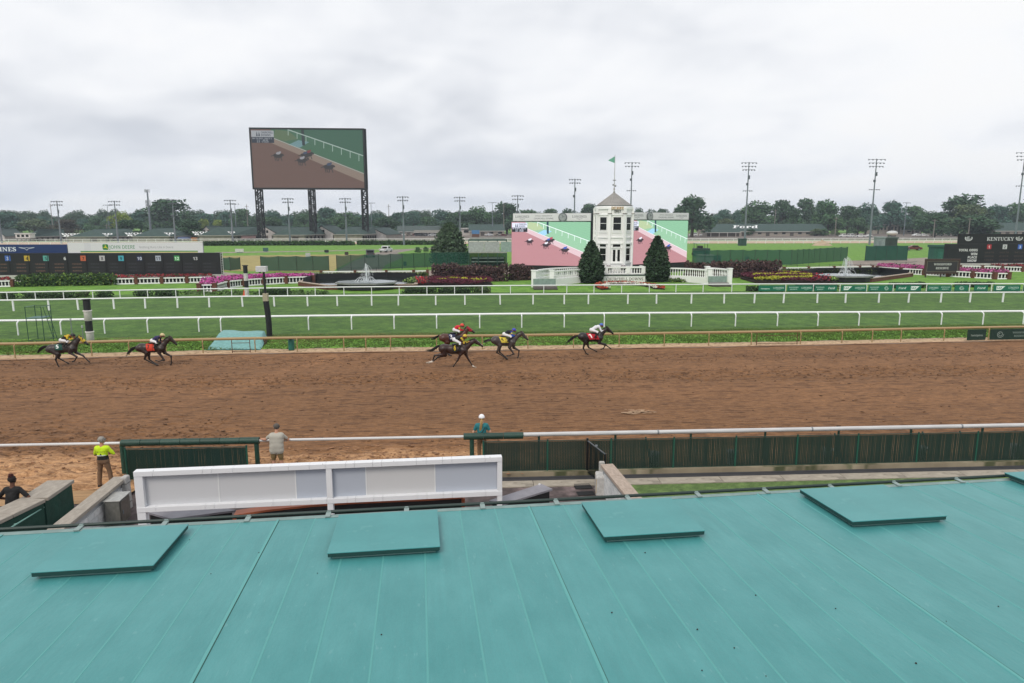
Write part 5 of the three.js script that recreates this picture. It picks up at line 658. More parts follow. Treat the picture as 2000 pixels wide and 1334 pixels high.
// ---------------------------------------------------------------- lettering on boards
const BG = '#0f6b50';
const wing = (c, x, y, s) => { c.lineWidth = s * 0.05; c.beginPath(); c.moveTo(x - s, y - s * 0.2); c.lineTo(x - s * 0.22, y - s * 0.02); c.lineTo(x, y + s * 0.22); c.lineTo(x + s * 0.22, y - s * 0.02); c.lineTo(x + s, y - s * 0.2); c.lineTo(x + s * 0.3, y - s * 0.14); c.lineTo(x, y - s * 0.2); c.lineTo(x - s * 0.3, y - s * 0.14); c.closePath(); c.stroke(); };
const adDraw = { longines: (c, x, y, w, h) => { c.font = '' + h * 0.42 + 'px serif'; c.fillText('LONGINES', x, y - h * 0.06, w * 0.8); wing(c, x, y + h * 0.27, w * 0.17); }, woodford: (c, x, y, w, h) => { c.font = h * 0.26 + 'px serif'; c.fillText('WOODFORD', x, y - h * 0.15, w * 0.75); c.fillText('RESERVE', x, y + h * 0.2, w * 0.6); }, ford: (c, x, y, w, h) => { c.font = 'italic bold ' + h * 0.5 + 'px serif'; c.fillText('Ford', x, y, w * 0.6); }, sap: (c, x, y, w, h) => { c.beginPath(); c.moveTo(x - w * 0.3, y - h * 0.34); c.lineTo(x + w * 0.36, y - h * 0.34); c.lineTo(x + w * 0.05, y + h * 0.34); c.lineTo(x - w * 0.3, y + h * 0.34); c.fill(); c.fillStyle = BG; c.font = 'bold ' + h * 0.46 + 'px sans-serif'; c.fillText('SAP', x - w * 0.08, y, w * 0.4); c.fillStyle = '#e6efec'; }, twin: (c, x, y, w, h) => { c.font = 'bold ' + h * 0.26 + 'px sans-serif'; c.fillText('TwinSpires', x, y + h * 0.08, w * 0.8); }, spiral: (c, x, y, w, h) => { c.lineWidth = h * 0.05; c.beginPath(); for (let a = 0; a < 11; a += 0.2) { const r = h * 0.36 * (1 - a / 16); c.lineTo(x + Math.cos(a) * r, y + Math.sin(a) * r); } c.stroke(); } };
const adTex = (list, col = BG) => canvasTex(256 * list.length, 128, (c, w, h) => { c.fillStyle = col; c.fillRect(0, 0, w, h); c.textAlign = 'center'; c.textBaseline = 'middle'; list.forEach((k, i) => { c.fillStyle = c.strokeStyle = '#e6efec'; adDraw[k](c, (i + 0.5) * 256, h / 2, 256, h); if (i) { c.fillStyle = '#0a4f3c'; c.fillRect(i * 256 - 2, 0, 4, h); } }); });
{ // green advertising boards under the far white rail
  const L = [[1480, 1532, ['twin', 'longines'], 'first from the left, nearest the flower bed'], [1536, 1586, ['woodford', 'longines'], 'second from the left'], [1589, 1633, ['woodford', 'ford'], 'third from the left'], [1641, 1690, ['sap', 'longines'], 'fourth from the left, with white triangle'], [1694, 1741, ['woodford', 'spiral'], 'fifth from the left, with spiral emblem'], [1747, 1797, ['ford', 'sap'], 'sixth from the left, triangle on its right half'], [1809, 1856, ['longines', 'woodford'], 'below the brown framed sign'], [1862, 1889, ['spiral'], 'short, with only a spiral emblem'], [1900, 1927, ['ford'], 'short, with only script lettering'], [1938, 1990, ['sap', 'longines'], 'last whole one at the right'], [1996, 2045, ['woodford', 'ford'], 'cut off by the right picture edge']];
  for (const [a, b, list, which] of L) { const p = colOn(a, farRow(a), farLine), q = colOn(b, farRow(b), farLine); p.z += 0.16; q.z += 0.16; const w = Math.hypot(q.x - p.x, q.z - p.z), m = p.clone().lerp(q, 0.5), t = thing('advertising_board', 'green advertising board under far rail, ' + which, 'sign board', m, Math.atan2(-(q.z - p.z), q.x - p.x), 'green boards under the far white rail'); part('board', rbox(w, 0.82, 0.05, 0.01, 0, 0.46, 0), M(0x0d3d31, 0.6), t); part('print', facePlane(w - 0.04, 0.74, 0, 0.47, 0.03), M(0xffffff, 0.5, { map: adTex(list) }), t); for (const x of [-w * 0.4, w * 0.4]) part('foot', bas(0.06, 0.1, 0.3, x, 0, 0), blackPaint, t); }
  const L2 = [[1886, 1922, ['twin'], 'dark green board hung on the tan rail, short, with small lettering'], [1930, 2040, ['spiral', 'woodford', 'longines'], 'dark green board hung on the tan rail at the right picture edge']];
  for (const [a, b, list, label] of L2) { const p = colOn(a, goldRow(a), goldLine), q = colOn(b, goldRow(b), goldLine); p.z += 0.12; q.z += 0.12; const w = q.distanceTo(p), m = p.clone().lerp(q, 0.5), t = thing('advertising_board', label, 'sign board', m, Math.atan2(-(q.z - p.z), q.x - p.x)); part('board', rbox(w, 0.84, 0.05, 0.01, 0, 0.47, 0), M(0x12312a, 0.6), t); part('print', facePlane(w - 0.04, 0.76, 0, 0.48, 0.03), M(0x9fa8a4, 0.5, { map: adTex(list, '#164a3e') }), t); }
}

// ================================================================ GARDENS OF THE INFIELD
const leafCard = (p, d, s, rnd2) => { const a = V(rr(-1, 1), rr(-1, 1), rr(-1, 1)).normalize(), b = d.clone().cross(a).normalize(), c = d.clone().multiplyScalar(0.55).addScaledVector(a, 0.6).normalize(); const q = p.clone().addScaledVector(c, s), e = b.multiplyScalar(s * 0.42), m = p.clone().addScaledVector(c, s * 0.5); return [p, m.clone().add(e), q, m.clone().sub(e)]; };
function leaves(list, colour) {                                  // list of [point, outward, size]; colour(i, p) linear rgb
  const pos = new Float32Array(list.length * 18), col = new Float32Array(list.length * 18); list.forEach(([p, d, s], i) => { const q = leafCard(p, d, s), c = colour(i, p), v = [q[0], q[1], q[2], q[0], q[2], q[3]]; v.forEach((w, k) => { const n = i * 18 + k * 3; pos[n] = w.x; pos[n + 1] = w.y; pos[n + 2] = w.z; col[n] = c[0]; col[n + 1] = c[1]; col[n + 2] = c[2]; }); });
  const g = new THREE.BufferGeometry(); g.setAttribute('position', new THREE.BufferAttribute(pos, 3)); g.setAttribute('color', new THREE.BufferAttribute(col, 3)); g.computeVertexNormals(); g.setAttribute('uv', new THREE.BufferAttribute(new Float32Array(list.length * 12), 2)); return g;
}
const LEAF = VC(0.85);
const shade3 = (c, a = 0.65, b = 1.35) => { const k = rr(a, b); return [c[0] * k, c[1] * k * rr(0.94, 1.06), c[2] * k]; };
function hedgeGeo(w, h, d, n, size, cols) {                       // clumps of leaves on overlapping rounded bushes
  const l = [], m = Math.max(3, Math.round(w / (d * 0.55))), bush = []; for (let k = 0; k < m; k++) bush.push([(k + 0.5 + rr(-0.25, 0.25)) / m * w - w / 2, rr(0.82, 1.06) * h, rr(0.85, 1.15) * d * 0.55, rr(-0.12, 0.12) * d]);
  for (let i = 0; i < n; i++) { const [bx, bh, br, bz] = bush[i % m], a = rnd() * 6.283, e = Math.asin(rr(-0.15, 1)), ex = Math.sign(Math.cos(e)) * Math.pow(Math.abs(Math.cos(e)), 0.6), dir = V(Math.cos(a) * ex, Math.sin(e), Math.sin(a) * ex), k = rr(0.86, 1.02); l.push([V(clamp(bx + dir.x * br * k * 1.1, -w / 2, w / 2), Math.max(0.03, bh * (0.3 + 0.7 * Math.pow(Math.max(0, dir.y), 0.8)) * k - (dir.y < 0 ? bh * 0.28 * rnd() : 0) - (dir.y < 0.3 ? rnd() * 0.3 * bh : 0)), bz + dir.z * br * k), dir.normalize(), size * rr(0.7, 1.35)]); }
  return leaves(l, () => shade3(cols[Math.floor(rnd() * cols.length)]));
}
const cGreen = [0.05, 0.11, 0.028], cDark = [0.028, 0.06, 0.022], cLime = [0.13, 0.2, 0.04], cMaroon = [0.055, 0.022, 0.03], cPink = [0.48, 0.06, 0.29], cRed = [0.5, 0.03, 0.03];
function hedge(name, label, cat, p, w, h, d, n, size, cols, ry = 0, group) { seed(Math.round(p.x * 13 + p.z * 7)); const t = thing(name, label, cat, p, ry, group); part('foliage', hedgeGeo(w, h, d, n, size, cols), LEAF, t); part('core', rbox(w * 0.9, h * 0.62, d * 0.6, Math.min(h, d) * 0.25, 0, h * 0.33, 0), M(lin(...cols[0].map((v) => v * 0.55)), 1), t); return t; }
{ // big rose hedge at the tote board
  const a = gp(31, 560), b = gp(219, 557), c = a.clone().lerp(b, 0.5), w = a.distanceTo(b), h = hp(125, 535.5, c); hedge('hedge', 'broad leafy green hedge below the left tote board', 'hedge', V(c.x, 0, c.z - 1), w, h, 2.2, 5200, 0.3, [cGreen, cGreen, cDark, cLime], Math.atan2(-(b.z - a.z), b.x - a.x));
}
// clipped low shrubs behind the far rail
const SH = [[[0, 26], 584, 571, 'at the left picture edge'], [[42, 142], 583, 570, 'longest one at the left, behind the green stand'], [[150, 168], 580, 571, 'thin straggly one left of the round bush'], [[189, 214], 581, 569, 'round one right of the banded pole'], [[263, 290], 579, 568, 'left of a pair below the white balustrade'], [[299, 344], 579, 567, 'right of a pair below the white balustrade'], [[508, 565], 576, 563, 'dark one beside the camera pole'], [[787, 850], 573, 560, 'left of two below the red and yellow flower bed'], [[852, 922], 573, 560, 'right of two below the red and yellow flower bed'], [[924, 957], 572, 561, 'loose one at the right end of the left flower bed'], [[1462, 1482], 569, 559, 'at the left end of the green boards'], [[1560, 1640], 565, 556, 'just behind the third green board'], [[1742, 1812], 563, 551, 'behind the board with white triangle, left of the brown sign'], [[1868, 1940], 561, 551, 'behind the green boards, below the right pink planter']];
for (const [[a, b], y, t, which] of SH) { const p = gp(a, y), q = gp(b, y), c = p.clone().lerp(q, 0.5), w = p.distanceTo(q); hedge('shrub', 'low shrub by far rail, ' + which, 'shrub', V(c.x, 0, c.z - 0.4), w, hp((a + b) / 2, t, c), 1.1, Math.round(260 + w * 190), 0.17, which.includes('straggly') || which.includes('loose') ? [cGreen, [0.09, 0.11, 0.05]] : [cDark, cGreen, [0.04, 0.07, 0.035]], Math.atan2(-(q.z - p.z), q.x - p.x), 'clipped shrubs behind the far rail'); }
{ // sparse weeds along the far rail
  seed(61); const l = []; for (let i = 0; i < 1500; i++) { const px = rr(345, 640), p = gp(px, rr(570, 576)); l.push([V(p.x, 0.0, p.z), V(rr(-0.4, 0.4), 1, rr(-0.3, 0.3)), rr(0.12, 0.42) * (0.5 + fbm(px * 0.07, 1, 2, 9))]); } const o = solo('weeds', leaves(l, () => shade3([0.07, 0.13, 0.035])), LEAF, 'sparse low weeds along the far rail below the pink planter', 'weeds'); o.userData.kind = 'stuff';
}
// ---------------------------------------------------------------- balustrades
const balG = lathe([[0.05, 0], [0.085, 0.02], [0.085, 0.08], [0.045, 0.12], [0.095, 0.3], [0.07, 0.45], [0.045, 0.6], [0.08, 0.66], [0.085, 0.72]], 7);
function balusters(L, h, n) { const l = []; for (let i = 0; i < n; i++) { const g = balG.clone(); g.scale(1.1, h / 0.72, 1.1); g.translate((i + 0.5) / n * L, 0, 0); l.push(g); } return merge(l); }
function balustrade(name, label, pts, H, opt = {}) {              // piers at the points, baluster bays between
  const o = pts[0].clone(), t = thing(name, label, 'balustrade', V(o.x, 0, o.z), 0, opt.group), L = pts.map((p) => away(p, o).setY(0)), pw = opt.pier ?? 0.45, white = whitePaint;
  L.forEach((p, i) => { if (opt.noPier?.includes(i)) return; const pr = part('pier', bas(pw, H + 0.06, pw, p.x, 0, p.z), opt.pierMat ?? brick, t); part('cap', bas(pw + 0.12, 0.08, pw + 0.12, p.x, H + 0.06, p.z), opt.pierMat ? white : brick, pr); });
  for (let i = 1; i < L.length; i++) {
    const d = L[i].clone().sub(L[i - 1]), len = d.length() - pw, u = d.clone().normalize(), s = L[i - 1].clone().addScaledVector(u, pw / 2), ry = Math.atan2(-u.z, u.x), m = L[i - 1].clone().lerp(L[i], 0.5); if (len < 0.2) continue;
    part('rail', box(len, 0.16, 0.32, m.x, H - 0.1, m.z, ry), white, t); part('plinth', box(len, 0.18, 0.3, m.x, 0.1, m.z, ry), white, t);
    const g = balusters(len, H - 0.36, Math.max(3, Math.round(len / (opt.pitch ?? 0.48)))); g.rotateY(ry); g.translate(s.x, 0.18, s.z); const b = part('balusters', g, white, t); b.userData.kind = 'stuff';
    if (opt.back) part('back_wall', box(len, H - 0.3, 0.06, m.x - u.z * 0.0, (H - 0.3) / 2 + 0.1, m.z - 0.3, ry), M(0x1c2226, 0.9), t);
  }
  return t;
}
function flowerBed(name, label, cat, outline, y0, y1, n, size, cols, group) { // outline of ground points; flower heads on a mound
  seed(Math.round(outline[0].x * 17)); const xs = outline.map((p) => p.x), zs = outline.map((p) => p.z), x0 = Math.min(...xs), x1 = Math.max(...xs), z0 = Math.min(...zs), z1 = Math.max(...zs), o = V((x0 + x1) / 2, 0, (z0 + z1) / 2);
  const inside = (x, z) => { let c = false; for (let i = 0, j = outline.length - 1; i < outline.length; j = i++) { const a = outline[i], b = outline[j]; if ((a.z > z) !== (b.z > z) && x < (b.x - a.x) * (z - a.z) / (b.z - a.z) + a.x) c = !c; } return c; };
  const l = [], cc = []; let k = 0; while (l.length < n && k++ < n * 8) { const x = rr(x0, x1), z = rr(z0, z1); if (!inside(x, z)) continue; const hgt = mix(y0, y1, 0.35 + 0.65 * fbm(x * 0.9, z * 0.9, 2, 611)); l.push([V(x - o.x, hgt * rr(0.75, 1), z - o.z), V(rr(-0.5, 0.5), 1, rr(-0.2, 0.7)).normalize(), size * rr(0.7, 1.3)]); cc.push(cols(x, z)); }
  const t = thing(name, label, cat, o, 0, group); const m = part('flowers', leaves(l, (i) => shade3(cc[i], 0.7, 1.3)), LEAF, t); m.userData.kind = 'stuff'; part('soil', prism(outline.map((p) => away(p, o)), 0, Math.max(0.05, y0 * 0.8)), M(0x2b2018, 1), t); return t;
}
const E = (x, y) => gp(x, y);
{ // left, below the tote board
  balustrade('balustrade', 'white balustrade with brick piers cut off by the left picture edge', [E(-45, 562), E(-10, 561), E(25, 560)], 0.95, { back: true, group: 'white balustrades in the infield' });
  balustrade('balustrade', 'white balustrade with brick piers right of the broad green hedge', [E(217, 556), E(267, 555), E(317, 554), E(366, 553), E(417, 552)], 0.95, { back: true, group: 'white balustrades in the infield' });
  const r = [E(219, 553.5), E(415, 549.5), E(415, 547.5), E(221, 551)]; flowerBed('flower_row', 'row of dark red flowers on top of the left balustrade', 'flowers', r.map((p) => V(p.x, 0, p.z)), 0.85, 1.15, 1500, 0.26, () => rnd() < 0.8 ? [0.28, 0.03, 0.04] : cDark);
  const r2 = [E(-40, 559), E(22, 557.5), E(22, 555.5), E(-40, 557)]; flowerBed('flower_row', 'short row of dark red flowers at the left picture edge', 'flowers', r2, 0.85, 1.15, 500, 0.26, () => rnd() < 0.8 ? [0.28, 0.03, 0.04] : cDark);
  // left pink planter: short front, then sweeping away to the fountain
  const pts = [E(390, 571), E(420, 570), E(444.5, 563), E(475, 559.5), E(515, 556.5), E(559, 554), E(612, 552.5)];
  balustrade('balustrade', 'white balustrade of the left pink planter sweeping toward the fountain', pts, 1.05, { back: true, pier: 0.55, group: 'white balustrades in the infield' });
  const back = [E(612, 549), E(559, 549), E(515, 550), E(475, 552), E(440, 555), E(395, 560)]; flowerBed('pink_planter', 'long bed of bright pink flowers curving behind the left balustrade', 'flowers', [...pts.map((p) => V(p.x, 0, p.z - 0.3)), ...back], 0.95, 1.25, 6500, 0.3, () => rnd() < 0.86 ? (rnd() < 0.3 ? [0.45, 0.16, 0.34] : cPink) : cDark);
}
{ // right pink planter and the balustrade behind it
  const pts = [E(1714, 531.5), E(1760, 535), E(1805, 537.5), E(1852, 540.5), E(1900, 543), E(1942, 545.5), E(1969, 545.5)];
  balustrade('balustrade', 'white balustrade of the right pink planter behind the brown framed sign', pts, 1.05, { back: true, pier: 0.6, group: 'white balustrades in the infield' });
  const back = [E(1969, 540.5), E(1935, 540), E(1895, 538), E(1850, 535), E(1805, 531.5), E(1760, 528.5), E(1716, 527)]; flowerBed('pink_planter', 'long bed of bright pink flowers behind the right balustrade', 'flowers', [...pts.map((p) => V(p.x, 0, p.z - 0.3)), ...back], 0.95, 1.25, 6000, 0.32, () => rnd() < 0.86 ? (rnd() < 0.3 ? [0.4, 0.14, 0.28] : [0.36, 0.06, 0.2]) : cDark);
  balustrade('balustrade', 'white balustrade under the right tote board at the picture edge', [E(1832, 527), E(1875, 528), E(1918, 529), E(1957, 530), E(1997, 531), E(2040, 532)], 0.95, { back: true, group: 'white balustrades in the infield' });
  flowerBed('flower_row', 'row of dark red flowers under the right tote board', 'flowers', [E(1832, 525), E(2040, 530), E(2040, 528.5), E(1832, 523.5)], 0.85, 1.2, 1600, 0.3, () => rnd() < 0.8 ? [0.28, 0.03, 0.04] : cDark);
  // low white walls behind each fountain
  balustrade('balustrade', 'low white balustrade with brick piers behind the left fountain', [E(628, 541), E(694, 540.5), E(755, 540), E(808, 539.5), E(835, 539)], 1.0, { back: false, pitch: 0.3, group: 'white balustrades in the infield' });
  balustrade('balustrade', 'low white balustrade with brick piers behind the right fountain', [E(1531, 533), E(1578, 532), E(1628, 531), E(1678, 530), E(1703, 529.5)], 1.0, { pitch: 0.3, group: 'white balustrades in the infield' });
  for (const [a, b, y, label] of [[614, 832, 545, 'strip of tall green grasses behind the left fountain'], [1528, 1704, 536, 'strip of tall green grasses behind the right fountain']]) { seed(a); const l = [], p = gp(a, y), q = gp(b, y - (a > 1000 ? 2 : 1.5)); for (let i = 0; i < 2600; i++) { const c = p.clone().lerp(q, rnd()); l.push([V(c.x + rr(-0.2, 0.2), 0.2, c.z + rr(-0.7, 0.7)), V(rr(-0.5, 0.5), 2, rr(-0.4, 0.4)).normalize(), rr(0.5, 1.0)]); } const o = solo('ornamental_grass', leaves(l, () => shade3(rnd() < 0.5 ? [0.1, 0.14, 0.045] : [0.06, 0.1, 0.03])), LEAF, label, 'grass'); o.userData.kind = 'stuff'; }
}
// ---------------------------------------------------------------- fountains
const water = new THREE.MeshPhysicalMaterial({ color: 0x1c2524, roughness: 0.06, metalness: 0, side: THREE.DoubleSide }), spray = new THREE.MeshPhysicalMaterial({ color: 0xf4f8fa, roughness: 0.5, transmission: 0.35, thickness: 0, side: THREE.DoubleSide });
function fountain(label, pool, dish, jetTop, jetPx) {
  const P = pool.map(([x, y]) => gp(x, y)), o = P.reduce((a, b) => a.clone().add(b), V(0, 0, 0)).multiplyScalar(1 / P.length), t = thing('fountain', label, 'fountain', V(o.x, 0, o.z)), l = P.map((p) => away(p, o)), inn = l.map((p) => p.clone().multiplyScalar(0.93));
  l.forEach((p, i) => { const q = l[(i + 1) % l.length]; part('pool_wall', bar(V(p.x, 0.28, p.z), V(q.x, 0.28, q.z), 0.4, 0.56), brick, t); part('wall_coping', bar(V(p.x, 0.6, p.z), V(q.x, 0.6, q.z), 0.52, 0.09), MG(0xb9a79a, 0.8), t); });
  part('pool_water', poly(inn, 0.4), water, t); for (const [i, j] of [[0, 1], [1, 2], [2, 3]]) part('back_wall', bar(V(inn[i].x, 0.62, inn[i].z), V(inn[j].x, 0.62, inn[j].z), 0.2, 1.1), MG(0x101214, 0.5), t);
  const [dx0, dx1, dy] = dish, c0 = gp((dx0 + dx1) / 2, dy, 1.05), c = away(c0, o).setY(0), R = (dx1 - dx0) / 2 / scaleAt(c0), oct = (r, sq = 0.8) => { const a = []; for (let k = 0; k < 8; k++) { const th = (k + 0.5) * Math.PI / 4; a.push(V(c.x + Math.cos(th) * r, 0, c.z + Math.sin(th) * r * sq)); } return a; };
  part('dish_base', prism(oct(R * 0.93), 0.1, 0.82), MG(0x15181a, 0.6), t); part('dish_rim', prism(oct(R), 0.82, 1.0), MG(0x8b8d8c, 0.6), t); part('dish_water', poly(oct(R * 0.95), 1.03), new THREE.MeshPhysicalMaterial({ color: 0x707a7c, roughness: 0.2, side: THREE.DoubleSide }), t);
  // jets: a tall column breaking at the top, low arcs round it
  seed(dx0 | 0); const js = [], H = vp(jetPx, jetTop, deep(c0.x, c0.z)).y - 1.03; const main = []; for (let k = 0; k < 9; k++) { const a = rr(-1, 1) * 0.1, b = rr(-1, 1) * 0.1; main.push(tube([V(c.x + a * 0.4, 1.03, c.z + b * 0.4), V(c.x + a, 1.03 + H * 0.6, c.z + b), V(c.x + a * 2, 1.03 + H * rr(0.85, 1), c.z + b * 2), V(c.x + a * 5 + 0.25, 1.03 + H * 0.7, c.z + b * 5), V(c.x + a * 7 + 0.35, 1.03 + H * 0.3, c.z + b * 7)], 0.022, 14, 4)); }
  part('main_jet', main, spray, t);
  for (let k = 0; k < 14; k++) { const a = k / 14 * 6.283 + rr(-0.1, 0.1), r = rr(1.0, 1.9), h = rr(0.5, 0.95), X = Math.cos(a), Z = Math.sin(a) * 0.8; part('side_jet', tube([V(c.x + X * 0.2, 1.03, c.z + Z * 0.2), V(c.x + X * r * 0.4, 1.03 + h * 0.9, c.z + Z * r * 0.4), V(c.x + X * r * 0.7, 1.03 + h * 0.8, c.z + Z * r * 0.7), V(c.x + X * r, 1.03, c.z + Z * r)], 0.016, 10, 4), spray, t); }
  const dr = []; for (let k = 0; k < 520; k++) { const a = rnd() * 6.283, r = Math.abs(rr(-1, 1) + rr(-1, 1)) * 0.55, y = 1.05 + H * Math.pow(rnd(), 1.6) * (1 - r * 0.3); dr.push(ball(rr(0.012, 0.04), c.x + Math.cos(a) * r, Math.max(1.05, y * (1 - r * 0.35)), c.z + Math.sin(a) * r, 0)); } const d = part('droplets', dr, spray, t); d.userData.kind = 'stuff';
}
fountain('left fountain with octagonal dish in a brick pool', [[585, 558], [612, 549], [760, 545], [820, 547], [812, 563], [640, 566]], [653.5, 778, 549.5], 513, 711);
fountain('right fountain with octagonal dish in a brick pool near the brown sign', [[1560, 541], [1590, 535.5], [1722, 534], [1781, 540], [1700, 551], [1580, 551]], [1596, 1706, 536.5], 500, 1643);
// ---------------------------------------------------------------- mixed flower beds and purple shrub hedges
const bed = (x, z) => 0;
{
  const px = (p) => 1000 + LENS * (p.x * cy_ + p.z * sy_) / deep(p.x, p.z);
  const ol = [E(786, 560), E(850, 562), E(930, 562), E(962, 558), E(955, 551), E(905, 547.5), E(850, 547), E(800, 553)];
  flowerBed('flower_bed', 'left flower bed of red, maroon and yellow plants beside the fountain', 'flower bed', ol, 0.35, 0.95, 7500, 0.3, (x, z) => { const u = px(V(x, 0, z)), n = fbm(x * 0.35 + 5, z * 0.5, 3, 621), w = Math.abs(z - (ol[0].z - 3.2) - 1.6 * Math.sin(x * 0.8)); if (u < 812) return rnd() < 0.6 ? [0.2, 0.3, 0.08] : cDark; if (u < 838) return rnd() < 0.45 ? [0.5, 0.03, 0.05] : [0.06, 0.06, 0.05]; return w < 0.75 && u > 855 && u < 948 ? [0.36, 0.37, 0.03] : [0.09, 0.012, 0.028]; });
  const o2 = [E(1446, 545), E(1475, 553), E(1560, 556), E(1630, 555), E(1640, 550), E(1600, 544), E(1530, 538), E(1470, 539)];
  flowerBed('flower_bed', 'right flower bed of maroon plants with wide yellow bands', 'flower bed', o2, 0.35, 0.95, 9000, 0.32, (x, z) => { const u = px(V(x, 0, z)), w = Math.sin(z * 0.95 + 0.8 * Math.sin(x * 0.4)); if (u > 1622) return rnd() < 0.7 ? [0.25, 0.36, 0.09] : cDark; if (u > 1588) return rnd() < 0.3 ? [0.45, 0.03, 0.05] : [0.07, 0.02, 0.03]; return w > 0.15 && u > 1470 && u < 1585 ? [0.34, 0.34, 0.03] : [0.085, 0.012, 0.028]; });
  for (const [a, b, y, top, label] of [[846, 990, 551, 517.5, 'tall purple leaved hedge left of the screens'], [1000, 1040, 548, 519, 'purple shrub below the left corner of the left screen'], [1342, 1525, 543, 511, 'tall purple leaved hedge right of the tower']]) { const p = gp(a, y), q = gp(b, y - 1.5), c = p.clone().lerp(q, 0.5), w = p.distanceTo(q), h = hp((a + b) / 2, top, c); hedge('purple_hedge', label, 'hedge', V(c.x, 0, c.z - 0.8), w, h, 1.8, 2200 + Math.round(w * 230), 0.34, [[0.075, 0.038, 0.042], [0.05, 0.03, 0.03], [0.1, 0.06, 0.05]], Math.atan2(-(q.z - p.z), q.x - p.x)); }
  // horseshoe of red and white flowers before the tower
  const c = gp(1222, 560), hs = [], arc = (r, z) => { const l = []; for (let k = 0; k <= 20; k++) { const a = mix(-0.35, Math.PI + 0.35, k / 20); l.push(V(c.x + Math.cos(a) * r, 0, c.z + 2.2 - Math.sin(a) * r * 1.7 * z)); } return l; };
  flowerBed('horseshoe_bed', 'horseshoe shaped bed of red flowers edged in white before the tower', 'flower bed', [...arc(4.7, 1), ...arc(3.2, 0.93).reverse()], 0.12, 0.32, 3200, 0.24, (x, z) => { const r = Math.hypot(x - c.x, (z - c.z - 2.2) / 1.7); return r < 3.65 ? [0.6, 0.58, 0.52] : rnd() < 0.75 ? [0.42, 0.06, 0.03] : cDark; });
  for (const [a, b, y, label] of [[1088, 1160, 552, 'low green border plants under the left curved wall'], [1308, 1385, 551, 'low green border plants under the right curved wall']]) { const p = gp(a, y), q = gp(b, y - 1), m = p.clone().lerp(q, 0.5); hedge('border_plants', label, 'plants', m, p.distanceTo(q), 0.5, 1.2, 900, 0.28, [cGreen, cDark, cLime], Math.atan2(-(q.z - p.z), q.x - p.x)); }
}
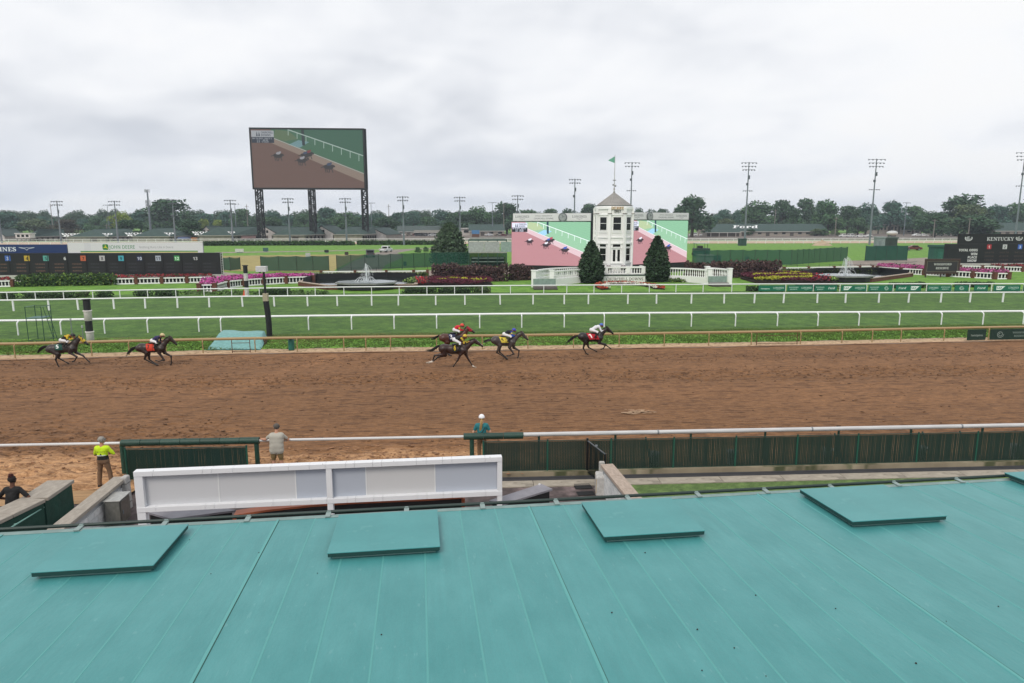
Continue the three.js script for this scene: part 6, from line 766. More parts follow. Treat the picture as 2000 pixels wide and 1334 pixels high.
// ================================================================ TOWER, SCREENS AND TOTE BOARDS
function lettering(text, size, depth, font, mat, parent, x, y, z, ry = 0, name = 'lettering') { const g = new TextGeometry(text, { font, size, depth, curveSegments: 4 }); g.computeBoundingBox(); const b = g.boundingBox; g.translate(-(b.max.x + b.min.x) / 2, -(b.max.y + b.min.y) / 2, 0); if (ry) g.rotateY(ry); g.translate(x, y, z); return part(name, flat(g), mat, parent); }
const loader = new FontLoader(), SERIF = await loader.loadAsync('fonts/droid/droid_serif_regular.typeface.json'), SERIFB = await loader.loadAsync('fonts/droid/droid_serif_bold.typeface.json'), SANSB = await loader.loadAsync('fonts/droid/droid_sans_bold.typeface.json');
const TB = gp(1220, 551);                                          // foot of the podium
{
  const tz = TB.z - 4.1, c0 = zp(1195.5, 540, tz), c = V(c0.x, 0, tz), t = thing('tower', 'white octagonal tower with grey pointed roof and flagpole between two screens', 'tower', c), s = scaleAt(c), R = 37 / s, Y = (py) => hp(1196, py, c), wall = M(0xedeeee, 0.6), trim = M(0xf2f3f3, 0.5), y0 = 0, yE = Y(403), yF1 = Y(477), ap = R * Math.cos(Math.PI / 8), fw = 2 * R * Math.sin(Math.PI / 8);
  const oct = (r, h, y) => { const g = new THREE.CylinderGeometry(r, r, h, 8, 1); g.rotateY(Math.PI / 8); g.translate(0, y + h / 2, 0); return boxUV(flat(g), 0.4); };
  part('wall', oct(R * 0.985, yE, 0), wall, t);
  // cornices
  for (const [py, h, k] of [[405, 0.35, 1.035], [419, 0.14, 1.03], [462.5, 0.14, 1.025], [473, 0.22, 1.035], [511, 0.16, 1.03]]) part('cornice', oct(R * k, h, Y(py) - h), trim, t);
  for (let k = 0; k < 8; k++) {                                    // pilasters at the corners, one bay of windows between
    const a = k * Math.PI / 4 + Math.PI / 8, px = Math.sin(a) * R, pz = Math.cos(a) * R;
    part('pilaster', box(0.42, yE - 0.3, 0.42, px * 0.985, (yE - 0.3) / 2, pz * 0.985, a), trim, t);
    const cap = part('capital', box(0.6, 0.1, 0.6, px * 0.985, Y(417.5), pz * 0.985, a), MG(0x8d8880, 0.7), t);
    const th = k * Math.PI / 4, front = k === 0, place = (g, out) => { g.translate(0, 0, ap * 0.985 + out); g.rotateY(th); return g; };
    if (th > 2 && th < 4.3) continue;
    const win = (w, yb, yt, bars) => { const h = yt - yb, f = part('window', merge([place(box(w + 0.16, 0.09, 0.08, 0, yt + 0.045, 0), 0.03), place(box(w + 0.22, 0.1, 0.12, 0, yb - 0.05, 0), 0.04), place(box(0.09, h, 0.08, -w / 2 - 0.045, (yt + yb) / 2, 0), 0.03), place(box(0.09, h, 0.08, w / 2 + 0.045, (yt + yb) / 2, 0), 0.03)]), trim, t); part('pane', place(box(w, h, 0.02, 0, (yt + yb) / 2, 0), 0.012), glassDark, f); for (const v of bars) part('glazing_bar', place(box(w, 0.06, 0.04, 0, mix(yb, yt, v), 0), 0.03), trim, f); };
    win(1.22, Y(449), Y(424.5), [0.52]);
    // balcony panel of small balusters below the upper window
    const bp = []; for (let i = 0; i < 9; i++) bp.push(place(box(0.06, Y(454) - Y(462), 0.05, -0.68 + i * 0.17, (Y(454) + Y(462)) / 2, 0), 0.03)); part('balcony_rail', merge([...bp, place(box(1.6, 0.08, 0.12, 0, Y(453.5), 0), 0.04), place(box(1.6, 0.08, 0.12, 0, Y(462), 0), 0.04)]), trim, t);
    win(1.2, Y(481), Y(476), []);
    if (!front) win(1.15, Y(508), Y(484), [0.5]); else {
      const d = part('door', place(box(1.5, Y(484) - Y(511), 0.06, 0, (Y(484) + Y(511)) / 2, 0), 0.01), trim, t); for (const x of [-0.36, 0.36]) part('door_glass', place(box(0.4, Y(486.5) - Y(508.5), 0.02, x, (Y(486.5) + Y(508.5)) / 2, 0), 0.05), glassDark, d); part('handle', place(box(0.05, 0.12, 0.06, 0.06, Y(501), 0), 0.07), galv, d); part('lintel', place(box(1.75, 0.1, 0.16, 0, Y(483.3), 0), 0.06), trim, d);
    }
  }
  // ribbed roof, finial, flagpole and pennant
  const yR = Y(377), rr0 = R * 0.945; const roof = part('roof', (() => { const g = new THREE.CylinderGeometry(0.12, rr0 * 1.0, yR - yE, 8, 1); g.rotateY(Math.PI / 8); g.translate(0, (yR + yE) / 2 + 0.02, 0); return flat(g); })(), MG(0x9c9a96, 0.6), t); part('eave', oct(rr0 * 1.03, 0.14, yE - 0.02), MG(0x35463f, 0.6), roof);
  for (let k = 0; k < 24; k++) { const a = k * Math.PI / 12 + Math.PI / 8, m = k % 3 === 0 ? 1 : Math.cos(Math.PI / 8) / Math.cos(((k % 3) / 3 - 0.5) * Math.PI / 4); part('roof_seam', rod(V(Math.sin(a) * rr0 * m, yE + 0.05, Math.cos(a) * rr0 * m), V(Math.sin(a) * 0.12, yR + 0.02, Math.cos(a) * 0.12), k % 3 ? 0.02 : 0.045, 5), MG(0xb0aeaa, 0.6), roof); }
  const yT = Y(302); part('finial', lathe([[0, yR - 0.1], [0.2, yR], [0.08, yR + 0.4], [0.16, yR + 0.6], [0.05, yR + 0.9]], 10), MG(0xb5b5b2, 0.5), t); part('flagpole', rod(V(0, yR + 0.8, 0), V(0, yT, 0), 0.07, 8, 0.04), MG(0xc6c8c8, 0.4), t); part('camera_cluster', [ball(0.16, 0.18, Y(363), 0), ball(0.14, -0.2, Y(361), 0.05), rbox(0.5, 0.16, 0.2, 0.05, 0, Y(352), 0)], MG(0x9fa2a3, 0.5), t);
  const fl = []; for (let j = 0; j <= 6; j++) { const row = []; for (let i = 0; i <= 10; i++) { const u = i / 10, hh = (1 - u) * 1.05; row.push(V(-0.04 - u * 1.05, Y(312) + (j / 6 - 0.5) * hh - 0.1 * u, 0.12 * Math.sin(u * 6) * u)); } fl.push(row); } part('pennant', patch(fl), M(0x6fae98, 0.8), t);
  // gilt words above the front windows
  const gold = M(0xb48a3c, 0.45, { metalness: 0.4 }), bl = M(0x14161a, 0.5); lettering('DERBY', 0.42, 0.05, SERIFB, gold, t, 0, Y(407), ap * 1.035); lettering('2021', 0.36, 0.05, SERIFB, bl, t, 0, Y(413), ap * 1.035);
  // podium with sign band, ledge and balustrade
  const pd = thing('podium', 'white podium with carved lettering band and balustrade before the tower', 'podium', TB), S2 = scaleAt(TB), W = 81 / S2, yb = hp(1220, 538.5, TB), yt = hp(1220, 520.5, TB);
  part('base', bas(W, yb, 2.4, 0, 0, -1.2), M(0xeeefef, 0.6), pd); part('ledge', bas(W + 0.2, 0.2, 2.56, 0, yb, -1.2), MG(0x1f3a33, 0.7), pd); lettering('CHURCHILL DOWNS', 0.43, 0.04, SERIF, M(0x6f6a62, 0.6), pd, 0, yb * 0.5, 0.005).scale.x = 1;
  part('rail', bas(W, 0.25, 0.4, 0, yt - 0.25, -0.25), trim, pd); part('plinth', bas(W, 0.22, 0.36, 0, yb + 0.16, -0.25), trim, pd); for (const x of [-W / 2 + 0.3, W * 0.08, W / 2 - 0.3]) part('pier', bas(0.6, yt - yb - 0.42, 0.44, x, yb + 0.38, -0.25), trim, pd);
  for (const [a, n] of [[-W / 2 + 0.7, 7], [W * 0.08 + 0.4, 5]]) { const g = balusters(n * 0.42, yt - yb - 0.63, n); g.translate(a, yb + 0.38, -0.25); const m = part('balusters', g, trim, pd); m.userData.kind = 'stuff'; }
  part('side_rail', bas(0.4, 0.25, 2, W / 2 - 0.2, yt - 0.25, -1.5), trim, pd); part('side_rail', bas(0.4, 0.25, 2, -W / 2 + 0.2, yt - 0.25, -1.5), trim, pd); part('terrace', bas(W * 1.1, yb - 0.05, 2.0, -0.6, 0, -3.4), MG(0xd8dada, 0.6), pd);
  for (const [px, label] of [[1189, 'left dark urn of purple flowers before the tower door'], [1217.5, 'right dark urn of purple flowers before the tower door']]) { const p = zp(px, 521, TB.z - 1.2), u = thing('flower_urn', label, 'urn', V(p.x, yb + 0.16, p.z), 0, 'urns on the podium'); part('urn', lathe([[0, 0], [0.3, 0], [0.3, 0.18], [0.12, 0.25], [0.09, 0.5], [0.16, 0.62], [0.36, 0.85], [0.4, 1.0], [0, 0.95]], 12), M(0x1c1a1e, 0.6), u); seed(px | 0); const l = []; for (let k = 0; k < 240; k++) { const d = V(rr(-1, 1), rr(-0.2, 1), rr(-1, 1)).normalize(); l.push([V(d.x * 0.42, 1.1 + d.y * 0.38, d.z * 0.42), d, 0.14]); } part('flowers', leaves(l, () => shade3([0.13, 0.05, 0.08])), LEAF, u); u.scale.setScalar(0.92); }
  // curved ramp walls left and right
  const curveWall = (label, A, H, n = 9) => { const P = A.map(([x, y]) => gp(x, y)), cv = new THREE.CatmullRomCurve3(P), o = P[0].clone(), q = thing('ramp_wall', label, 'balustrade', o), pts = []; for (let k = 0; k <= n; k++) pts.push(away(cv.getPointAt(k / n), o).setY(0)); for (let k = 0; k < n; k++) { const a = pts[k], b = pts[k + 1], u = b.clone().sub(a), len = u.length(), ry = Math.atan2(-u.z, u.x), m = a.clone().lerp(b, 0.5); part('rail', box(len + 0.03, 0.2, 0.36, m.x, H - 0.1, m.z, ry), trim, q); part('wall', box(len + 0.02, H * 0.45, 0.3, m.x, H * 0.225, m.z, ry), wall, q); const g = balusters(len, H * 0.55 - 0.2, Math.max(2, Math.round(len / 0.42))); g.rotateY(ry); g.translate(a.x, H * 0.45, a.z); const bm = part('balusters', g, trim, q); bm.userData.kind = 'stuff'; } for (const p of [pts[0], pts[n]]) { part('pier', bas(0.62, H + 0.08, 0.62, p.x, 0, p.z), trim, q); part('pier_cap', bas(0.76, 0.1, 0.76, p.x, H + 0.08, p.z), trim, q); } return q; };
  curveWall('back curved white balustrade wall left of the tower', [[1042, 561], [1060, 555], [1090, 551.5], [1135, 549.5]], 2.3);
  curveWall('front curved white balustrade wall left of the tower', [[1077, 559], [1100, 556], [1130, 553], [1165, 551]], 2.2);
  curveWall('front curved white balustrade wall right of the tower', [[1262, 550], [1300, 550], [1345, 551.5], [1385, 555]], 2.2); curveWall('back curved white balustrade wall at the right end of the ramp', [[1380, 551], [1400, 552.5], [1424, 556]], 2.3, 4);
  const ramp = (a, b, y, label) => { const p = gp(a, y), q = gp(b, y), w = p.distanceTo(q), m = p.clone().lerp(q, 0.5), o = thing('ramp_step', label, 'steps', V(m.x, 0, m.z), 0); for (let k = 0; k < 3; k++) part('step', bas(w, 0.16, 1.8 - k * 0.5, 0, k * 0.16, -k * 0.25), MG([0x55504d, 0x6a6462, 0x8a8683][k], 0.85), o); part('landing', bas(w * 0.96, 0.9, 0.3, 0, 0.48, -1.1), MG(0x8fa79d, 0.7), o); }; ramp(1042, 1088, 565, 'dark low steps at the left end of the ramp'); ramp(1387, 1425, 559, 'dark low steps at the right end of the ramp');
}
// ---------------------------------------------------------------- race picture shown on the screens
function racePicture(P) { return canvasTex(1024, 560, (c, w, h) => {
  c.fillStyle = P.dirt; c.fillRect(0, 0, w, h); seed(33); for (let i = 0; i < 900; i++) { c.fillStyle = rnd() < 0.5 ? P.dirt2 : P.dirt3; c.globalAlpha = 0.25; c.fillRect(rnd() * w, rnd() * h, rr(20, 120), 2); } c.globalAlpha = 1;
  const Q = (l, col) => { c.fillStyle = col; c.beginPath(); l.forEach(([x, y], i) => i ? c.lineTo(x * w, y * h) : c.moveTo(x * w, y * h)); c.fill(); };
  Q([[0.18, 0], [1, 0], [1, 0.74], [0.2, 0.14]], P.turf); Q([[0.3, 0], [1, 0], [1, 0.44], [0.34, 0.02]], P.turf2); for (let k = 0; k < 7; k++) { c.strokeStyle = P.turf; c.globalAlpha = 0.5; c.lineWidth = 5; c.beginPath(); c.moveTo(w * (0.4 + k * 0.08), 0); c.lineTo(w, h * (0.38 - k * 0.055)); c.stroke(); } c.globalAlpha = 1;
  Q([[0.2, 0.14], [1, 0.74], [1, 0.9], [0.14, 0.2]], P.sand); Q([[0.22, 0.0], [0.34, 0.03], [0.42, 0.16], [0.3, 0.2], [0.2, 0.14]], P.bank);
  Q([[0.33, 0.26], [0.42, 0.18], [0.52, 0.21], [0.43, 0.31]], P.tarp); Q([[0.45, 0], [0.475, 0], [0.48, 0.27], [0.455, 0.27]], P.pole);
  c.strokeStyle = P.rail; c.lineWidth = 9; c.beginPath(); c.moveTo(w * 0.33, 0); c.lineTo(w, h * 0.44); c.stroke(); c.lineWidth = 6; for (let k = 0; k < 9; k++) { const u = k / 8.5, x = mix(0.335, 1, u), y = mix(0.01, 0.44, u); c.beginPath(); c.moveTo(x * w, y * h); c.lineTo(x * w - 2, (y + 0.09 + 0.03 * u) * h); c.stroke(); }
  c.strokeStyle = P.rail; c.lineWidth = 5; c.beginPath(); c.moveTo(w * 0.2, h * 0.15); c.lineTo(w, h * 0.75); c.stroke();
  const horse = (x, y, s, col) => { x *= w; y *= h; c.fillStyle = P.horse; c.beginPath(); c.ellipse(x, y, s, s * 0.5, 0.15, 0, 7); c.fill(); c.beginPath(); c.ellipse(x + s * 0.95, y - s * 0.25, s * 0.45, s * 0.24, 0.4, 0, 7); c.fill(); c.strokeStyle = P.horse; c.lineWidth = s * 0.16; for (const [a, b] of [[-0.7, -0.5], [-0.4, -0.1], [0.3, 0.1], [0.6, 0.9]]) { c.beginPath(); c.moveTo(x + a * s, y + s * 0.3); c.lineTo(x + b * s, y + s * 1.15); c.stroke(); } c.beginPath(); c.moveTo(x - s * 0.9, y - s * 0.1); c.lineTo(x - s * 1.5, y + s * 0.1); c.stroke(); c.fillStyle = col; c.beginPath(); c.ellipse(x + s * 0.15, y - s * 0.6, s * 0.5, s * 0.3, -0.2, 0, 7); c.fill(); c.beginPath(); c.arc(x + s * 0.55, y - s * 0.85, s * 0.2, 0, 7); c.fill(); };
  horse(0.5, 0.42, 42, P.silkR); horse(0.47, 0.44, 38, P.silkB); horse(0.44, 0.53, 42, P.silkW); horse(0.23, 0.45, 42, P.silkW); horse(0.68, 0.64, 46, P.silkB);
  c.fillStyle = P.panel; c.fillRect(w * 0.005, h * 0.02, w * 0.2, h * 0.11); c.fillStyle = P.panelD; c.fillRect(w * 0.005, h * 0.13, w * 0.2, h * 0.1); c.fillStyle = P.panelT; c.font = 'bold 26px sans-serif'; c.fillText('CHURCHILL', w * 0.09, h * 0.07, 110); c.fillText('DOWNS', w * 0.09, h * 0.115, 90); c.beginPath(); for (const x of [0.055, 0.075]) { c.moveTo(x * w, h * 0.03); c.lineTo((x + 0.008) * w, h * 0.115); c.lineTo((x - 0.008) * w, h * 0.115); } c.fill(); c.fillStyle = P.panel; c.font = 'bold 20px sans-serif'; c.fillText('06-19-2021  RACE 2', w * 0.012, h * 0.165, 190); c.fillText('1-2     48.04', w * 0.05, h * 0.195, 140); c.fillText('3-4   1:12.81', w * 0.05, h * 0.225, 140);
}); }
const picBig = racePicture({ dirt: '#6b5148', dirt2: '#5f4740', dirt3: '#745a50', turf: '#3f6a50', turf2: '#355f4b', bank: '#5a7050', sand: '#8e7d70', tarp: '#6f9398', pole: '#232f33', rail: '#a9bcb4', horse: '#2a2628', silkR: '#7a3238', silkB: '#33415e', silkW: '#9a9aa0', panel: '#a9adb2', panelD: '#1f2a3a', panelT: '#39424c' }),
  picSmall = racePicture({ dirt: '#b8848a', dirt2: '#ac767d', dirt3: '#c29097', turf: '#96c4a2', turf2: '#88bc99', bank: '#b4c69c', sand: '#dcc0c6', tarp: '#9fd0ea', pole: '#1f4350', rail: '#e9f5f4', horse: '#3a2b35', silkR: '#b93a5c', silkB: '#3f5fb8', silkW: '#e2e4ee', panel: '#dfe2f2', panelD: '#1c1f28', panelT: '#3a3f55' });
const glow = (map, k) => new THREE.MeshStandardMaterial({ color: 0x0a0a0a, roughness: 0.6, emissive: 0xffffff, emissiveMap: map, emissiveIntensity: k, side: THREE.DoubleSide });
{ // giant screen on three lattice legs
  const Z = gp(505, 470).z, a = zp(486, 249, Z), b = zp(711, 249, Z), lo = zp(600, 370, Z), W = b.x - a.x, H = a.y - lo.y, cx = (a.x + b.x) / 2, t = thing('giant_screen', 'giant video screen on three black lattice legs showing the race', 'screen', V(cx, 0, Z)), blk = M(0x14181b, 0.7);
  part('housing', box(W, H, 2.6, 0, lo.y + H / 2, -1.4), blk, t); const scr = part('picture', facePlane(W - 1.6, H - 1.7, -0.1, lo.y + H / 2, 0.06), glow(picBig, 0.72), t); part('bezel', [box(W, 0.85, 0.5, 0, lo.y + H - 0.4, -0.05), box(W, 0.85, 0.5, 0, lo.y + 0.42, -0.05), box(0.8, H - 1.7, 0.5, -W / 2 + 0.4, lo.y + H / 2, -0.05), box(0.8, H - 1.7, 0.5, W / 2 - 0.4, lo.y + H / 2, -0.05)], blk, t); part('side_truss', [box(0.6, H, 2, W / 2 + 0.35, lo.y + H / 2, -2)], blk, t);
  for (const px of [504, 607.5, 711]) { const x = zp(px, 400, Z).x - cx, w = 2.6, n = 12, l = []; for (const dx of [-w / 2, w / 2]) for (const dz of [-1, -5]) l.push(rod(V(x + dx, 0, dz), V(x + dx, lo.y, dz), 0.36, 6)); if (px < 700) l.push(rod(V(x, 0, -1), V(x, lo.y, -1), 0.2, 6)); for (let k = 0; k < n; k++) { const y0 = k * lo.y / n, y1 = (k + 1) * lo.y / n, s = k % 2 ? 1 : -1; for (const dz of [-1, -5]) { l.push(rod(V(x - s * w / 2, y0, dz), V(x + s * w / 2, y1, dz), 0.24, 5)); l.push(rod(V(x - w / 2, y1, dz), V(x + w / 2, y1, dz), 0.2, 5)); } for (const dx of [-w / 2, w / 2]) l.push(rod(V(x + dx, s > 0 ? y0 : y1, -1), V(x + dx, s > 0 ? y1 : y0, -5), 0.15, 5)); } part('lattice_leg', l, blk, t); part('footing', bas(5, 1.2, 6, x, 0, -3), MG(0x55585a, 0.9), t); }
}
{ // twin screens behind the tower
  const mk = (label, A, B, yTop, ySc, yBot, base, clockU, txt) => { const a = A.p, b = B.p, W = Math.hypot(b.x - a.x, b.z - a.z), m = a.clone().lerp(b, 0.5), t = thing('video_screen', label, 'screen', V(m.x, 0, m.z), Math.atan2(-(b.z - a.z), b.x - a.x), 'twin screens either side of the tower'), yh = hp(A.px, yTop, a), ys = hp(A.px, ySc, a), yb = hp(A.px, yBot, a), dk = M(0x17191d, 0.7); part('housing', box(W, ys, 1.6, 0, ys / 2, -0.85), dk, t); part('picture', facePlane(W - 0.05, ys - yb, 0, (ys + yb) / 2, 0.02), glow(picSmall, 1.05), t);
    const hd = part('header', rbox(W - 0.3, yh - ys - 0.15, 1.2, 0.03, 0.15, (yh + ys) / 2 + 0.08, -0.5), M(0xd2d3d6, 0.5), t), tx = canvasTex(1024, 112, (c, w, h) => { c.fillStyle = '#dadbde'; c.fillRect(0, 0, w, h); c.fillStyle = c.strokeStyle = '#3b4149'; c.textAlign = 'center'; c.textBaseline = 'middle'; for (const u of txt.l) { c.font = '48px serif'; c.fillText('LONGINES', w * u, h * 0.42, 190); wing(c, w * u, h * 0.78, 40); } c.font = '24px sans-serif'; c.fillText('OFFICIAL TIMEKEEPER OF', w * txt.c, h * 0.32, 230); c.font = '32px sans-serif'; c.fillText('CHURCHILL DOWNS', w * txt.c, h * 0.68, 260); }); part('header_print', facePlane(W - 0.4, yh - ys - 0.25, 0.15, (yh + ys) / 2 + 0.08, 0.115), M(0xffffff, 0.5, { map: tx }), hd);
    const ck = part('clock', cyl(0.78, 0.78, 0.14, 0, 0, 0, 24).rotateX(Math.PI / 2).translate((clockU - 0.5) * W, (yh + ys) / 2 + 0.06, 0.13), MG(0x7f858a, 0.4, { metalness: 0.4 }), t), cz = 0.29, X = (clockU - 0.5) * W, Yc = (yh + ys) / 2 + 0.06; part('dial', cyl(0.62, 0.62, 0.02, 0, 0, 0, 24).rotateX(Math.PI / 2).translate(X, Yc, cz), MG(0xa9b0b2, 0.5), ck); part('hands', [bar(V(X, Yc, cz + 0.03), V(X + 0.32, Yc + 0.2, cz + 0.03), 0.05), bar(V(X, Yc, cz + 0.03), V(X - 0.1, Yc + 0.48, cz + 0.03), 0.04)], M(0x22282c, 0.5), ck); };
  const za = -127, zb = -122.5, zc = -122.5, zd = -131.5, A = { px: 999, p: zp(999, 530, za) }, B = { px: 1150, p: zp(1152, 530, zb) }, Cc = { px: 1222, p: zp(1218, 530, zc) }, D = { px: 1340, p: zp(1340, 530, zd) }; for (const q of [A, B, Cc, D]) q.p.y = 0;
  mk('left of two pink dirt race screens with pale header beside the tower', A, B, 417, 433.5, 517.5, 0, 0.655, { l: [0.12, 0.86], c: 0.4 }); mk('right of two pink dirt race screens with pale header beside the tower', { ...Cc, px: 1222 }, D, 414.5, 430.5, 517.5, 0, 0.36, { l: [0.16, 0.88], c: 0.62 });
  const lk = zp(1154, 530, -122.6); solo('screen_tower', [bas(1.3, hp(1154, 416, lk), 1.2, 0, 0, 0)], M(0x24282c, 0.8), 'narrow dark equipment column between left screen and tower', 'column', null, V(lk.x, 0, lk.z - 1));
}
// ---------------------------------------------------------------- tote boards
const digits = (c, x, y, n, col) => { c.fillStyle = col; c.font = 'bold 22px monospace'; let s = ''; for (let i = 0; i < n; i++) s += Math.floor(rnd() * 10); c.fillText(s, x, y); };
{
  const Z = E(230, 550).z - 0.9, p = zp(428, 500, Z), q = zp(-60, 500, Z), W = p.x - q.x, m = (p.x + q.x) / 2, y1 = hp(300, 494, V(zp(300, 500, Z).x, 0, Z)), y0 = hp(300, 536, V(zp(300, 500, Z).x, 0, Z)), t = thing('tote_board', 'long black tote board with coloured number tiles below two banners', 'tote board', V(m, 0, Z)), X = (px) => zp(px, 500, Z).x - m; const blk = M(0x14161b, 0.6);
  part('cabinet', box(W, y1 - y0, 1.2, 0, (y0 + y1) / 2, -0.6), blk, t); part('base', bas(W + 0.6, y0 - 0.02, 1.4, 0, 0, -0.55), MG(0xc6c5c1, 0.7), t); part('edge_ladder', [...Array(9)].map((_, i) => box(0.35, 0.05, 0.1, W / 2 + 0.25, y0 + 0.2 + i * (y1 - y0 - 0.3) / 8, -0.3)).concat([box(0.06, y1 - y0, 0.1, W / 2 + 0.08, (y0 + y1) / 2, -0.3), box(0.06, y1 - y0, 0.1, W / 2 + 0.42, (y0 + y1) / 2, -0.3)]), MG(0xc9ccce, 0.6), t);
  const tiles = [[-22, '2', '#c8ccd0', '#222'], [14.5, '3', '#3a62b0', '#d8dce8'], [52, '4', '#c2a53a', '#1a1a16'], [89, '5', '#58a39b', '#123c38'], [126, '6', '#15171c', '#e2e3e4'], [162, '7', '#bf6140', '#2a1510'], [199, '8', '#b7b5b9', '#2a2a2e'], [236, '9', '#43a7ba', '#0c3038'], [272, '10', '#1c2a4a', '#cfd6e4'], [308.5, '11', '#aab2c0', '#39404e'], [345, '12', '#3f9a52', '#dfeee2'], [381, '13', '#15171c', '#cfd0d2']], k = 1 / scaleAt(V(0, 0, Z));
  for (const [px, n, bg, fg] of tiles) { const x = X(px), y = hp(px, 504.5, V(x + m, 0, Z)), w = 9.5 * k * 1.04; part('number_tile', facePlane(w, w, x, y, 0.012), M(0xffffff, 0.6, { map: canvasTex(64, 64, (c) => { c.fillStyle = bg; c.fillRect(0, 0, 64, 64); c.fillStyle = fg; c.font = 'bold 52px sans-serif'; c.textAlign = 'center'; c.textBaseline = 'middle'; c.fillText(n, 32, 35, 58); }) }), t); }
  const dt = canvasTex(2048, 160, (c, w, h) => { seed(15); c.fillStyle = '#15161a'; c.fillRect(0, 0, w, h); for (let i = 0; i < 13; i++) for (let r = 0; r < 3; r++) { const x = (i + 0.28) / 13 * w; c.fillStyle = '#1d1e22'; c.fillRect(x - 22, r * 50 + 8, 118, 36); digits(c, x - (i < 5 ? 0 : 10), r * 50 + 34, i < 6 ? 6 : 5, i < 6 ? '#8a6550' : '#3c3f47'); } }); part('odds_display', facePlane(W * 0.985, (y1 - y0) * 0.5, 0, y0 + (y1 - y0) * 0.33, 0.01), M(0xffffff, 0.6, { map: dt }), t); for (let i = 1; i < 13; i++) part('divider', box(0.07, y1 - y0 - 0.1, 0.05, -W / 2 + i * W / 13, (y0 + y1) / 2, 0.03), blk, t);
  const ban = (label, a, b, py, draw, wpx) => { const x0 = X(a), x1 = X(b), w = x1 - x0, yt = hp((a + b) / 2, py, V((x0 + x1) / 2 + m, 0, Z)), h = yt - y1 - 0.02, o = thing('banner_board', label, 'sign', V((x0 + x1) / 2 + m, y1, Z - 0.3)); part('board', box(w, h, 0.3, 0, h / 2 + 0.01, 0), M(0x8f9499, 0.7), o); part('print', facePlane(w - 0.02, h - 0.02, 0, h / 2 + 0.01, 0.155), M(0xffffff, 0.6, { map: canvasTex(1024, wpx, draw) }), o); };
  ban('dark blue banner with white serif lettering on top of the left tote board', -130, 132, 477.5, (c, w, h) => { c.fillStyle = '#142f63'; c.fillRect(0, 0, w, h); c.fillStyle = c.strokeStyle = '#e4e8ee'; c.font = 'bold 54px serif'; c.textBaseline = 'middle'; c.textAlign = 'right'; c.fillText('LONGINES', w * 0.617, h * 0.56, 300); c.lineWidth = 3; wing(c, w * 0.695, h * 0.5, 60); }, 80);
  ban('white banner with green emblem and lettering on top of the left tote board', 133, 397, 473.5, (c, w, h) => { c.fillStyle = '#d6d6db'; c.fillRect(0, 0, w, h); c.fillStyle = '#cfcfd6'; c.fillRect(w * 0.12, 0, w * 0.05, h); c.fillStyle = '#2a7a3c'; c.beginPath(); c.roundRect(w * 0.255, h * 0.16, 44, 44, 10); c.fill(); c.strokeStyle = '#d7c531'; c.lineWidth = 5; c.beginPath(); c.moveTo(w * 0.262, h * 0.52); c.lineTo(w * 0.28, h * 0.36); c.lineTo(w * 0.274, h * 0.22); c.moveTo(w * 0.277, h * 0.4); c.lineTo(w * 0.293, h * 0.58); c.moveTo(w * 0.266, h * 0.46); c.lineTo(w * 0.285, h * 0.5); c.stroke(); c.fillStyle = '#2f7a4a'; c.font = '38px sans-serif'; c.textBaseline = 'middle'; c.fillText('JOHN DEERE', w * 0.305, h * 0.44, 195); c.fillStyle = '#9a9ca2'; c.font = '24px sans-serif'; c.fillText('Nothing Runs Like A Deere', w * 0.525, h * 0.46, 260); c.fillStyle = '#2e8a46'; c.fillRect(w * 0.09, h * 0.81, w * 0.87, h * 0.09); c.fillStyle = '#c9b545'; c.fillRect(w * 0.09, h * 0.92, w * 0.87, h * 0.06); }, 80);
}
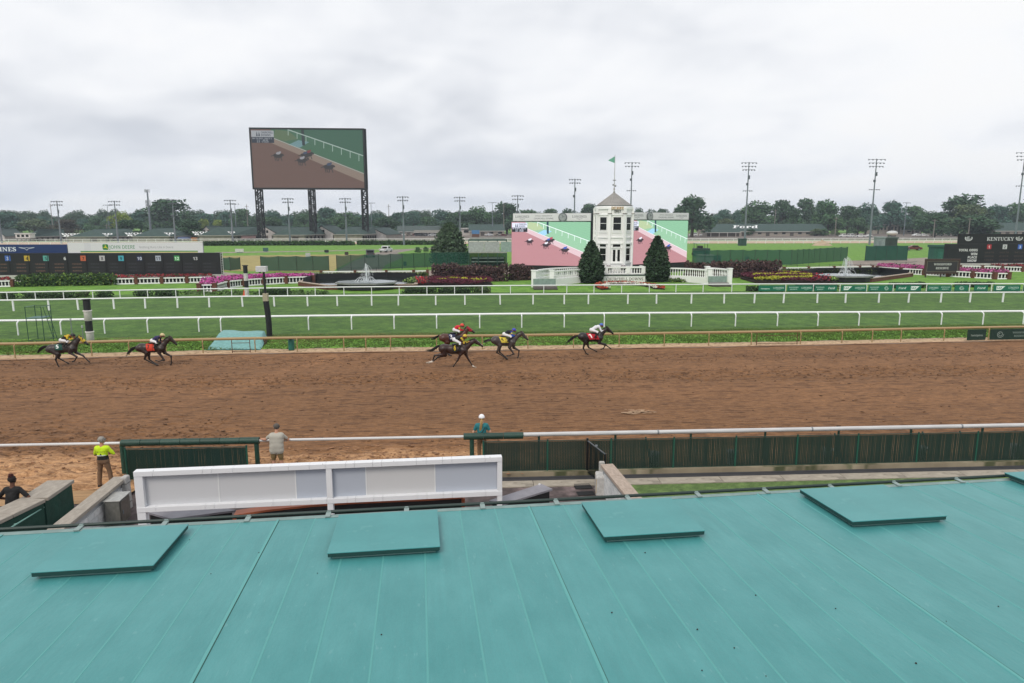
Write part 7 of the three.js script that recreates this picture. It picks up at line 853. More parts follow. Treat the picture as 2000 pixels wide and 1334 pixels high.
{
  const Z = E(1900, 529).z - 2.2, p = zp(1852, 500, Z), q = zp(2090, 500, Z), W = q.x - p.x, m = (p.x + q.x) / 2, yy = (py, px = 1900) => hp(px, py, V(zp(px, 500, Z).x, 0, Z)), y1 = yy(476.5), y0 = yy(514), t = thing('tote_board', 'black tote board with odds wording at the right picture edge', 'tote board', V(m, 0, Z)), X = (px) => zp(px, 500, Z).x - m, blk = M(0x15171c, 0.6), wm = M(0xd6d8da, 0.5);
  part('cabinet', box(W, y1 - y0, 1.4, 0, (y0 + y1) / 2, -0.7), blk, t); part('base', bas(W + 0.5, y0 - 0.02, 1.6, 0, 0, -0.65), MG(0xc2c1bd, 0.7), t);
  for (const [s, py] of [['TOTAL ODDS', 488.5], ['WIN', 496], ['PLACE', 502.5], ['SHOW', 509]]) { const g = lettering(s, 0.47, 0.03, SANSB, wm, t, 0, 0, 0); g.geometry.computeBoundingBox(); const bb = g.geometry.boundingBox; g.position.set(X(1908) - bb.max.x, yy(py), 0.01); }
  for (const [px, n, bg, fg] of [[1930, '1', '#a3303a', '#e7c9cc'], [1960.5, '2', '#b9bcc0', '#2a2c30'], [1990, '3', '#3a62b8', '#d8e0f0'], [2020, '4', '#c2a53a', '#1a1a16']]) { const x = X(px), w = 8 / scaleAt(V(0, 0, Z)) ; part('number_tile', facePlane(0.9, 0.9, x, yy(482, px), 0.012), M(0xffffff, 0.6, { map: canvasTex(64, 64, (c) => { c.fillStyle = bg; c.fillRect(0, 0, 64, 64); c.fillStyle = fg; c.font = 'bold 52px sans-serif'; c.textAlign = 'center'; c.textBaseline = 'middle'; c.fillText(n, 32, 35); }) }), t); }
  const dt = canvasTex(512, 128, (c, w, h) => { seed(19); c.fillStyle = '#16171c'; c.fillRect(0, 0, w, h); for (let i = 0; i < 5; i++) for (let r = 0; r < 3; r++) digits(c, i * 104 + 16, 34 + r * 38, 5, '#4d423a'); }); part('odds_display', facePlane(X(2060) - X(1918), y1 - y0 - 1.3, (X(2060) + X(1918)) / 2, y0 + (y1 - y0) * 0.36, 0.01), M(0xffffff, 0.6, { map: dt }), t);
  const o = thing('banner_board', 'black banner with white race title on top of the right tote board', 'sign', V(m, y1, Z - 0.3)), x0 = X(1870), yt = yy(457); part('board', box(W / 2 - x0, yt - y1 - 0.02, 0.4, (W / 2 + x0) / 2, (yt - y1) / 2 + 0.01, 0), M(0x14151a, 0.6), o);
  const kt = canvasTex(1024, 120, (c, w, h) => { c.fillStyle = '#15161c'; c.fillRect(0, 0, w, h); c.fillStyle = c.strokeStyle = '#c9ccd0'; const shoe = (x, s) => { c.lineWidth = 9 * s; c.beginPath(); c.arc(x, h * 0.42, 30 * s, -0.5, Math.PI + 0.5); c.stroke(); c.lineWidth = 4 * s; for (const r of [6, 13, 19]) { c.beginPath(); c.arc(x, h * 0.42, r * s, r, r + 5); c.stroke(); } }; shoe(w * 0.085, 1); c.font = 'bold 62px serif'; c.textBaseline = 'middle'; c.fillText('KENTUCKY', w * 0.245, h * 0.5, 245); shoe(w * 0.53, 0.9); c.fillText('DERBY', w * 0.57, h * 0.5, 170); }); part('print', facePlane(W / 2 - x0, yt - y1 - 0.04, (W / 2 + x0) / 2, (yt - y1) / 2 + 0.01, 0.205), M(0xffffff, 0.6, { map: kt }), o);
}
{ // brown framed sign on the lawn
  const b = gp(1838, 541.5), s = scaleAt(b), t = thing('framed_sign', 'dark sign in a broad brown frame on the right lawn', 'sign', b), W = 71 / s, y0 = hp(1838, 535, b), y1 = hp(1838, 505.5, b), br = MG(0x4a3833, 0.7); part('panel', box(W - 0.3, y1 - y0 - 0.3, 0.1, 0, (y0 + y1) / 2, 0), M(0x2a2a2d, 0.6), t); for (const [w, h, x, y] of [[W, 0.26, 0, y1 - 0.13], [W, 0.26, 0, y0 + 0.13], [0.26, y1 - y0 - 0.52, -W / 2 + 0.13, (y0 + y1) / 2], [0.26, y1 - y0 - 0.52, W / 2 - 0.13, (y0 + y1) / 2]]) part('frame', box(w, h, 0.22, x, y, 0), br, t); part('gilt_line', [box(W - 0.75, 0.035, 0.02, 0, y1 - 0.4, 0.06), box(W - 0.75, 0.035, 0.02, 0, y0 + 0.4, 0.06), box(0.035, y1 - y0 - 0.8, 0.02, -W / 2 + 0.39, (y0 + y1) / 2, 0.06), box(0.035, y1 - y0 - 0.8, 0.02, W / 2 - 0.39, (y0 + y1) / 2, 0.06)], M(0x8d8170, 0.6), t);
  const wm = M(0xbfc0c0, 0.5); lettering('WOODFORD', 0.36, 0.03, SERIFB, wm, t, 0, (y0 + y1) / 2 + 0.36, 0.055); lettering('RESERVE', 0.36, 0.03, SERIFB, wm, t, 0, (y0 + y1) / 2 - 0.3, 0.055); for (const x of [-W * 0.45, -W * 0.02, W * 0.45]) part('post', bas(0.16, y0 + 0.02, 0.16, x, 0, 0), br, t);
}
// ---------------------------------------------------------------- evergreen trees in the garden
function conifer(label, px, base, top, wpx, kind, n) {
  const b = gp(px, base), s = scaleAt(b), H = hp(px, top, b), R = wpx / 2 / s, t = thing(kind === 'spruce' ? 'spruce_tree' : 'cone_tree', label, 'tree', b); seed(px); const l = [], br = [];
  for (let i = 0; i < n; i++) { const v = kind === 'spruce' ? rnd() : Math.pow(rnd(), 1.25), y = v * H * 0.985 + 0.1; let r; if (kind === 'spruce') r = R * Math.pow(1 - Math.pow(v, 1.7), 0.7) * (0.7 + 0.5 * fbm(Math.floor(v * 14) * 3.1, rnd() * 3, 2, px)); else r = R * Math.pow(Math.sin(Math.min(1, (1 - v) * 1.25 + 0.02) * Math.PI / 2), 0.9) * (v < 0.16 ? 0.78 + v * 1.4 : 1); const a = rnd() * 6.283, lob = 0.84 + 0.26 * fbm(a * 2.2 + v * 5, v * 9, 3, px + 1), k = Math.pow(rnd(), 0.35), rr2 = r * lob * k; const d = V(Math.cos(a), kind === 'spruce' ? 0.35 : 1.1, Math.sin(a)).normalize(); l.push([V(Math.cos(a) * rr2, y, Math.sin(a) * rr2), d, (kind === 'spruce' ? 0.62 : 0.4) * rr(0.6, 1.3)]); }
  part('crown', leaves(l, (i, p) => shade3(kind === 'spruce' ? [0.05, 0.088, 0.046] : [0.028, 0.062, 0.026], 0.6, 1.45)), LEAF, t); part('trunk', cyl(R * 0.1, R * 0.03, H * 0.9, 0, 0, 0, 8), MG(0x4a3828, 0.95), t);
  for (let k = 0; k < 10; k++) { const a = k * 2.4, y = H * (0.1 + 0.07 * k); br.push(rod(V(0, y, 0), V(Math.cos(a) * R * 0.5 * (1 - k / 13), y + 0.3, Math.sin(a) * R * 0.5 * (1 - k / 13)), 0.05, 5, 0.02)); } part('limbs', br, MG(0x4a3828, 0.95), t);
}
conifer('clipped dark cone tree left of the tower door', 1154, 552.5, 473, 49, 'cone', 9000); conifer('clipped dark cone tree right of the tower door', 1281.5, 550, 464, 49, 'cone', 9000);
conifer('broad dark spruce behind the green mesh fence, left of the screens', 879, 514, 437, 78, 'spruce', 5200);
// ================================================================ SERVICE GROUND, BACKSTRETCH AND BARNS
const pp = (l, y = 0.0) => poly(l.map(([a, b]) => gp(a, b)), y, 0.08);
struct('service_road', pp([[425, 549], [620, 541], [845, 539], [1010, 534], [1010, 519], [900, 527], [660, 531.5], [470, 535], [425, 530]], 0.002), M(0xf3e4da, 0.9, { map: paveTex }));
struct('service_road', pp([[655, 531.2], [690, 510], [735, 493], [768, 487.5], [900, 481.5], [1010, 478.5], [1010, 480.3], [900, 484.5], [808, 488], [776, 494], [790, 501], [752, 518], [745, 529.2]], 0.006), M(0xdcd5cf, 0.9, { map: paveTex }));
struct('footpath', pp([[420, 492.5], [640, 489.5], [745, 486.8], [760, 487.4], [640, 491], [420, 494.5]], 0.01), M(0xf4ece0, 0.9, { map: paveTex }));
struct('dry_grass', pp([[418, 500], [690, 496.5], [716, 497], [690, 508], [655, 526], [652, 531], [430, 529.5]], 0.004), dryMat);
struct('service_road', pp([[1655, 509], [1700, 508.5], [1830, 502], [1860, 508], [1855, 520], [1716, 528], [1530, 533], [1400, 531], [1340, 526], [1345, 519], [1560, 522], [1655, 519]], 0.002), M(0xe9ded6, 0.9, { map: paveTex }));
struct('backstretch_track', sheet(-420, 620, -312, -356, 0.02, 0.05), M(0xc9ad96, 1, { map: GRIT }));
struct('parking_lot', sheet(-420, 700, -372, -620, 0.015, 0.05), M(0xb4aaa3, 0.95, { map: paveTex }));
// long rails of the backstretch
for (const [z, label, h] of [[-309, 'white rail on the near side of the far backstretch', 1.25], [-359, 'white rail on the far side of the backstretch below the barns', 1.25]]) { const t = thing('backstretch_rail', label, 'rail', V(0, 0, z)), l = []; part('rail', rod(V(-380, h, 0), V(560, h, 0), 0.14, 6), whiteVinyl, t); part('lower_rail', rod(V(-380, h * 0.55, 0), V(560, h * 0.55, 0), 0.06, 5), whiteVinyl, t); for (let x = -380; x <= 560; x += 4.4) l.push(bas(0.13, h, 0.13, x, 0, 0)); const m = part('posts', l, whiteVinyl, t); m.userData.kind = 'stuff'; }
for (const [a, b, y, label] of [[400, 498, 480, 'long clipped hedge under the far rail left of the giant screen'], [500, 690, 479.5, 'long clipped hedge under the far rail below the giant screen'], [700, 850, 478.5, 'long clipped hedge under the far rail behind the pickups']]) { const p = gp(a, y), q = gp(b, y - 0.5), c = p.clone().lerp(q, 0.5); hedge('hedge', label, 'hedge', V(c.x, 0, c.z), p.distanceTo(q), 1.3, 2, 2600, 0.9, [cDark, cGreen], Math.atan2(-(q.z - p.z), q.x - p.x)); }
// ---------------------------------------------------------------- green mesh fences
const mesh = new THREE.MeshStandardMaterial({ color: 0x10493d, roughness: 0.8, transparent: true, opacity: 0.8, side: THREE.DoubleSide });
function meshFence(label, pts, topRow, opq = 0.8) {                  // pts: ground picture points; topRow: picture row of the top edge at each
  const P = pts.map(([x, y]) => gp(x, y)), o = P[0].clone(), t = thing('mesh_fence', label, 'fence', o, 0, 'green mesh fences in the infield'), mm = mesh.clone(); mm.opacity = opq;
  for (let i = 1; i < P.length; i++) {
    const a = P[i - 1], b = P[i], ha = hp(pts[i - 1][0], topRow[i - 1], a), hb = hp(pts[i][0], topRow[i], b), n = Math.max(1, Math.round(a.distanceTo(b) / 3));
    for (let k = 0; k < n; k++) { const u = a.clone().lerp(b, k / n), v = a.clone().lerp(b, (k + 1) / n), h0 = mix(ha, hb, k / n), h1 = mix(ha, hb, (k + 1) / n), L = (q, y) => V(q.x - o.x, y, q.z - o.z), rows = []; for (let j = 0; j <= 6; j++) { const row = []; for (let c = 0; c <= 6; c++) { const q = u.clone().lerp(v, c / 6), sag = 0.16 * Math.sin(c / 6 * Math.PI) * (fbm(k * 1.7 + i, 3, 2, 7) * 1.2); row.push(V(q.x - o.x, mix(0.12, mix(h0, h1, c / 6) - sag * (j / 6), j / 6), q.z - o.z + 0.12 * (fbm(c * 0.8 + k * 5, j * 0.6, 2, 701 + i) - 0.5))); } rows.push(row); } part('mesh_sheet', patch(rows), mm, t); part('post', rod(L(u, 0), L(u, h0 + 0.08), 0.05, 6), M(0x21352f, 0.6), t); part('top_rail', rod(L(u, h0), L(v, h1), 0.028, 5), M(0x2d5247, 0.6), t); }
    if (i === P.length - 1) part('post', rod(V(b.x - o.x, 0, b.z - o.z), V(b.x - o.x, hb + 0.08, b.z - o.z), 0.05, 6), M(0x21352f, 0.6), t);
  }
}
meshFence('short green mesh fence right of the left tote board', [[427, 527], [450, 529], [470, 527]], [505, 502.5, 503], 0.92);
meshFence('green mesh fence panel left of the service road opening', [[510, 530], [580, 530], [643, 529]], [501, 500.5, 500], 0.9);
meshFence('long green mesh fence in front of the pickups and spruce', [[658, 530.5], [740, 527], [830, 523], [917, 519.5], [988, 517]], [499, 497, 494, 492, 491], 0.82);
meshFence('long green mesh fence right of the twin screens', [[1352, 517], [1450, 518], [1545, 518], [1600, 513.5], [1654, 510]], [489, 488, 488, 485, 482], 0.85);
meshFence('separate square green mesh screen right of the long fence', [[1689, 510], [1771, 509]], [480, 480], 0.96);
// thin pipe railings along the service road
for (const [l, label] of [[[[662, 536], [760, 534.5], [860, 532], [960, 529]], 'thin dark pipe railing along the left service road'], [[[1535, 531], [1620, 529], [1700, 528], [1790, 522]], 'thin dark pipe railing along the right service road']]) { const P = l.map(([x, y]) => gp(x, y)), o = P[0].clone(), t = thing('pipe_railing', label, 'railing', o), g = MG(0x35403d, 0.6); for (let i = 1; i < P.length; i++) { const a = away(P[i - 1], o), b = away(P[i], o), n = 4; for (const y of [0.55, 1.15]) part('pipe', rod(a.clone().setY(y), b.clone().setY(y), 0.035, 5), g, t); for (let k = 0; k < n; k++) { const q = a.clone().lerp(b, k / n); part('post', rod(q.clone().setY(0), q.clone().setY(1.3), 0.045, 5), g, t); } } }
// boards and boxes on the infield
for (const [px, base, top, w, c, label] of [[468, 494, 486, 16, 0xd9d9d6, 'white board standing on the dry grass left of the giant screen'], [519, 492, 484, 10, 0x3f6b60, 'small green board near the left giant screen leg'], [602, 508, 494, 9, 0xb9c4c4, 'pale notice board hung behind the green mesh fence'], [638, 494, 488, 8, 0x22272b, 'small black equipment box on the dry grass'], [677, 499, 492, 7, 0x3a352f, 'dark litter bin at the edge of the road'], [791, 520, 511, 6, 0x1f4a3e, 'green litter bin behind the mesh fence near the spruce'], [1459, 512, 501, 8, 0x24594a, 'green litter bin behind the right mesh fence']]) { const b = gp(px, base), s = scaleAt(b), H = hp(px, top, b), t = thing('infield_box', label, c > 0xb00000 ? 'board' : 'box', b); part('panel', rbox(w / s, H * 0.8, 0.35, 0.03, 0, H * 0.6, 0), MG(c, 0.7), t); part('stand', bas(w / s * 0.7, H * 0.22, 0.2, 0, 0, 0), galv, t); }
// ---------------------------------------------------------------- vehicles
function carShape(kind) {
  const g = new THREE.Group(), sh = new THREE.Shape(), P = kind === 'pickup' ? [[-2.7, 0.45], [-2.7, 1.0], [-0.9, 1.02], [-0.75, 1.75], [0.7, 1.75], [1.25, 1.1], [2.5, 0.98], [2.65, 0.45]] : kind === 'van' ? [[-2.4, 0.4], [-2.4, 1.95], [1.2, 1.95], [1.9, 1.15], [2.4, 1.0], [2.4, 0.4]] : [[-2.2, 0.35], [-2.2, 0.85], [-1.5, 0.98], [-0.95, 1.42], [0.45, 1.42], [1.1, 0.96], [2.05, 0.82], [2.2, 0.35]];
  P.forEach(([x, y], i) => i ? sh.lineTo(x, y) : sh.moveTo(x, y)); const bw = kind === 'car' ? 1.55 : 1.8, bd = new THREE.ExtrudeGeometry(sh, { depth: bw, bevelEnabled: true, bevelSize: 0.06, bevelThickness: 0.08, bevelSegments: 2 }); bd.translate(0, 0, -bw / 2); const body = new THREE.Mesh(flat(bd)); body.name = 'body'; g.add(body);
  const add = (n, geo, m) => { const q = new THREE.Mesh(geo, m); q.name = n; g.add(q); return q; }, top = kind === 'pickup' ? [-0.72, 0.75, 1.1, 1.66] : kind === 'van' ? [-2.2, 1.2, 1.25, 1.8] : [-1.0, 0.55, 0.98, 1.36], w2 = bw / 2 + 0.095;
  for (const s of [-1, 1]) add('side_window', box(top[1] - top[0], (top[3] - top[2]) * 0.8, 0.02, (top[0] + top[1]) / 2, (top[2] + top[3]) / 2, s * w2), glassDark);
  add('windscreen', box(0.03, (top[3] - top[2]) * 0.95, bw * 0.86, top[1] + 0.3, (top[2] + top[3]) / 2, 0), glassDark); add('rear_window', box(0.03, (top[3] - top[2]) * 0.8, bw * 0.82, kind === 'car' ? -1.3 : kind === 'van' ? -2.48 : -0.94, (top[2] + top[3]) / 2 + (kind === 'car' ? 0.02 : 0), 0), glassDark);
  for (const x of [kind === 'pickup' ? -1.65 : -1.35, kind === 'pickup' ? 1.65 : 1.35]) for (const s of [-1, 1]) { const wl = add('wheel', cyl(0.36, 0.36, 0.24, 0, -0.12, 0, 14).rotateX(Math.PI / 2).translate(x, 0.36, s * (bw / 2 - 0.02)), rubber); const rim = new THREE.Mesh(cyl(0.2, 0.2, 0.26, 0, -0.13, 0, 10).rotateX(Math.PI / 2).translate(x, 0.36, s * (bw / 2 - 0.0)), galv); rim.name = 'rim'; wl.add(rim); }
  for (const s of [-1, 1]) { add('tail_light', box(0.04, 0.2, 0.14, P[0][0] - 0.07, 0.82, s * bw * 0.42), M(0x8c1c1c, 0.4)); add('headlight', box(0.04, 0.14, 0.3, P[P.length - 1][0] - 0.02, 0.74, s * bw * 0.36), M(0xdfe3e6, 0.3)); }
  add('bumper', box(0.12, 0.18, bw, P[0][0] - 0.1, 0.5, 0), galv); if (kind === 'pickup') add('bed', box(1.6, 0.02, bw * 0.8, -1.75, 1.09, 0), M(0x17181a, 0.8));
  return shadow(g);
}
const carKinds = { pickup: carShape('pickup'), car: carShape('car'), van: carShape('van') };
function vehicle(kind, name, label, p, turn, c, group, k = 1) { const o = carKinds[kind].clone(); o.name = numbered(name); o.position.copy(p); o.rotation.y = turn; o.scale.setScalar(k); o.children[0].material = new THREE.MeshPhysicalMaterial({ color: c, roughness: 0.35, clearcoat: 0.5, side: THREE.DoubleSide }); tag(o, label, kind === 'pickup' ? 'pickup' : kind, group, 'thing'); scene.add(o); return o; }
vehicle('pickup', 'pickup_truck', 'dark grey pickup driving away behind the green mesh fence', gp(723, 502), 1.75, 0x3b4044, null, 1.12); vehicle('pickup', 'pickup_truck', 'white pickup driving away on the infield road', gp(754, 492.5), 1.3, 0xd4d7da, null, 1.12);
{
  const cols = [0x1d2024, 0x26303f, 0x8b8f94, 0xcfd2d4, 0x5c1f22, 0x3a3d40, 0xb4b7ba, 0x23354f, 0x6e6a62], names = { 0x1d2024: 'black', 0x26303f: 'navy', 0x8b8f94: 'grey', 0xcfd2d4: 'white', 0x5c1f22: 'dark red', 0x3a3d40: 'charcoal', 0xb4b7ba: 'silver', 0x23354f: 'blue', 0x6e6a62: 'tan' };
  const row = [['car', 763, 460], ['car', 772, 459.5], ['car', 785, 460], ['car', 800, 461], ['car', 808.5, 461], ['van', 817, 461], ['car', 826, 461.5], ['car', 835, 461.5], ['pickup', 844, 461.5], ['car', 853, 461], ['car', 944, 460], ['pickup', 955, 461], ['car', 972, 461.5], ['car', 983, 461.5], ['van', 1354, 461], ['pickup', 1374, 461], ['pickup', 1648, 463], ['van', 1662, 463.5], ['pickup', 1681, 463.5], ['car', 1697, 463], ['pickup', 1790, 461.5], ['pickup', 1803, 461.5], ['car', 1783, 489]];
  const ord = ['first', 'second', 'third', 'fourth', 'fifth', 'sixth', 'seventh', 'eighth', 'ninth', 'tenth'];
  row.forEach(([k, px, y], i) => { const c = cols[(i * 5 + 2) % 9], far = i < 10 ? ord[i] + ' from the left in the row left of the spruce' : i < 14 ? ord[i - 10] + ' from the left between spruce and screens' : i < 16 ? ['left', 'right'][i - 14] + ' one under the big tree right of the screens' : i < 20 ? ord[i - 16] + ' from the left in the lot right of the scripted roof' : i < 22 ? ['left', 'right'][i - 20] + ' of two before the dark trees' : 'beside the green shed'; const white = i >= 14 && i < 22; vehicle(k, 'parked_' + (k === 'pickup' ? 'pickup' : k), (white ? 'white' : names[c]) + ' parked ' + k + ', ' + far, gp(px, y), (i % 3 - 1) * 0.35 + (i % 2 ? 0.2 : 2.9), white ? 0xd8dadb : c, 'vehicles parked beyond the backstretch', 1.15); });
}
{ // tractor and water wagon by the right screen leg
  const b = gp(738, 467), t = thing('tractor', 'green tractor parked right of the giant screen legs', 'tractor', b), g = MG(0x1f4a2c, 0.5); part('hood', rbox(2.4, 1.2, 1.1, 0.2, 1.3, 1.6, 0), g, t); part('cab', rbox(1.8, 1.9, 1.6, 0.15, -0.8, 2.3, 0), glassDark, t); part('cab_roof', rbox(2.0, 0.2, 1.8, 0.08, -0.8, 3.3, 0), g, t); for (const s of [-1, 1]) { part('rear_wheel', cyl(0.95, 0.95, 0.5, 0, -0.25, 0, 16).rotateX(Math.PI / 2).translate(-0.9, 0.95, s * 0.9), rubber, t); part('front_wheel', cyl(0.6, 0.6, 0.4, 0, -0.2, 0, 14).rotateX(Math.PI / 2).translate(1.7, 0.6, s * 0.8), rubber, t); part('rim', cyl(0.4, 0.4, 0.54, 0, -0.27, 0, 12).rotateX(Math.PI / 2).translate(-0.9, 0.95, s * 0.9), M(0xb9962c, 0.5), t); } t.scale.setScalar(1.5);
  const w = gp(715, 468.5), u = thing('water_wagon', 'teal and white tilted wagon at the right giant screen leg', 'trailer', w); part('tank', rbox(5.6, 2.2, 2.4, 0.5, 0, 4.6, 0), MG(0x2f8a78, 0.5), u); part('side_panel', rbox(6.2, 1.2, 2.5, 0.2, 0.2, 3.0, 0), MG(0xd0d5d5, 0.6), u); part('chassis', bas(6.6, 1.9, 2.2, 0, 0.4, 0), MG(0x1b2d2a, 0.7), u); for (const x of [-2, 2]) for (const s of [-1, 1]) part('wheel', cyl(0.7, 0.7, 0.5, 0, -0.25, 0, 14).rotateX(Math.PI / 2).translate(x, 0.7, s * 1.1), rubber, u);
}
// ---------------------------------------------------------------- green service stand, sheds, utility cart
{
  const b = gp(953, 520.5), s = scaleAt(b), t = thing('service_stand', 'green roofed service stand with pale panels between spruce and left screen', 'stand', b), H = (y) => hp(953, y, b), W = 74 / s, g = MG(0x274f45, 0.6);
  part('roof', rbox(W, 0.3, 4, 0.05, 0, H(469), -1.5), g, t); part('parapet', bas(W * 0.95, H(464) - H(467), 0.2, 0, H(467), -3), MG(0xa9aaa6, 0.7), t); for (const x of [-0.48, -0.05, 0.35]) part('pale_panel', box(W * (x < 0 ? 0.4 : 0.3), H(472) - H(492), 0.08, W * (x + 0.16) * 0.95, (H(472) + H(492)) / 2, 0.3), MG(x > 0.3 ? 0x9db5ad : 0xb4bcbb, 0.5), t); part('deck', bas(W, 0.3, 3.6, 0, H(494), -1.5), MG(0xb5b5b0, 0.7), t);
  for (const x of [-0.5, -0.25, 0, 0.25, 0.49]) part('post', bas(0.18, H(469), 0.18, W * x, 0, 0.2), g, t); for (const [x0, x1] of [[-0.45, -0.1], [0.1, 0.45]]) part('brace', bar(V(W * x0, 0.2, 0.25), V(W * x1, H(494), 0.25), 0.12), g, t); part('lower_wall', bas(W * 0.9, H(498) * 0.8, 0.3, 0, 0, -2), MG(0x1d4036, 0.7), t); for (const y of [505, 512]) part('bench', bas(W * 0.85, 0.14, 0.8, 0, H(y), -0.6), MG(0x8fa39d, 0.6), t);
  const c = gp(1369, 500), u = thing('utility_cart', 'dark green utility cart with pale canopy right of the twin screens', 'cart', c); part('body', rbox(2.6, 0.9, 1.5, 0.15, 0, 0.85, 0), MG(0x1d3a33, 0.5), u); part('canopy', rbox(2.2, 0.14, 1.6, 0.06, -0.1, 2.1, 0), MG(0xc9c9c4, 0.6), u); for (const x of [-1, 0.8]) for (const z of [-0.7, 0.7]) { part('canopy_post', rod(V(x, 1.2, z), V(x, 2.1, z), 0.04, 5), blackPaint, u); part('wheel', cyl(0.34, 0.34, 0.24, 0, -0.12, 0, 12).rotateX(Math.PI / 2).translate(x, 0.34, z), rubber, u); } part('seat', rbox(0.6, 0.6, 1.3, 0.1, -0.2, 1.4, 0), M(0x1c1c1c, 0.7), u); u.scale.setScalar(1.7);
  const sh = (label, a, b2, base, top, col, roofC, door) => { const m = gp((a + b2) / 2, base), k = scaleAt(m), w = (b2 - a) / k, h = hp((a + b2) / 2, top, m), o = thing('shed', label, 'shed', m); part('wall', bas(w, h * 0.88, w * 0.6, 0, 0, -w * 0.3), MG(col, 0.7), o); part('roof', rbox(w * 1.1, h * 0.12, w * 0.75, 0.03, 0, h * 0.94, -w * 0.3), MG(roofC, 0.6), o); const d = part('door', bas(w * 0.3, h * 0.66, 0.06, -w * 0.1, 0.02, 0.035), MG(door, 0.6), o); part('handle', box(0.06, 0.12, 0.06, w * 0.02, h * 0.32, 0.09), galv, d); };
  sh('green shed attached left of the right tote board', 1822, 1852, 517, 478.5, 0x2c6656, 0x2a5f50, 0x2f7060); sh('grey booth with tilted roof beyond the square mesh screen', 1711, 1728, 487, 462, 0x8f9a9f, 0x98a1a6, 0x7f8a90); sh('dark green booth beside the grey booth', 1729, 1752, 486, 463, 0x35423f, 0x55625f, 0x2a3532); sh('pale grey container low behind the purple hedge right of the tower', 1365, 1393, 514, 498, 0xaab0b0, 0xb9bcba, 0x98a0a0); sh('dark green container right of the pale container', 1394, 1408, 513, 499, 0x24493f, 0x2d5549, 0x1f3d35); sh('dark green box at the foot of the light tower', 1444, 1458, 480, 465.5, 0x2d4f49, 0x2d4f49, 0x274640); sh('bright orange container among the barns', 374, 384, 471, 464, 0xc87a1e, 0xc07018, 0xb0660f);
  const q = gp(51, 473), v = thing('press_box', 'white stilted lookout box at the far left beyond the tote board', 'booth', q), kq = scaleAt(q); part('cabin', bas(27 / kq, hp(51, 457, q) - hp(51, 465, q), 4, 0, hp(51, 465, q), 0), MG(0xd9dad8, 0.6), v); part('roof', bas(30 / kq, 0.3, 4.6, 0, hp(51, 456.5, q), 0), MG(0xe2e2e0, 0.6), v); for (const x of [-0.3, 0, 0.3]) part('window', box(5 / kq, 1.1, 0.1, x * 27 / kq, hp(51, 460.5, q), 2.02), glassDark, v); for (const x of [-0.45, -0.15, 0.15, 0.45]) part('leg', bas(0.3, hp(51, 465, q), 0.3, x * 27 / kq, 0, 1.5), MG(0x8d9294, 0.6), v); for (const x of [-0.3, 0, 0.3]) part('cross_brace', bar(V((x - 0.15) * 27 / kq, 0.2, 1.5), V((x + 0.15) * 27 / kq, hp(51, 465, q), 1.5), 0.15), MG(0xc5c8c8, 0.6), v);
  const dp = gp(1605, 479.5), pl = new THREE.ConeGeometry(1, 1, 22, 6); { const p = pl.attributes.position; for (let i = 0; i < p.count; i++) { const f = 1 + 0.2 * (fbm(p.getX(i) * 3 + 9, p.getZ(i) * 3 + p.getY(i), 3, 811) - 0.5); p.setXYZ(i, p.getX(i) * f * 4.4, (p.getY(i) + 0.5) * 2.3 * f, p.getZ(i) * f * 3); } pl.computeVertexNormals(); } solo('sand_pile', flat(pl), MG(0xb9a58c, 1), 'pale heap of sand on the infield right of the light tower', 'sand pile', null, dp);
  const wt = gp(1741, 470), tk = thing('water_tank', 'round white mottled tank beside the grey booth', 'tank', wt), kt2 = scaleAt(wt), yt0 = hp(1741, 460, wt), yt1 = hp(1741, 450.5, wt); part('tank', (() => { const g = new THREE.SphereGeometry(1, 16, 10); g.scale(10 / kt2, (yt1 - yt0) / 2, 3); g.translate(0, (yt0 + yt1) / 2, 0); return flat(g); })(), MG(0xcfd2d1, 0.6), tk); part('cradle', bas(12 / kt2, yt0 + 0.3, 2, 0, 0, 0), MG(0x6d7274, 0.7), tk);
}
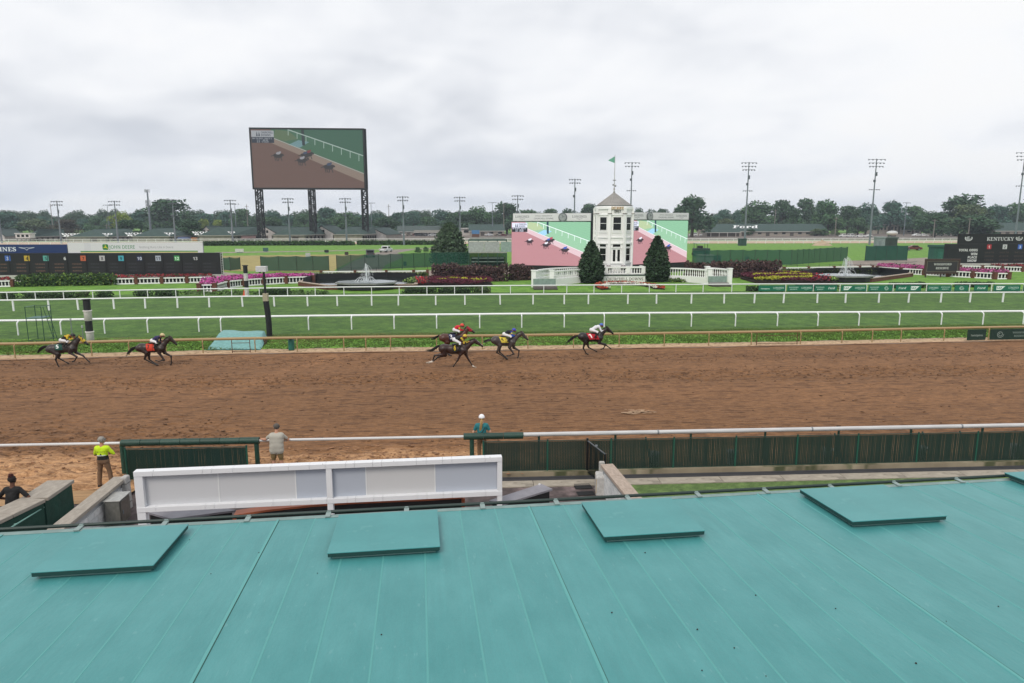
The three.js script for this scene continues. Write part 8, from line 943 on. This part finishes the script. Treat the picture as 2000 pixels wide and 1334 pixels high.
// ---------------------------------------------------------------- barns
const shingle = MG(0x3c524d, 0.85), barnWall = MG(0xa49c92, 0.85), gableWhite = MG(0xcfcac6, 0.8), awn = MG(0x8c6f6a, 0.8), awnBlue = MG(0x7f8fb5, 0.8);
function barn(label, apex, ya, hl, hr, ye, end, opt = {}) {
  const zf = opt.z ?? -364, A = zp(hl, ye, zf), B = zp(hr, ye, zf - 3), ap = zp(apex, ya, zf - 9), Cn = zp(end, ye - 1, zf - 28), re = zp(end - (opt.cut ?? 4), ya, zf - 34), o = V((A.x + B.x) / 2, 0, zf), t = thing('barn', label, 'building', o, 0, 'green roofed barns beyond the backstretch'); Cn.y = B.y = A.y; re.y = ap.y; const sh = Cn.clone().sub(B), D = A.clone().add(sh).add(V(0, 0, -6)), L = (v) => away(v, o), g0 = (v) => L(v).setY(0);
  const tri = (a, b, c) => { const g = new THREE.BufferGeometry(); g.setAttribute('position', new THREE.Float32BufferAttribute([a, b, c].flatMap((v) => [v.x, v.y, v.z]), 3)); g.computeVertexNormals(); return boxUV(flat(g), 0.1); }, roof = part('roof', merge([tri(L(A), L(B), L(ap)), boxUV(quad(L(B), L(Cn), L(re), L(ap)), 0.1), boxUV(quad(L(A), L(D), L(re), L(ap)), 0.1), tri(L(Cn), L(D), L(re))]), shingle, t);
  const inn = (v) => L(v).add(V(0, -0.05, -0.6)); part('front_wall', boxUV(quad(g0(A).add(V(0.5, 0, -0.6)), g0(B).add(V(-0.5, 0, -0.6)), inn(B).add(V(-0.5, 0, 0)), inn(A).add(V(0.5, 0, 0))), 0.1), barnWall, t); part('side_wall', boxUV(quad(g0(B).add(V(-0.5, 0, -0.6)), g0(Cn).add(V(-0.5, 0, -0.6)), inn(Cn).add(V(-0.5, 0, 0)), inn(B).add(V(-0.5, 0, 0))), 0.1), MG(0x8a837b, 0.85), t); part('rear_wall', boxUV(quad(g0(Cn), g0(D), inn(D), inn(Cn)), 0.1), barnWall, t); part('rear_wall', boxUV(quad(g0(D), g0(A), inn(A), inn(D)), 0.1), barnWall, t);
  part('ridge_cap', bar(L(ap), L(re), 0.5, 0.25), MG(0x465f59, 0.8), roof); part('eave_board', bar(L(A), L(B), 0.25, 0.3), MG(0xb5b0a8, 0.8), roof); part('eave_board', bar(L(B), L(Cn), 0.25, 0.3), MG(0xb5b0a8, 0.8), roof);
  for (let k = 0; k < 6; k++) { const p = g0(B).lerp(g0(Cn), (k + 0.5) / 6); part('stall_opening', bas(1.6, A.y * 0.75, 0.2, p.x - 0.5, 0, p.z - 0.5), M(0x2a2523, 0.9), t); }
  if (opt.door) part('door', bas(3.2, A.y * 0.7, 0.2, mix(L(A).x, L(B).x, 0.72), 0, -0.9), M(0x3a2f2c, 0.9), t);
  if (opt.awning) { const p = g0(B).lerp(g0(Cn), 0.35), q = g0(B).lerp(g0(Cn), 0.9); part('awning', quad(p.clone().setY(A.y * 0.85), q.clone().setY(A.y * 0.85), q.clone().add(V(0.5, A.y * 0.4, 2.5)), p.clone().add(V(0.5, A.y * 0.4, 2.5))), opt.awning, t); }
  if (opt.text) { const n = L(B).sub(L(A)).cross(L(ap).sub(L(A))).normalize(); if (n.z < 0) n.negate(); const cen = L(A).add(L(B)).add(L(ap)).multiplyScalar(1 / 3), w = (hr - hl) * 0.6 / scaleAt(o), m4 = new THREE.Matrix4().lookAt(n, V(0, 0, 0), V(0, 1, 0)); for (const [s, dy] of [['WOODFORD', 0.9], ['RESERVE', -0.95]]) { const g = new TextGeometry(s, { font: SERIFB, size: 1.45, depth: 0.12, curveSegments: 2 }); g.computeBoundingBox(); g.translate(-g.boundingBox.max.x / 2, dy - 0.5, 0.05); g.scale(w / g.boundingBox.max.x * (s.length / 8), 1, 1); g.applyMatrix4(m4); g.translate(cen.x - 1.5, cen.y - 0.5, cen.z); part('lettering', flat(g), whiteVinyl, roof); } }
  return t;
}
barn('leftmost green roofed barn with row of dark stalls behind the white lookout', 75, 448.5, 44, 66, 463, 128, { z: -372 });
barn('green roofed barn with white lettering, leftmost of three', 186, 447.5, 130, 206, 463, 262, { text: true, door: true }); barn('green roofed barn with white lettering, middle of three', 303, 445.5, 256, 330, 462.5, 378, { text: true, awning: awnBlue }); barn('green roofed barn with white lettering, rightmost of three', 428, 443, 386, 452, 460.5, 505, { text: true, awning: awn });
barn('green hipped barn between left and middle giant screen legs', 567, 443.5, 530, 596, 459.5, 640, { door: true }); barn('green hipped barn between middle and right giant screen legs', 681, 443, 650, 708, 458.5, 735, {});
function gableBarn(label, l, r, apex, ya, ye, depth, z, roofEnd) { const A = zp(l, ye, z), B = zp(r, ye, z), P = zp(apex, ya, z), o = V((A.x + B.x) / 2, 0, z), t = thing('gabled_barn', label, 'building', o, 0, 'white gabled barns beyond the backstretch'), L = (v) => away(v, o), D = zp(roofEnd, ya, z - depth).sub(P).setY(0), mv = (v) => v.clone().add(D), tri = (a, b, c) => { const g = new THREE.BufferGeometry(); g.setAttribute('position', new THREE.Float32BufferAttribute([a, b, c].flatMap((v) => [v.x, v.y, v.z]), 3)); g.computeVertexNormals(); return boxUV(flat(g), 0.1); }; A.y = B.y; const a = L(A), b = L(B), p = L(P), up = V(0, 0.35, 0), out = V(0, 0, 0.5);
  part('gable', merge([tri(a, b, p), boxUV(quad(a.clone().setY(0), b.clone().setY(0), b, a), 0.1)]), gableWhite, t); part('side_wall', boxUV(quad(b.clone().setY(0), mv(b).setY(0), mv(b), b), 0.1), barnWall, t); part('side_wall', boxUV(quad(a.clone().setY(0), mv(a).setY(0), mv(a), a), 0.1), barnWall, t); part('rear_gable', merge([tri(mv(a), mv(b), mv(p)), boxUV(quad(mv(a).setY(0), mv(b).setY(0), mv(b), mv(a)), 0.1)]), gableWhite, t);
  const rf = part('roof', merge([boxUV(quad(b.clone().add(V(0.6, 0.1, 0.5)), mv(b).add(V(0.6, 0.1, 0)), mv(p).add(up), p.clone().add(up).add(out)), 0.1), boxUV(quad(a.clone().add(V(-0.6, 0.1, 0.5)), mv(a).add(V(-0.6, 0.1, 0)), mv(p).add(up), p.clone().add(up).add(out)), 0.1)]), shingle, t); part('ridge_cap', bar(p.clone().add(up).add(V(0, 0.1, 0)), mv(p).add(up).add(V(0, 0.1, 0)), 0.4, 0.2), MG(0x465f59, 0.8), rf);
  for (const dx of [-1.2, 1.2]) part('window', box(1.1, 1.4, 0.1, p.x + dx, p.y - 2.6, 0.06), glassDark, t); part('door', bas(3, a.y * 0.8, 0.12, p.x, 0, 0.08), M(0x5a514b, 0.8), t); }
gableBarn('white gabled barn half hidden behind the leftmost light pole', -30, 9, -8, 449, 462, 40, -380, 30); gableBarn('white gabled barn left of the left giant screen leg', 388, 418, 402, 443, 458, 30, -398, 440); gableBarn('white gabled barn right of the left giant screen leg', 505, 542, 517, 443, 458, 34, -394, 560); gableBarn('white gabled barn right of the middle giant screen leg', 614, 656, 627, 442, 459, 34, -390, 655); gableBarn('white gabled barn with green roof right of the right giant screen leg', 712, 754, 727, 446, 459, 34, -396, 760);
function longBuilding(label, l, r, yr, ye, yb, opt = {}) {           // ridge parallel to the course
  const base = gp((l + r) / 2, yb), z = base.z, s = scaleAt(base), A = zp(l, ye, z), B = zp(r, ye, z), o = V((A.x + B.x) / 2, 0, z), W = B.x - A.x, H = hp((l + r) / 2, ye, base), dp = opt.depth ?? 14, HR = hp((l + r) / 2, yr, V(base.x, 0, z - dp / 2)), t = thing(opt.name ?? 'stable_building', label, 'building', o, 0), wallM = opt.wall ?? barnWall;
  part('wall', [bas(W, H, dp, 0, 0, -dp / 2)], wallM, t); const e = 0.7, r0 = opt.hip ?? 0, rf = part('roof', merge([boxUV(quad(V(-W / 2 - e, H - 0.05, e), V(W / 2 + e, H - 0.05, e), V(W / 2 + e - r0, HR, -dp / 2), V(-W / 2 - e + r0, HR, -dp / 2)), 0.1), boxUV(quad(V(W / 2 + e, H - 0.05, -dp - e), V(-W / 2 - e, H - 0.05, -dp - e), V(-W / 2 - e + r0, HR, -dp / 2), V(W / 2 + e - r0, HR, -dp / 2)), 0.1)]), opt.roof ?? shingle, t); part('fascia', box(W + 2 * e, 0.35, 0.15, 0, H - 0.15, e + 0.02), MG(0xcfccc6, 0.7), rf);
  for (const sd of [-1, 1]) part('gable_end', (() => { const g = new THREE.BufferGeometry(), x = sd * (W / 2 + 0.02); g.setAttribute('position', new THREE.Float32BufferAttribute([x, H, 0, x, H, -dp, x - sd * r0, HR - 0.1, -dp / 2], 3)); g.computeVertexNormals(); return flat(g); })(), opt.gable ?? wallM, t);
  const n = opt.bays ?? Math.round(W / 6); for (let k = 0; k < n; k++) { const x = -W / 2 + (k + 0.5) * W / n; if (opt.post) part('porch_post', bas(0.3, H - 0.1, 0.3, x, 0, 0.5), gableWhite, t); else { const w = part(k % 3 === 1 ? 'door' : 'window', bas(W / n * 0.45, H * (k % 3 === 1 ? 0.75 : 0.35), 0.12, x, k % 3 === 1 ? 0 : H * 0.42, 0.07), k % 3 === 1 ? M(0x4a4541, 0.8) : glassDark, t); if (k % 3 !== 1) part('sill', box(W / n * 0.5, 0.12, 0.25, x, H * 0.4, 0.1), gableWhite, w); } } if (opt.post) part('painted_porch_shade', bas(W * 0.96, H * 0.85, 0.1, 0, 0, 0.06), M(0x3d3733, 0.9), t);  // dark sheet behind the posts paints the porch shade over the wall
  return { t, W, H, HR, dp, s, rf };
}
longBuilding('long grey green roofed building behind the parked cars', 776, 880, 441, 452.5, 459, { roof: MG(0x4a5855, 0.85), depth: 18 }); longBuilding('low tan roofed pavilion in front of the parked cars', 810, 862, 449.5, 453.5, 460.5, { roof: MG(0x7d7a72, 0.85), post: true, depth: 10 }); longBuilding('white flat fronted office partly behind the spruce', 900, 921, 445, 446.5, 460, { wall: gableWhite, roof: MG(0x9a9a96, 0.8), depth: 10 });
{ const q = gp(929, 464), t = thing('blue_sign', 'small blue hoarding on a brown base right of the spruce', 'sign', q); part('panel', rbox(15 / scaleAt(q), 2.6, 0.4, 0.05, 0, hp(929, 453.5, q), 0), MG(0x4f86b8, 0.6), t); part('base', bas(14 / scaleAt(q), hp(929, 457, q), 1.5, 0, 0, -0.3), MG(0x6a4a3a, 0.8), t); }
longBuilding('green roofed barn with white gable end left of the left screen', 917, 985, 438, 451, 460.5, { gable: gableWhite, depth: 18 });
const ford = longBuilding('long green roofed stable with white script lettering on the roof', 1381, 1617, 437, 452, 461, { depth: 22 });
{ // script word on the roof slope
  const g = new TextGeometry('Ford', { font: SERIFB, size: 4.2, depth: 0.2, curveSegments: 4 }); g.computeBoundingBox(); g.translate(-g.boundingBox.max.x / 2, -1.4, 0); g.applyMatrix4(new THREE.Matrix4().set(1.35, 0.42, 0, 0, 0, 1, 0, 0, 0, 0, 1, 0, 0, 0, 0, 1)); const sl = Math.atan2(ford.HR - ford.H, ford.dp / 2); g.rotateX(-(Math.PI / 2 - sl)); g.translate(-ford.W * 0.165, (ford.H + ford.HR) / 2 + 0.15, -ford.dp / 4 + 0.4); part('lettering', flat(g), whiteVinyl, ford.rf);
}
longBuilding('low porch building with posts in front of the scripted roof', 1380, 1445, 449.5, 454, 462, { post: true, depth: 9 }); longBuilding('two storey pale building with row of dark windows among the right trees', 1706, 1767, 437.5, 438.5, 457, { wall: MG(0xaaa397, 0.8), roof: MG(0x8f8a80, 0.8), bays: 9, depth: 12, name: 'pale_house' }); longBuilding('small green roofed building right of the pale two storey house', 1768, 1800, 437.5, 449, 457, { depth: 12 });
const f2 = longBuilding('green roofed stable above the right tote board', 1944, 2120, 435, 451, 461, { depth: 20 });
{ const g = new TextGeometry('Ford', { font: SERIFB, size: 4.2, depth: 0.2, curveSegments: 4 }); g.computeBoundingBox(); g.applyMatrix4(new THREE.Matrix4().set(1.35, 0.42, 0, 0, 0, 1, 0, 0, 0, 0, 1, 0, 0, 0, 0, 1)); const sl = Math.atan2(f2.HR - f2.H, f2.dp / 2); g.rotateX(-(Math.PI / 2 - sl)); g.translate(-f2.W / 2 + 42 / f2.s, (f2.H + f2.HR) / 2 - 1.2, -f2.dp / 4 + 1.8); part('lettering', flat(g), whiteVinyl, f2.rf); }
// ---------------------------------------------------------------- floodlight poles
const lampG = merge([lathe([[0.05, 0.25], [0.18, 0.2], [0.42, -0.1], [0.44, -0.2], [0, -0.16]], 8).rotateX(0.5), box(0.1, 0.3, 0.1, 0, 0.3, 0)]), poleMat = MG(0x7d8790, 0.5, { metalness: 0.2 }), lampMat = M(0x4d545b, 0.5);
function lightPole(label, tx, ty, by, rows, lampsPx, mid, thick = 1, dist) {
  const b = dist ? vp(tx, 470, dist).setY(0) : gp(tx, by), s = scaleAt(b), H = hp(tx, ty, b), W = lampsPx / s, t = thing('floodlight_pole', label, 'light pole', b, 0, 'floodlight poles round the course'); part('pole', cyl(0.42 * thick, 0.17 * thick, H - 0.2, 0, 0, 0, 10), poleMat, t);
  for (let r = 0; r < rows; r++) { const y = H - 0.5 - r * 8 / s * 0.8, w = W * (1 - 0.1 * r); part('crossarm', bar(V(-w / 2, y, 0), V(w / 2, y, 0), 0.16), lampMat, t); const n = rows > 1 ? 5 : 4; for (let k = 0; k < n; k++) { const m = part('lamp', lampG, lampMat, t); m.position.set(-w / 2 + k * w / (n - 1), y - 0.15, 0.25); m.scale.setScalar(Math.max(0.8, 2.4 / s)); } }
  if (mid) { const y = hp(tx, mid, b); part('crossarm', bar(V(-W * 0.3, y, 0), V(W * 0.3, y, 0), 0.14), lampMat, t); for (const k of [-0.3, -0.15, 0.15, 0.3]) { const m = part('lamp', lampG, lampMat, t); m.position.set(W * k, y - 0.1, 0.2); m.scale.setScalar(Math.max(0.7, 2 / s)); } }
  if (rows > 1) { part('control_box', bas(0.5, 1.6, 0.5, 0.3, H - 0.5 - rows * 8 / s - 1.5, 0.3), lampMat, t); part('speaker', rbox(0.8, 1, 0.7, 0.1, -0.4, H - rows * 8 / s - 4, 0.4), lampMat, t); }
}
const LP = [[4, 362, 475, 2, 14, 0, 'at the left picture edge'], [120, 391, 476, 2, 20, 0, 'above the blue and white banner join'], [231, 391, 475, 2, 20, 0, 'by the lime green tree'], [343, 388, 474, 2, 16, 0, 'against the tall left trees'], [455, 389, 474, 2, 20, 0, 'just left of the giant screen'], [567, 385.5, 479, 2, 20, 0, 'between left and middle giant screen legs'], [677.5, 385.5, 477, 2, 20, 0, 'between middle and right giant screen legs'], [789, 382, 478.5, 2, 20, 0, 'first to the right of the giant screen'], [899, 383, 476, 2, 20, 0, 'rising behind the spruce'], [1011, 380, 476, 2, 21, 0, 'at the left end of the left screen header'], [1121, 348, 477, 2, 21, 0, 'above the right end of the left screen header'], [1230, 315.5, 477, 2, 27, 372, 'just right of the tower roof'], [1454, 315.5, 478, 3, 28, 372.5, 'before the scripted stable roof'], [1698, 309, 478, 3, 32, 370, 'left of the pale two storey house'], [1981, 296, 477, 3, 36, 363, 'tallest, at the right picture edge']];
for (const [x, ty, by, r, w, m, which] of LP) lightPole('floodlight pole ' + which, x, ty, by, r, w, m, 1.05);
for (const [x, ty, w, which] of [[216, 399, 14, 'left of the lime green tree'], [463, 397, 14, 'behind the pole left of the giant screen'], [727, 395, 14, 'right of the giant screen'], [962, 394, 14, 'among trees left of the left screen'], [1764, 394.5, 13, 'above the pale two storey house'], [1837, 393, 10, 'against the big right tree'], [1996, 388, 14, 'beside the tallest pole at the right edge']]) lightPole('thin distant floodlight pole ' + which, x, ty, 0, 1, w, 0, 0.9, 520);
{ // cell mast and utility poles
  const b = vp(296, 470, 430).setY(0), s = scaleAt(b), t = thing('cell_mast', 'grey telephone mast with antennas before the tall left trees', 'mast', b), H = hp(294, 371, b); part('mast', cyl(0.7, 0.4, H, 0, 0, 0, 10), poleMat, t); for (const y of [H - 1.5, H - 8, H - 10]) part('antenna_ring', [-1.3, -0.5, 0.4, 1.2].map((x) => bas(0.35, 1.9, 0.3, x, y, 0.9 - Math.abs(x) * 0.5)).concat([bas(2.6, 0.15, 0.15, 0, y + 0.8, 0.4)]), MG(0xa2a9ae, 0.6), t);
  for (const [px, ty, which] of [[106, 398, 'left of the second floodlight pole'], [486, 399, 'left of the left giant screen leg'], [761, 399, 'left of the first pole past the giant screen'], [984, 398, 'left of the left screen'], [211, 438, 'short, before the left lettered barn'], [1511, 408, 'behind the scripted roof'], [1630, 424, 'brown, right of the scripted roof'], [1822, 428, 'right of the pale two storey house'], [1890, 425, 'before the big right tree']]) { const q = vp(px, 470, ty > 415 ? 400 : 520).setY(0), o = thing('utility_pole', 'slender utility pole ' + which, 'pole', q, 0, 'utility poles beyond the course'), h = hp(px, ty, q); part('pole', cyl(0.3, 0.2, h, 0, 0, 0, 8), MG(0x8a8580, 0.8), o); part('crossarm', box(3, 0.2, 0.2, 0, h * 0.93, 0), MG(0x7d7770, 0.8), o); }
}
// ================================================================ TREES BEYOND
const crowns = [];
for (let v = 0; v < 7; v++) {                                      // unit crowns: height 1 from the ground, width 1
  seed(900 + v * 17); const lobes = [], n = 9 + (v % 3) * 2; for (let k = 0; k < n; k++) { const a = k / n * 6.283 + rr(-0.4, 0.4), ring = k % 3, r = ring === 0 ? rr(0.02, 0.12) : rr(0.16, 0.3); lobes.push([Math.cos(a) * r, ring === 0 ? rr(0.62, 0.82) : rr(0.22, 0.68), Math.sin(a) * r, rr(0.14, 0.23), rr(0.12, 0.19)]); }
  const l = [], N = 3000; for (let i = 0; i < N; i++) { const [x, y, z, r, h] = lobes[i % n], d = V(rr(-1, 1), rr(-0.75, 1), rr(-1, 1)).normalize(), k = Math.pow(rnd(), 0.3) * (0.85 + 0.3 * fbm(d.x * 3 + i % n, d.y * 3 + d.z * 2, 2, 905 + v)); l.push([V(clamp(x + d.x * r * k, -0.5, 0.5), clamp(y + d.y * h * k, 0.07, 1), clamp(z + d.z * r * k, -0.5, 0.5)), d, 0.05 * rr(0.6, 1.35)]); }
  const crown = leaves(l, () => { const q = rr(0.62, 1.4); return [q * rr(0.9, 1.1), q, q * rr(0.85, 1.1)]; });
  const tr = [rod(V(0, 0, 0), V(rr(-0.02, 0.02), 0.36, 0), 0.03, 7, 0.02)]; for (let k = 0; k < 6; k++) { const q = lobes[k]; tr.push(rod(V(0, 0.2 + 0.03 * k, 0), V(q[0] * 0.8, q[1], q[2] * 0.8), 0.014, 5, 0.005)); }
  crowns.push([crown, merge(tr)]);
}
const tones = { d: [0.044, 0.1, 0.05], m: [0.06, 0.135, 0.058], o: [0.095, 0.14, 0.065], l: [0.2, 0.27, 0.05], b: [0.052, 0.125, 0.09], r: [0.075, 0.07, 0.05] }, toneMat = Object.fromEntries(Object.entries(tones).map(([k, c]) => [k, VC(0.9, { color: lin(...c) })])), bark = MG(0x4b4036, 0.95);  // blue in the tones paints distance haze into the foliage colour
const toneName = { d: 'dark green', m: 'mid green', o: 'olive green', l: 'yellow green', b: 'haze tinted blue green', r: 'reddish brown green' };
let tv = 0;
function tree(px, top, w, base, tone, which) { const b = gp(px, base), s = scaleAt(b), H = hp(px, top, b) * 1.02, W = w / s * 1.5, v = crowns[tv++ % 7], t = thing('broadleaf_tree', toneName[tone] + ' tree ' + which, 'tree', b, hash(px, top, 3) * 6.28, 'trees beyond the course'); part('crown', v[0], toneMat[tone], t); part('trunk', v[1], bark, t); t.scale.set(W, H, W * 0.9); return t; }
const T = [
  [22, 413, 54, 459, 'b', 'tall, behind the left edge pole'], [33, 440, 40, 464, 'd', 'low and dense left of the white lookout'], [70, 427, 62, 459, 'o', 'broad, above the leftmost barn'], [84, 421, 26, 455, 'b', 'small, peeping over the broad olive one'], [104, 428, 32, 456, 'b', 'behind the thin pole'], [131, 427, 44, 462, 'r', 'left of the left lettered barn'], [166, 423, 34, 455, 'b', 'low, behind the left lettered barn'], [188, 420, 38, 456, 'm', 'behind the left lettered barn roof'], [212, 426, 28, 455, 'b', 'left of the lime one'], [240, 412, 40, 461, 'l', 'bright, behind the third floodlight pole'], [254, 428, 62, 467, 'd', 'wide, in front of the bright lime one'], [276, 412, 46, 457, 'b', 'right of the lime one'], [330, 386, 84, 459, 'd', 'tallest at the left'], [303, 427, 44, 458, 'm', 'low, before the tallest left one'], [375, 427, 52, 469, 'd', 'loose, before the lettered barns'], [402, 414, 54, 456, 'b', 'rounded, right of the tallest left one'], [399, 427, 24, 458, 'l', 'small, over the white gable'], [427, 428, 22, 458, 'l', 'small, over the right lettered barn'], [443, 413, 38, 455, 'b', 'behind the right lettered barn'], [474, 406, 40, 456, 'm', 'just left of the left giant screen leg'], [494, 424, 32, 457, 'd', 'at the left giant screen leg'], [535, 409, 42, 456, 'b', 'between the left and middle giant screen legs'], [528, 421, 46, 458, 'm', 'low, between the left and middle giant screen legs'], [563, 419, 42, 455, 'b', 'behind the sixth floodlight pole'], [592, 416, 36, 456, 'm', 'left of the middle giant screen leg'], [640, 404, 50, 457, 'b', 'tall, right of the middle giant screen leg'], [618, 418, 40, 457, 'm', 'at the middle giant screen leg'], [672, 409, 62, 458, 'm', 'broad, between middle and right giant screen legs'], [664, 423, 44, 460, 'm', 'low, over the hipped barn'], [700, 416, 36, 456, 'b', 'at the right giant screen leg'], [736, 417, 44, 456, 'b', 'right of the right giant screen leg'], [754, 423, 54, 462, 'd', 'dense, over the tractor'], [778, 414, 42, 456, 'b', 'left of the eighth floodlight pole'], [808, 411, 42, 455, 'b', 'right of the eighth floodlight pole'], [836, 419, 44, 457, 'm', 'above the parked cars'], [862, 408, 44, 456, 'b', 'left of the spruce top'], [893, 410, 62, 459, 'd', 'behind the spruce top'], [932, 402, 58, 458, 'm', 'right of the spruce'], [955, 412, 40, 457, 'm', 'over the white gable by the left screen'], [990, 395, 58, 458, 'd', 'left of the left screen header'], [1030, 408, 50, 456, 'm', 'behind the left screen header start'], [1072, 401, 46, 456, 'm', 'over the middle of the left screen header'], [1104, 406, 32, 456, 'd', 'over the right part of the left screen header'], [1147, 393, 42, 457, 'd', 'just left of the tower roof'], [1247, 405, 28, 456, 'd', 'just right of the tower'], [1291, 406, 32, 456, 'd', 'over the right screen header'], [1351, 382, 80, 463, 'd', 'largest, right of the twin screens'], [1325, 402, 40, 459, 'm', 'left shoulder of the largest one'], [1412, 403, 34, 455, 'b', 'pale, over the porch building'], [1437, 410, 28, 455, 'b', 'small pale, left of the light tower'], [1419, 424, 36, 458, 'o', 'low olive, over the scripted roof'], [1477, 392, 64, 458, 'm', 'rounded, right of the light tower'], [1527, 388, 46, 458, 'd', 'over the middle of the scripted roof'], [1548, 406, 40, 458, 'm', 'low, over the scripted roof right half'], [1572, 385, 46, 457, 'd', 'pointed, over the scripted roof right half'], [1602, 386, 36, 455, 'b', 'behind the rounded one right of the scripted roof'], [1616, 389, 60, 460, 'm', 'rounded, over the right end of the scripted roof'], [1654, 397, 44, 459, 'd', 'over the white parked pickups'], [1690, 396, 44, 458, 'b', 'behind the fourteenth floodlight pole'], [1675, 424, 40, 460, 'm', 'low, left of the pale house'], [1738, 392, 58, 457, 'b', 'over the pale house'], [1782, 400, 48, 457, 'm', 'right of the pale house'], [1824, 410, 62, 464, 'd', 'dark, low left of the big right one'], [1868, 378, 104, 461, 'd', 'biggest at the right'], [1884, 394, 62, 462, 'o', 'lighter, in front of the biggest right one'], [1892, 418, 88, 466, 'd', 'wide and low before the biggest right one'], [1922, 431, 52, 466, 'd', 'bushy, left of the right tote board'], [1946, 400, 54, 457, 'b', 'over the right tote board'], [1986, 394, 56, 457, 'm', 'behind the tallest pole'], [2040, 392, 70, 458, 'd', 'past the right edge'], [-30, 410, 70, 459, 'd', 'past the left edge'],
  [1464, 446, 20, 461, 'd', 'small bush shaped, at the light tower foot'], [1595, 446, 20, 461, 'o', 'small bush shaped, at the scripted building'], [1608, 446, 16, 461, 'm', 'small round, second at the scripted building'], [1631, 447, 16, 462, 'o', 'small round, right of the scripted building'], [816, 482, 12, 495, 'm', 'young sapling on the lawn left of the spruce'], [832, 480, 10, 493, 'm', 'young sapling close to the spruce']];
for (const [px, top, w, base, tone, which] of T) tree(px, top, w, base, tone, which);
{ // the far wood behind them, one mass
  seed(71); const N = 190, m = new THREE.InstancedMesh(crowns[2][0], VC(0.95, { color: lin(0.06, 0.11, 0.062) }), N), q = new THREE.Object3D(); for (let i = 0; i < N; i++) { const px = -120 + i * 11.9 + rr(-7, 7), b = gp(px, rr(453.5, 454.5)), top = rr(409, 424), H = hp(px, top, b) * 1.05, W = rr(34, 56) / scaleAt(b); q.position.copy(b); q.scale.set(W, H, W); q.rotation.y = rnd() * 6.28; q.updateMatrix(); m.setMatrixAt(i, q.matrix); } m.name = 'far_wood'; m.castShadow = m.receiveShadow = true; m.userData = { kind: 'stuff', label: 'distant line of hazy green woodland along the horizon', category: 'woodland' }; scene.add(m);
}
renderer.render(scene, camera);
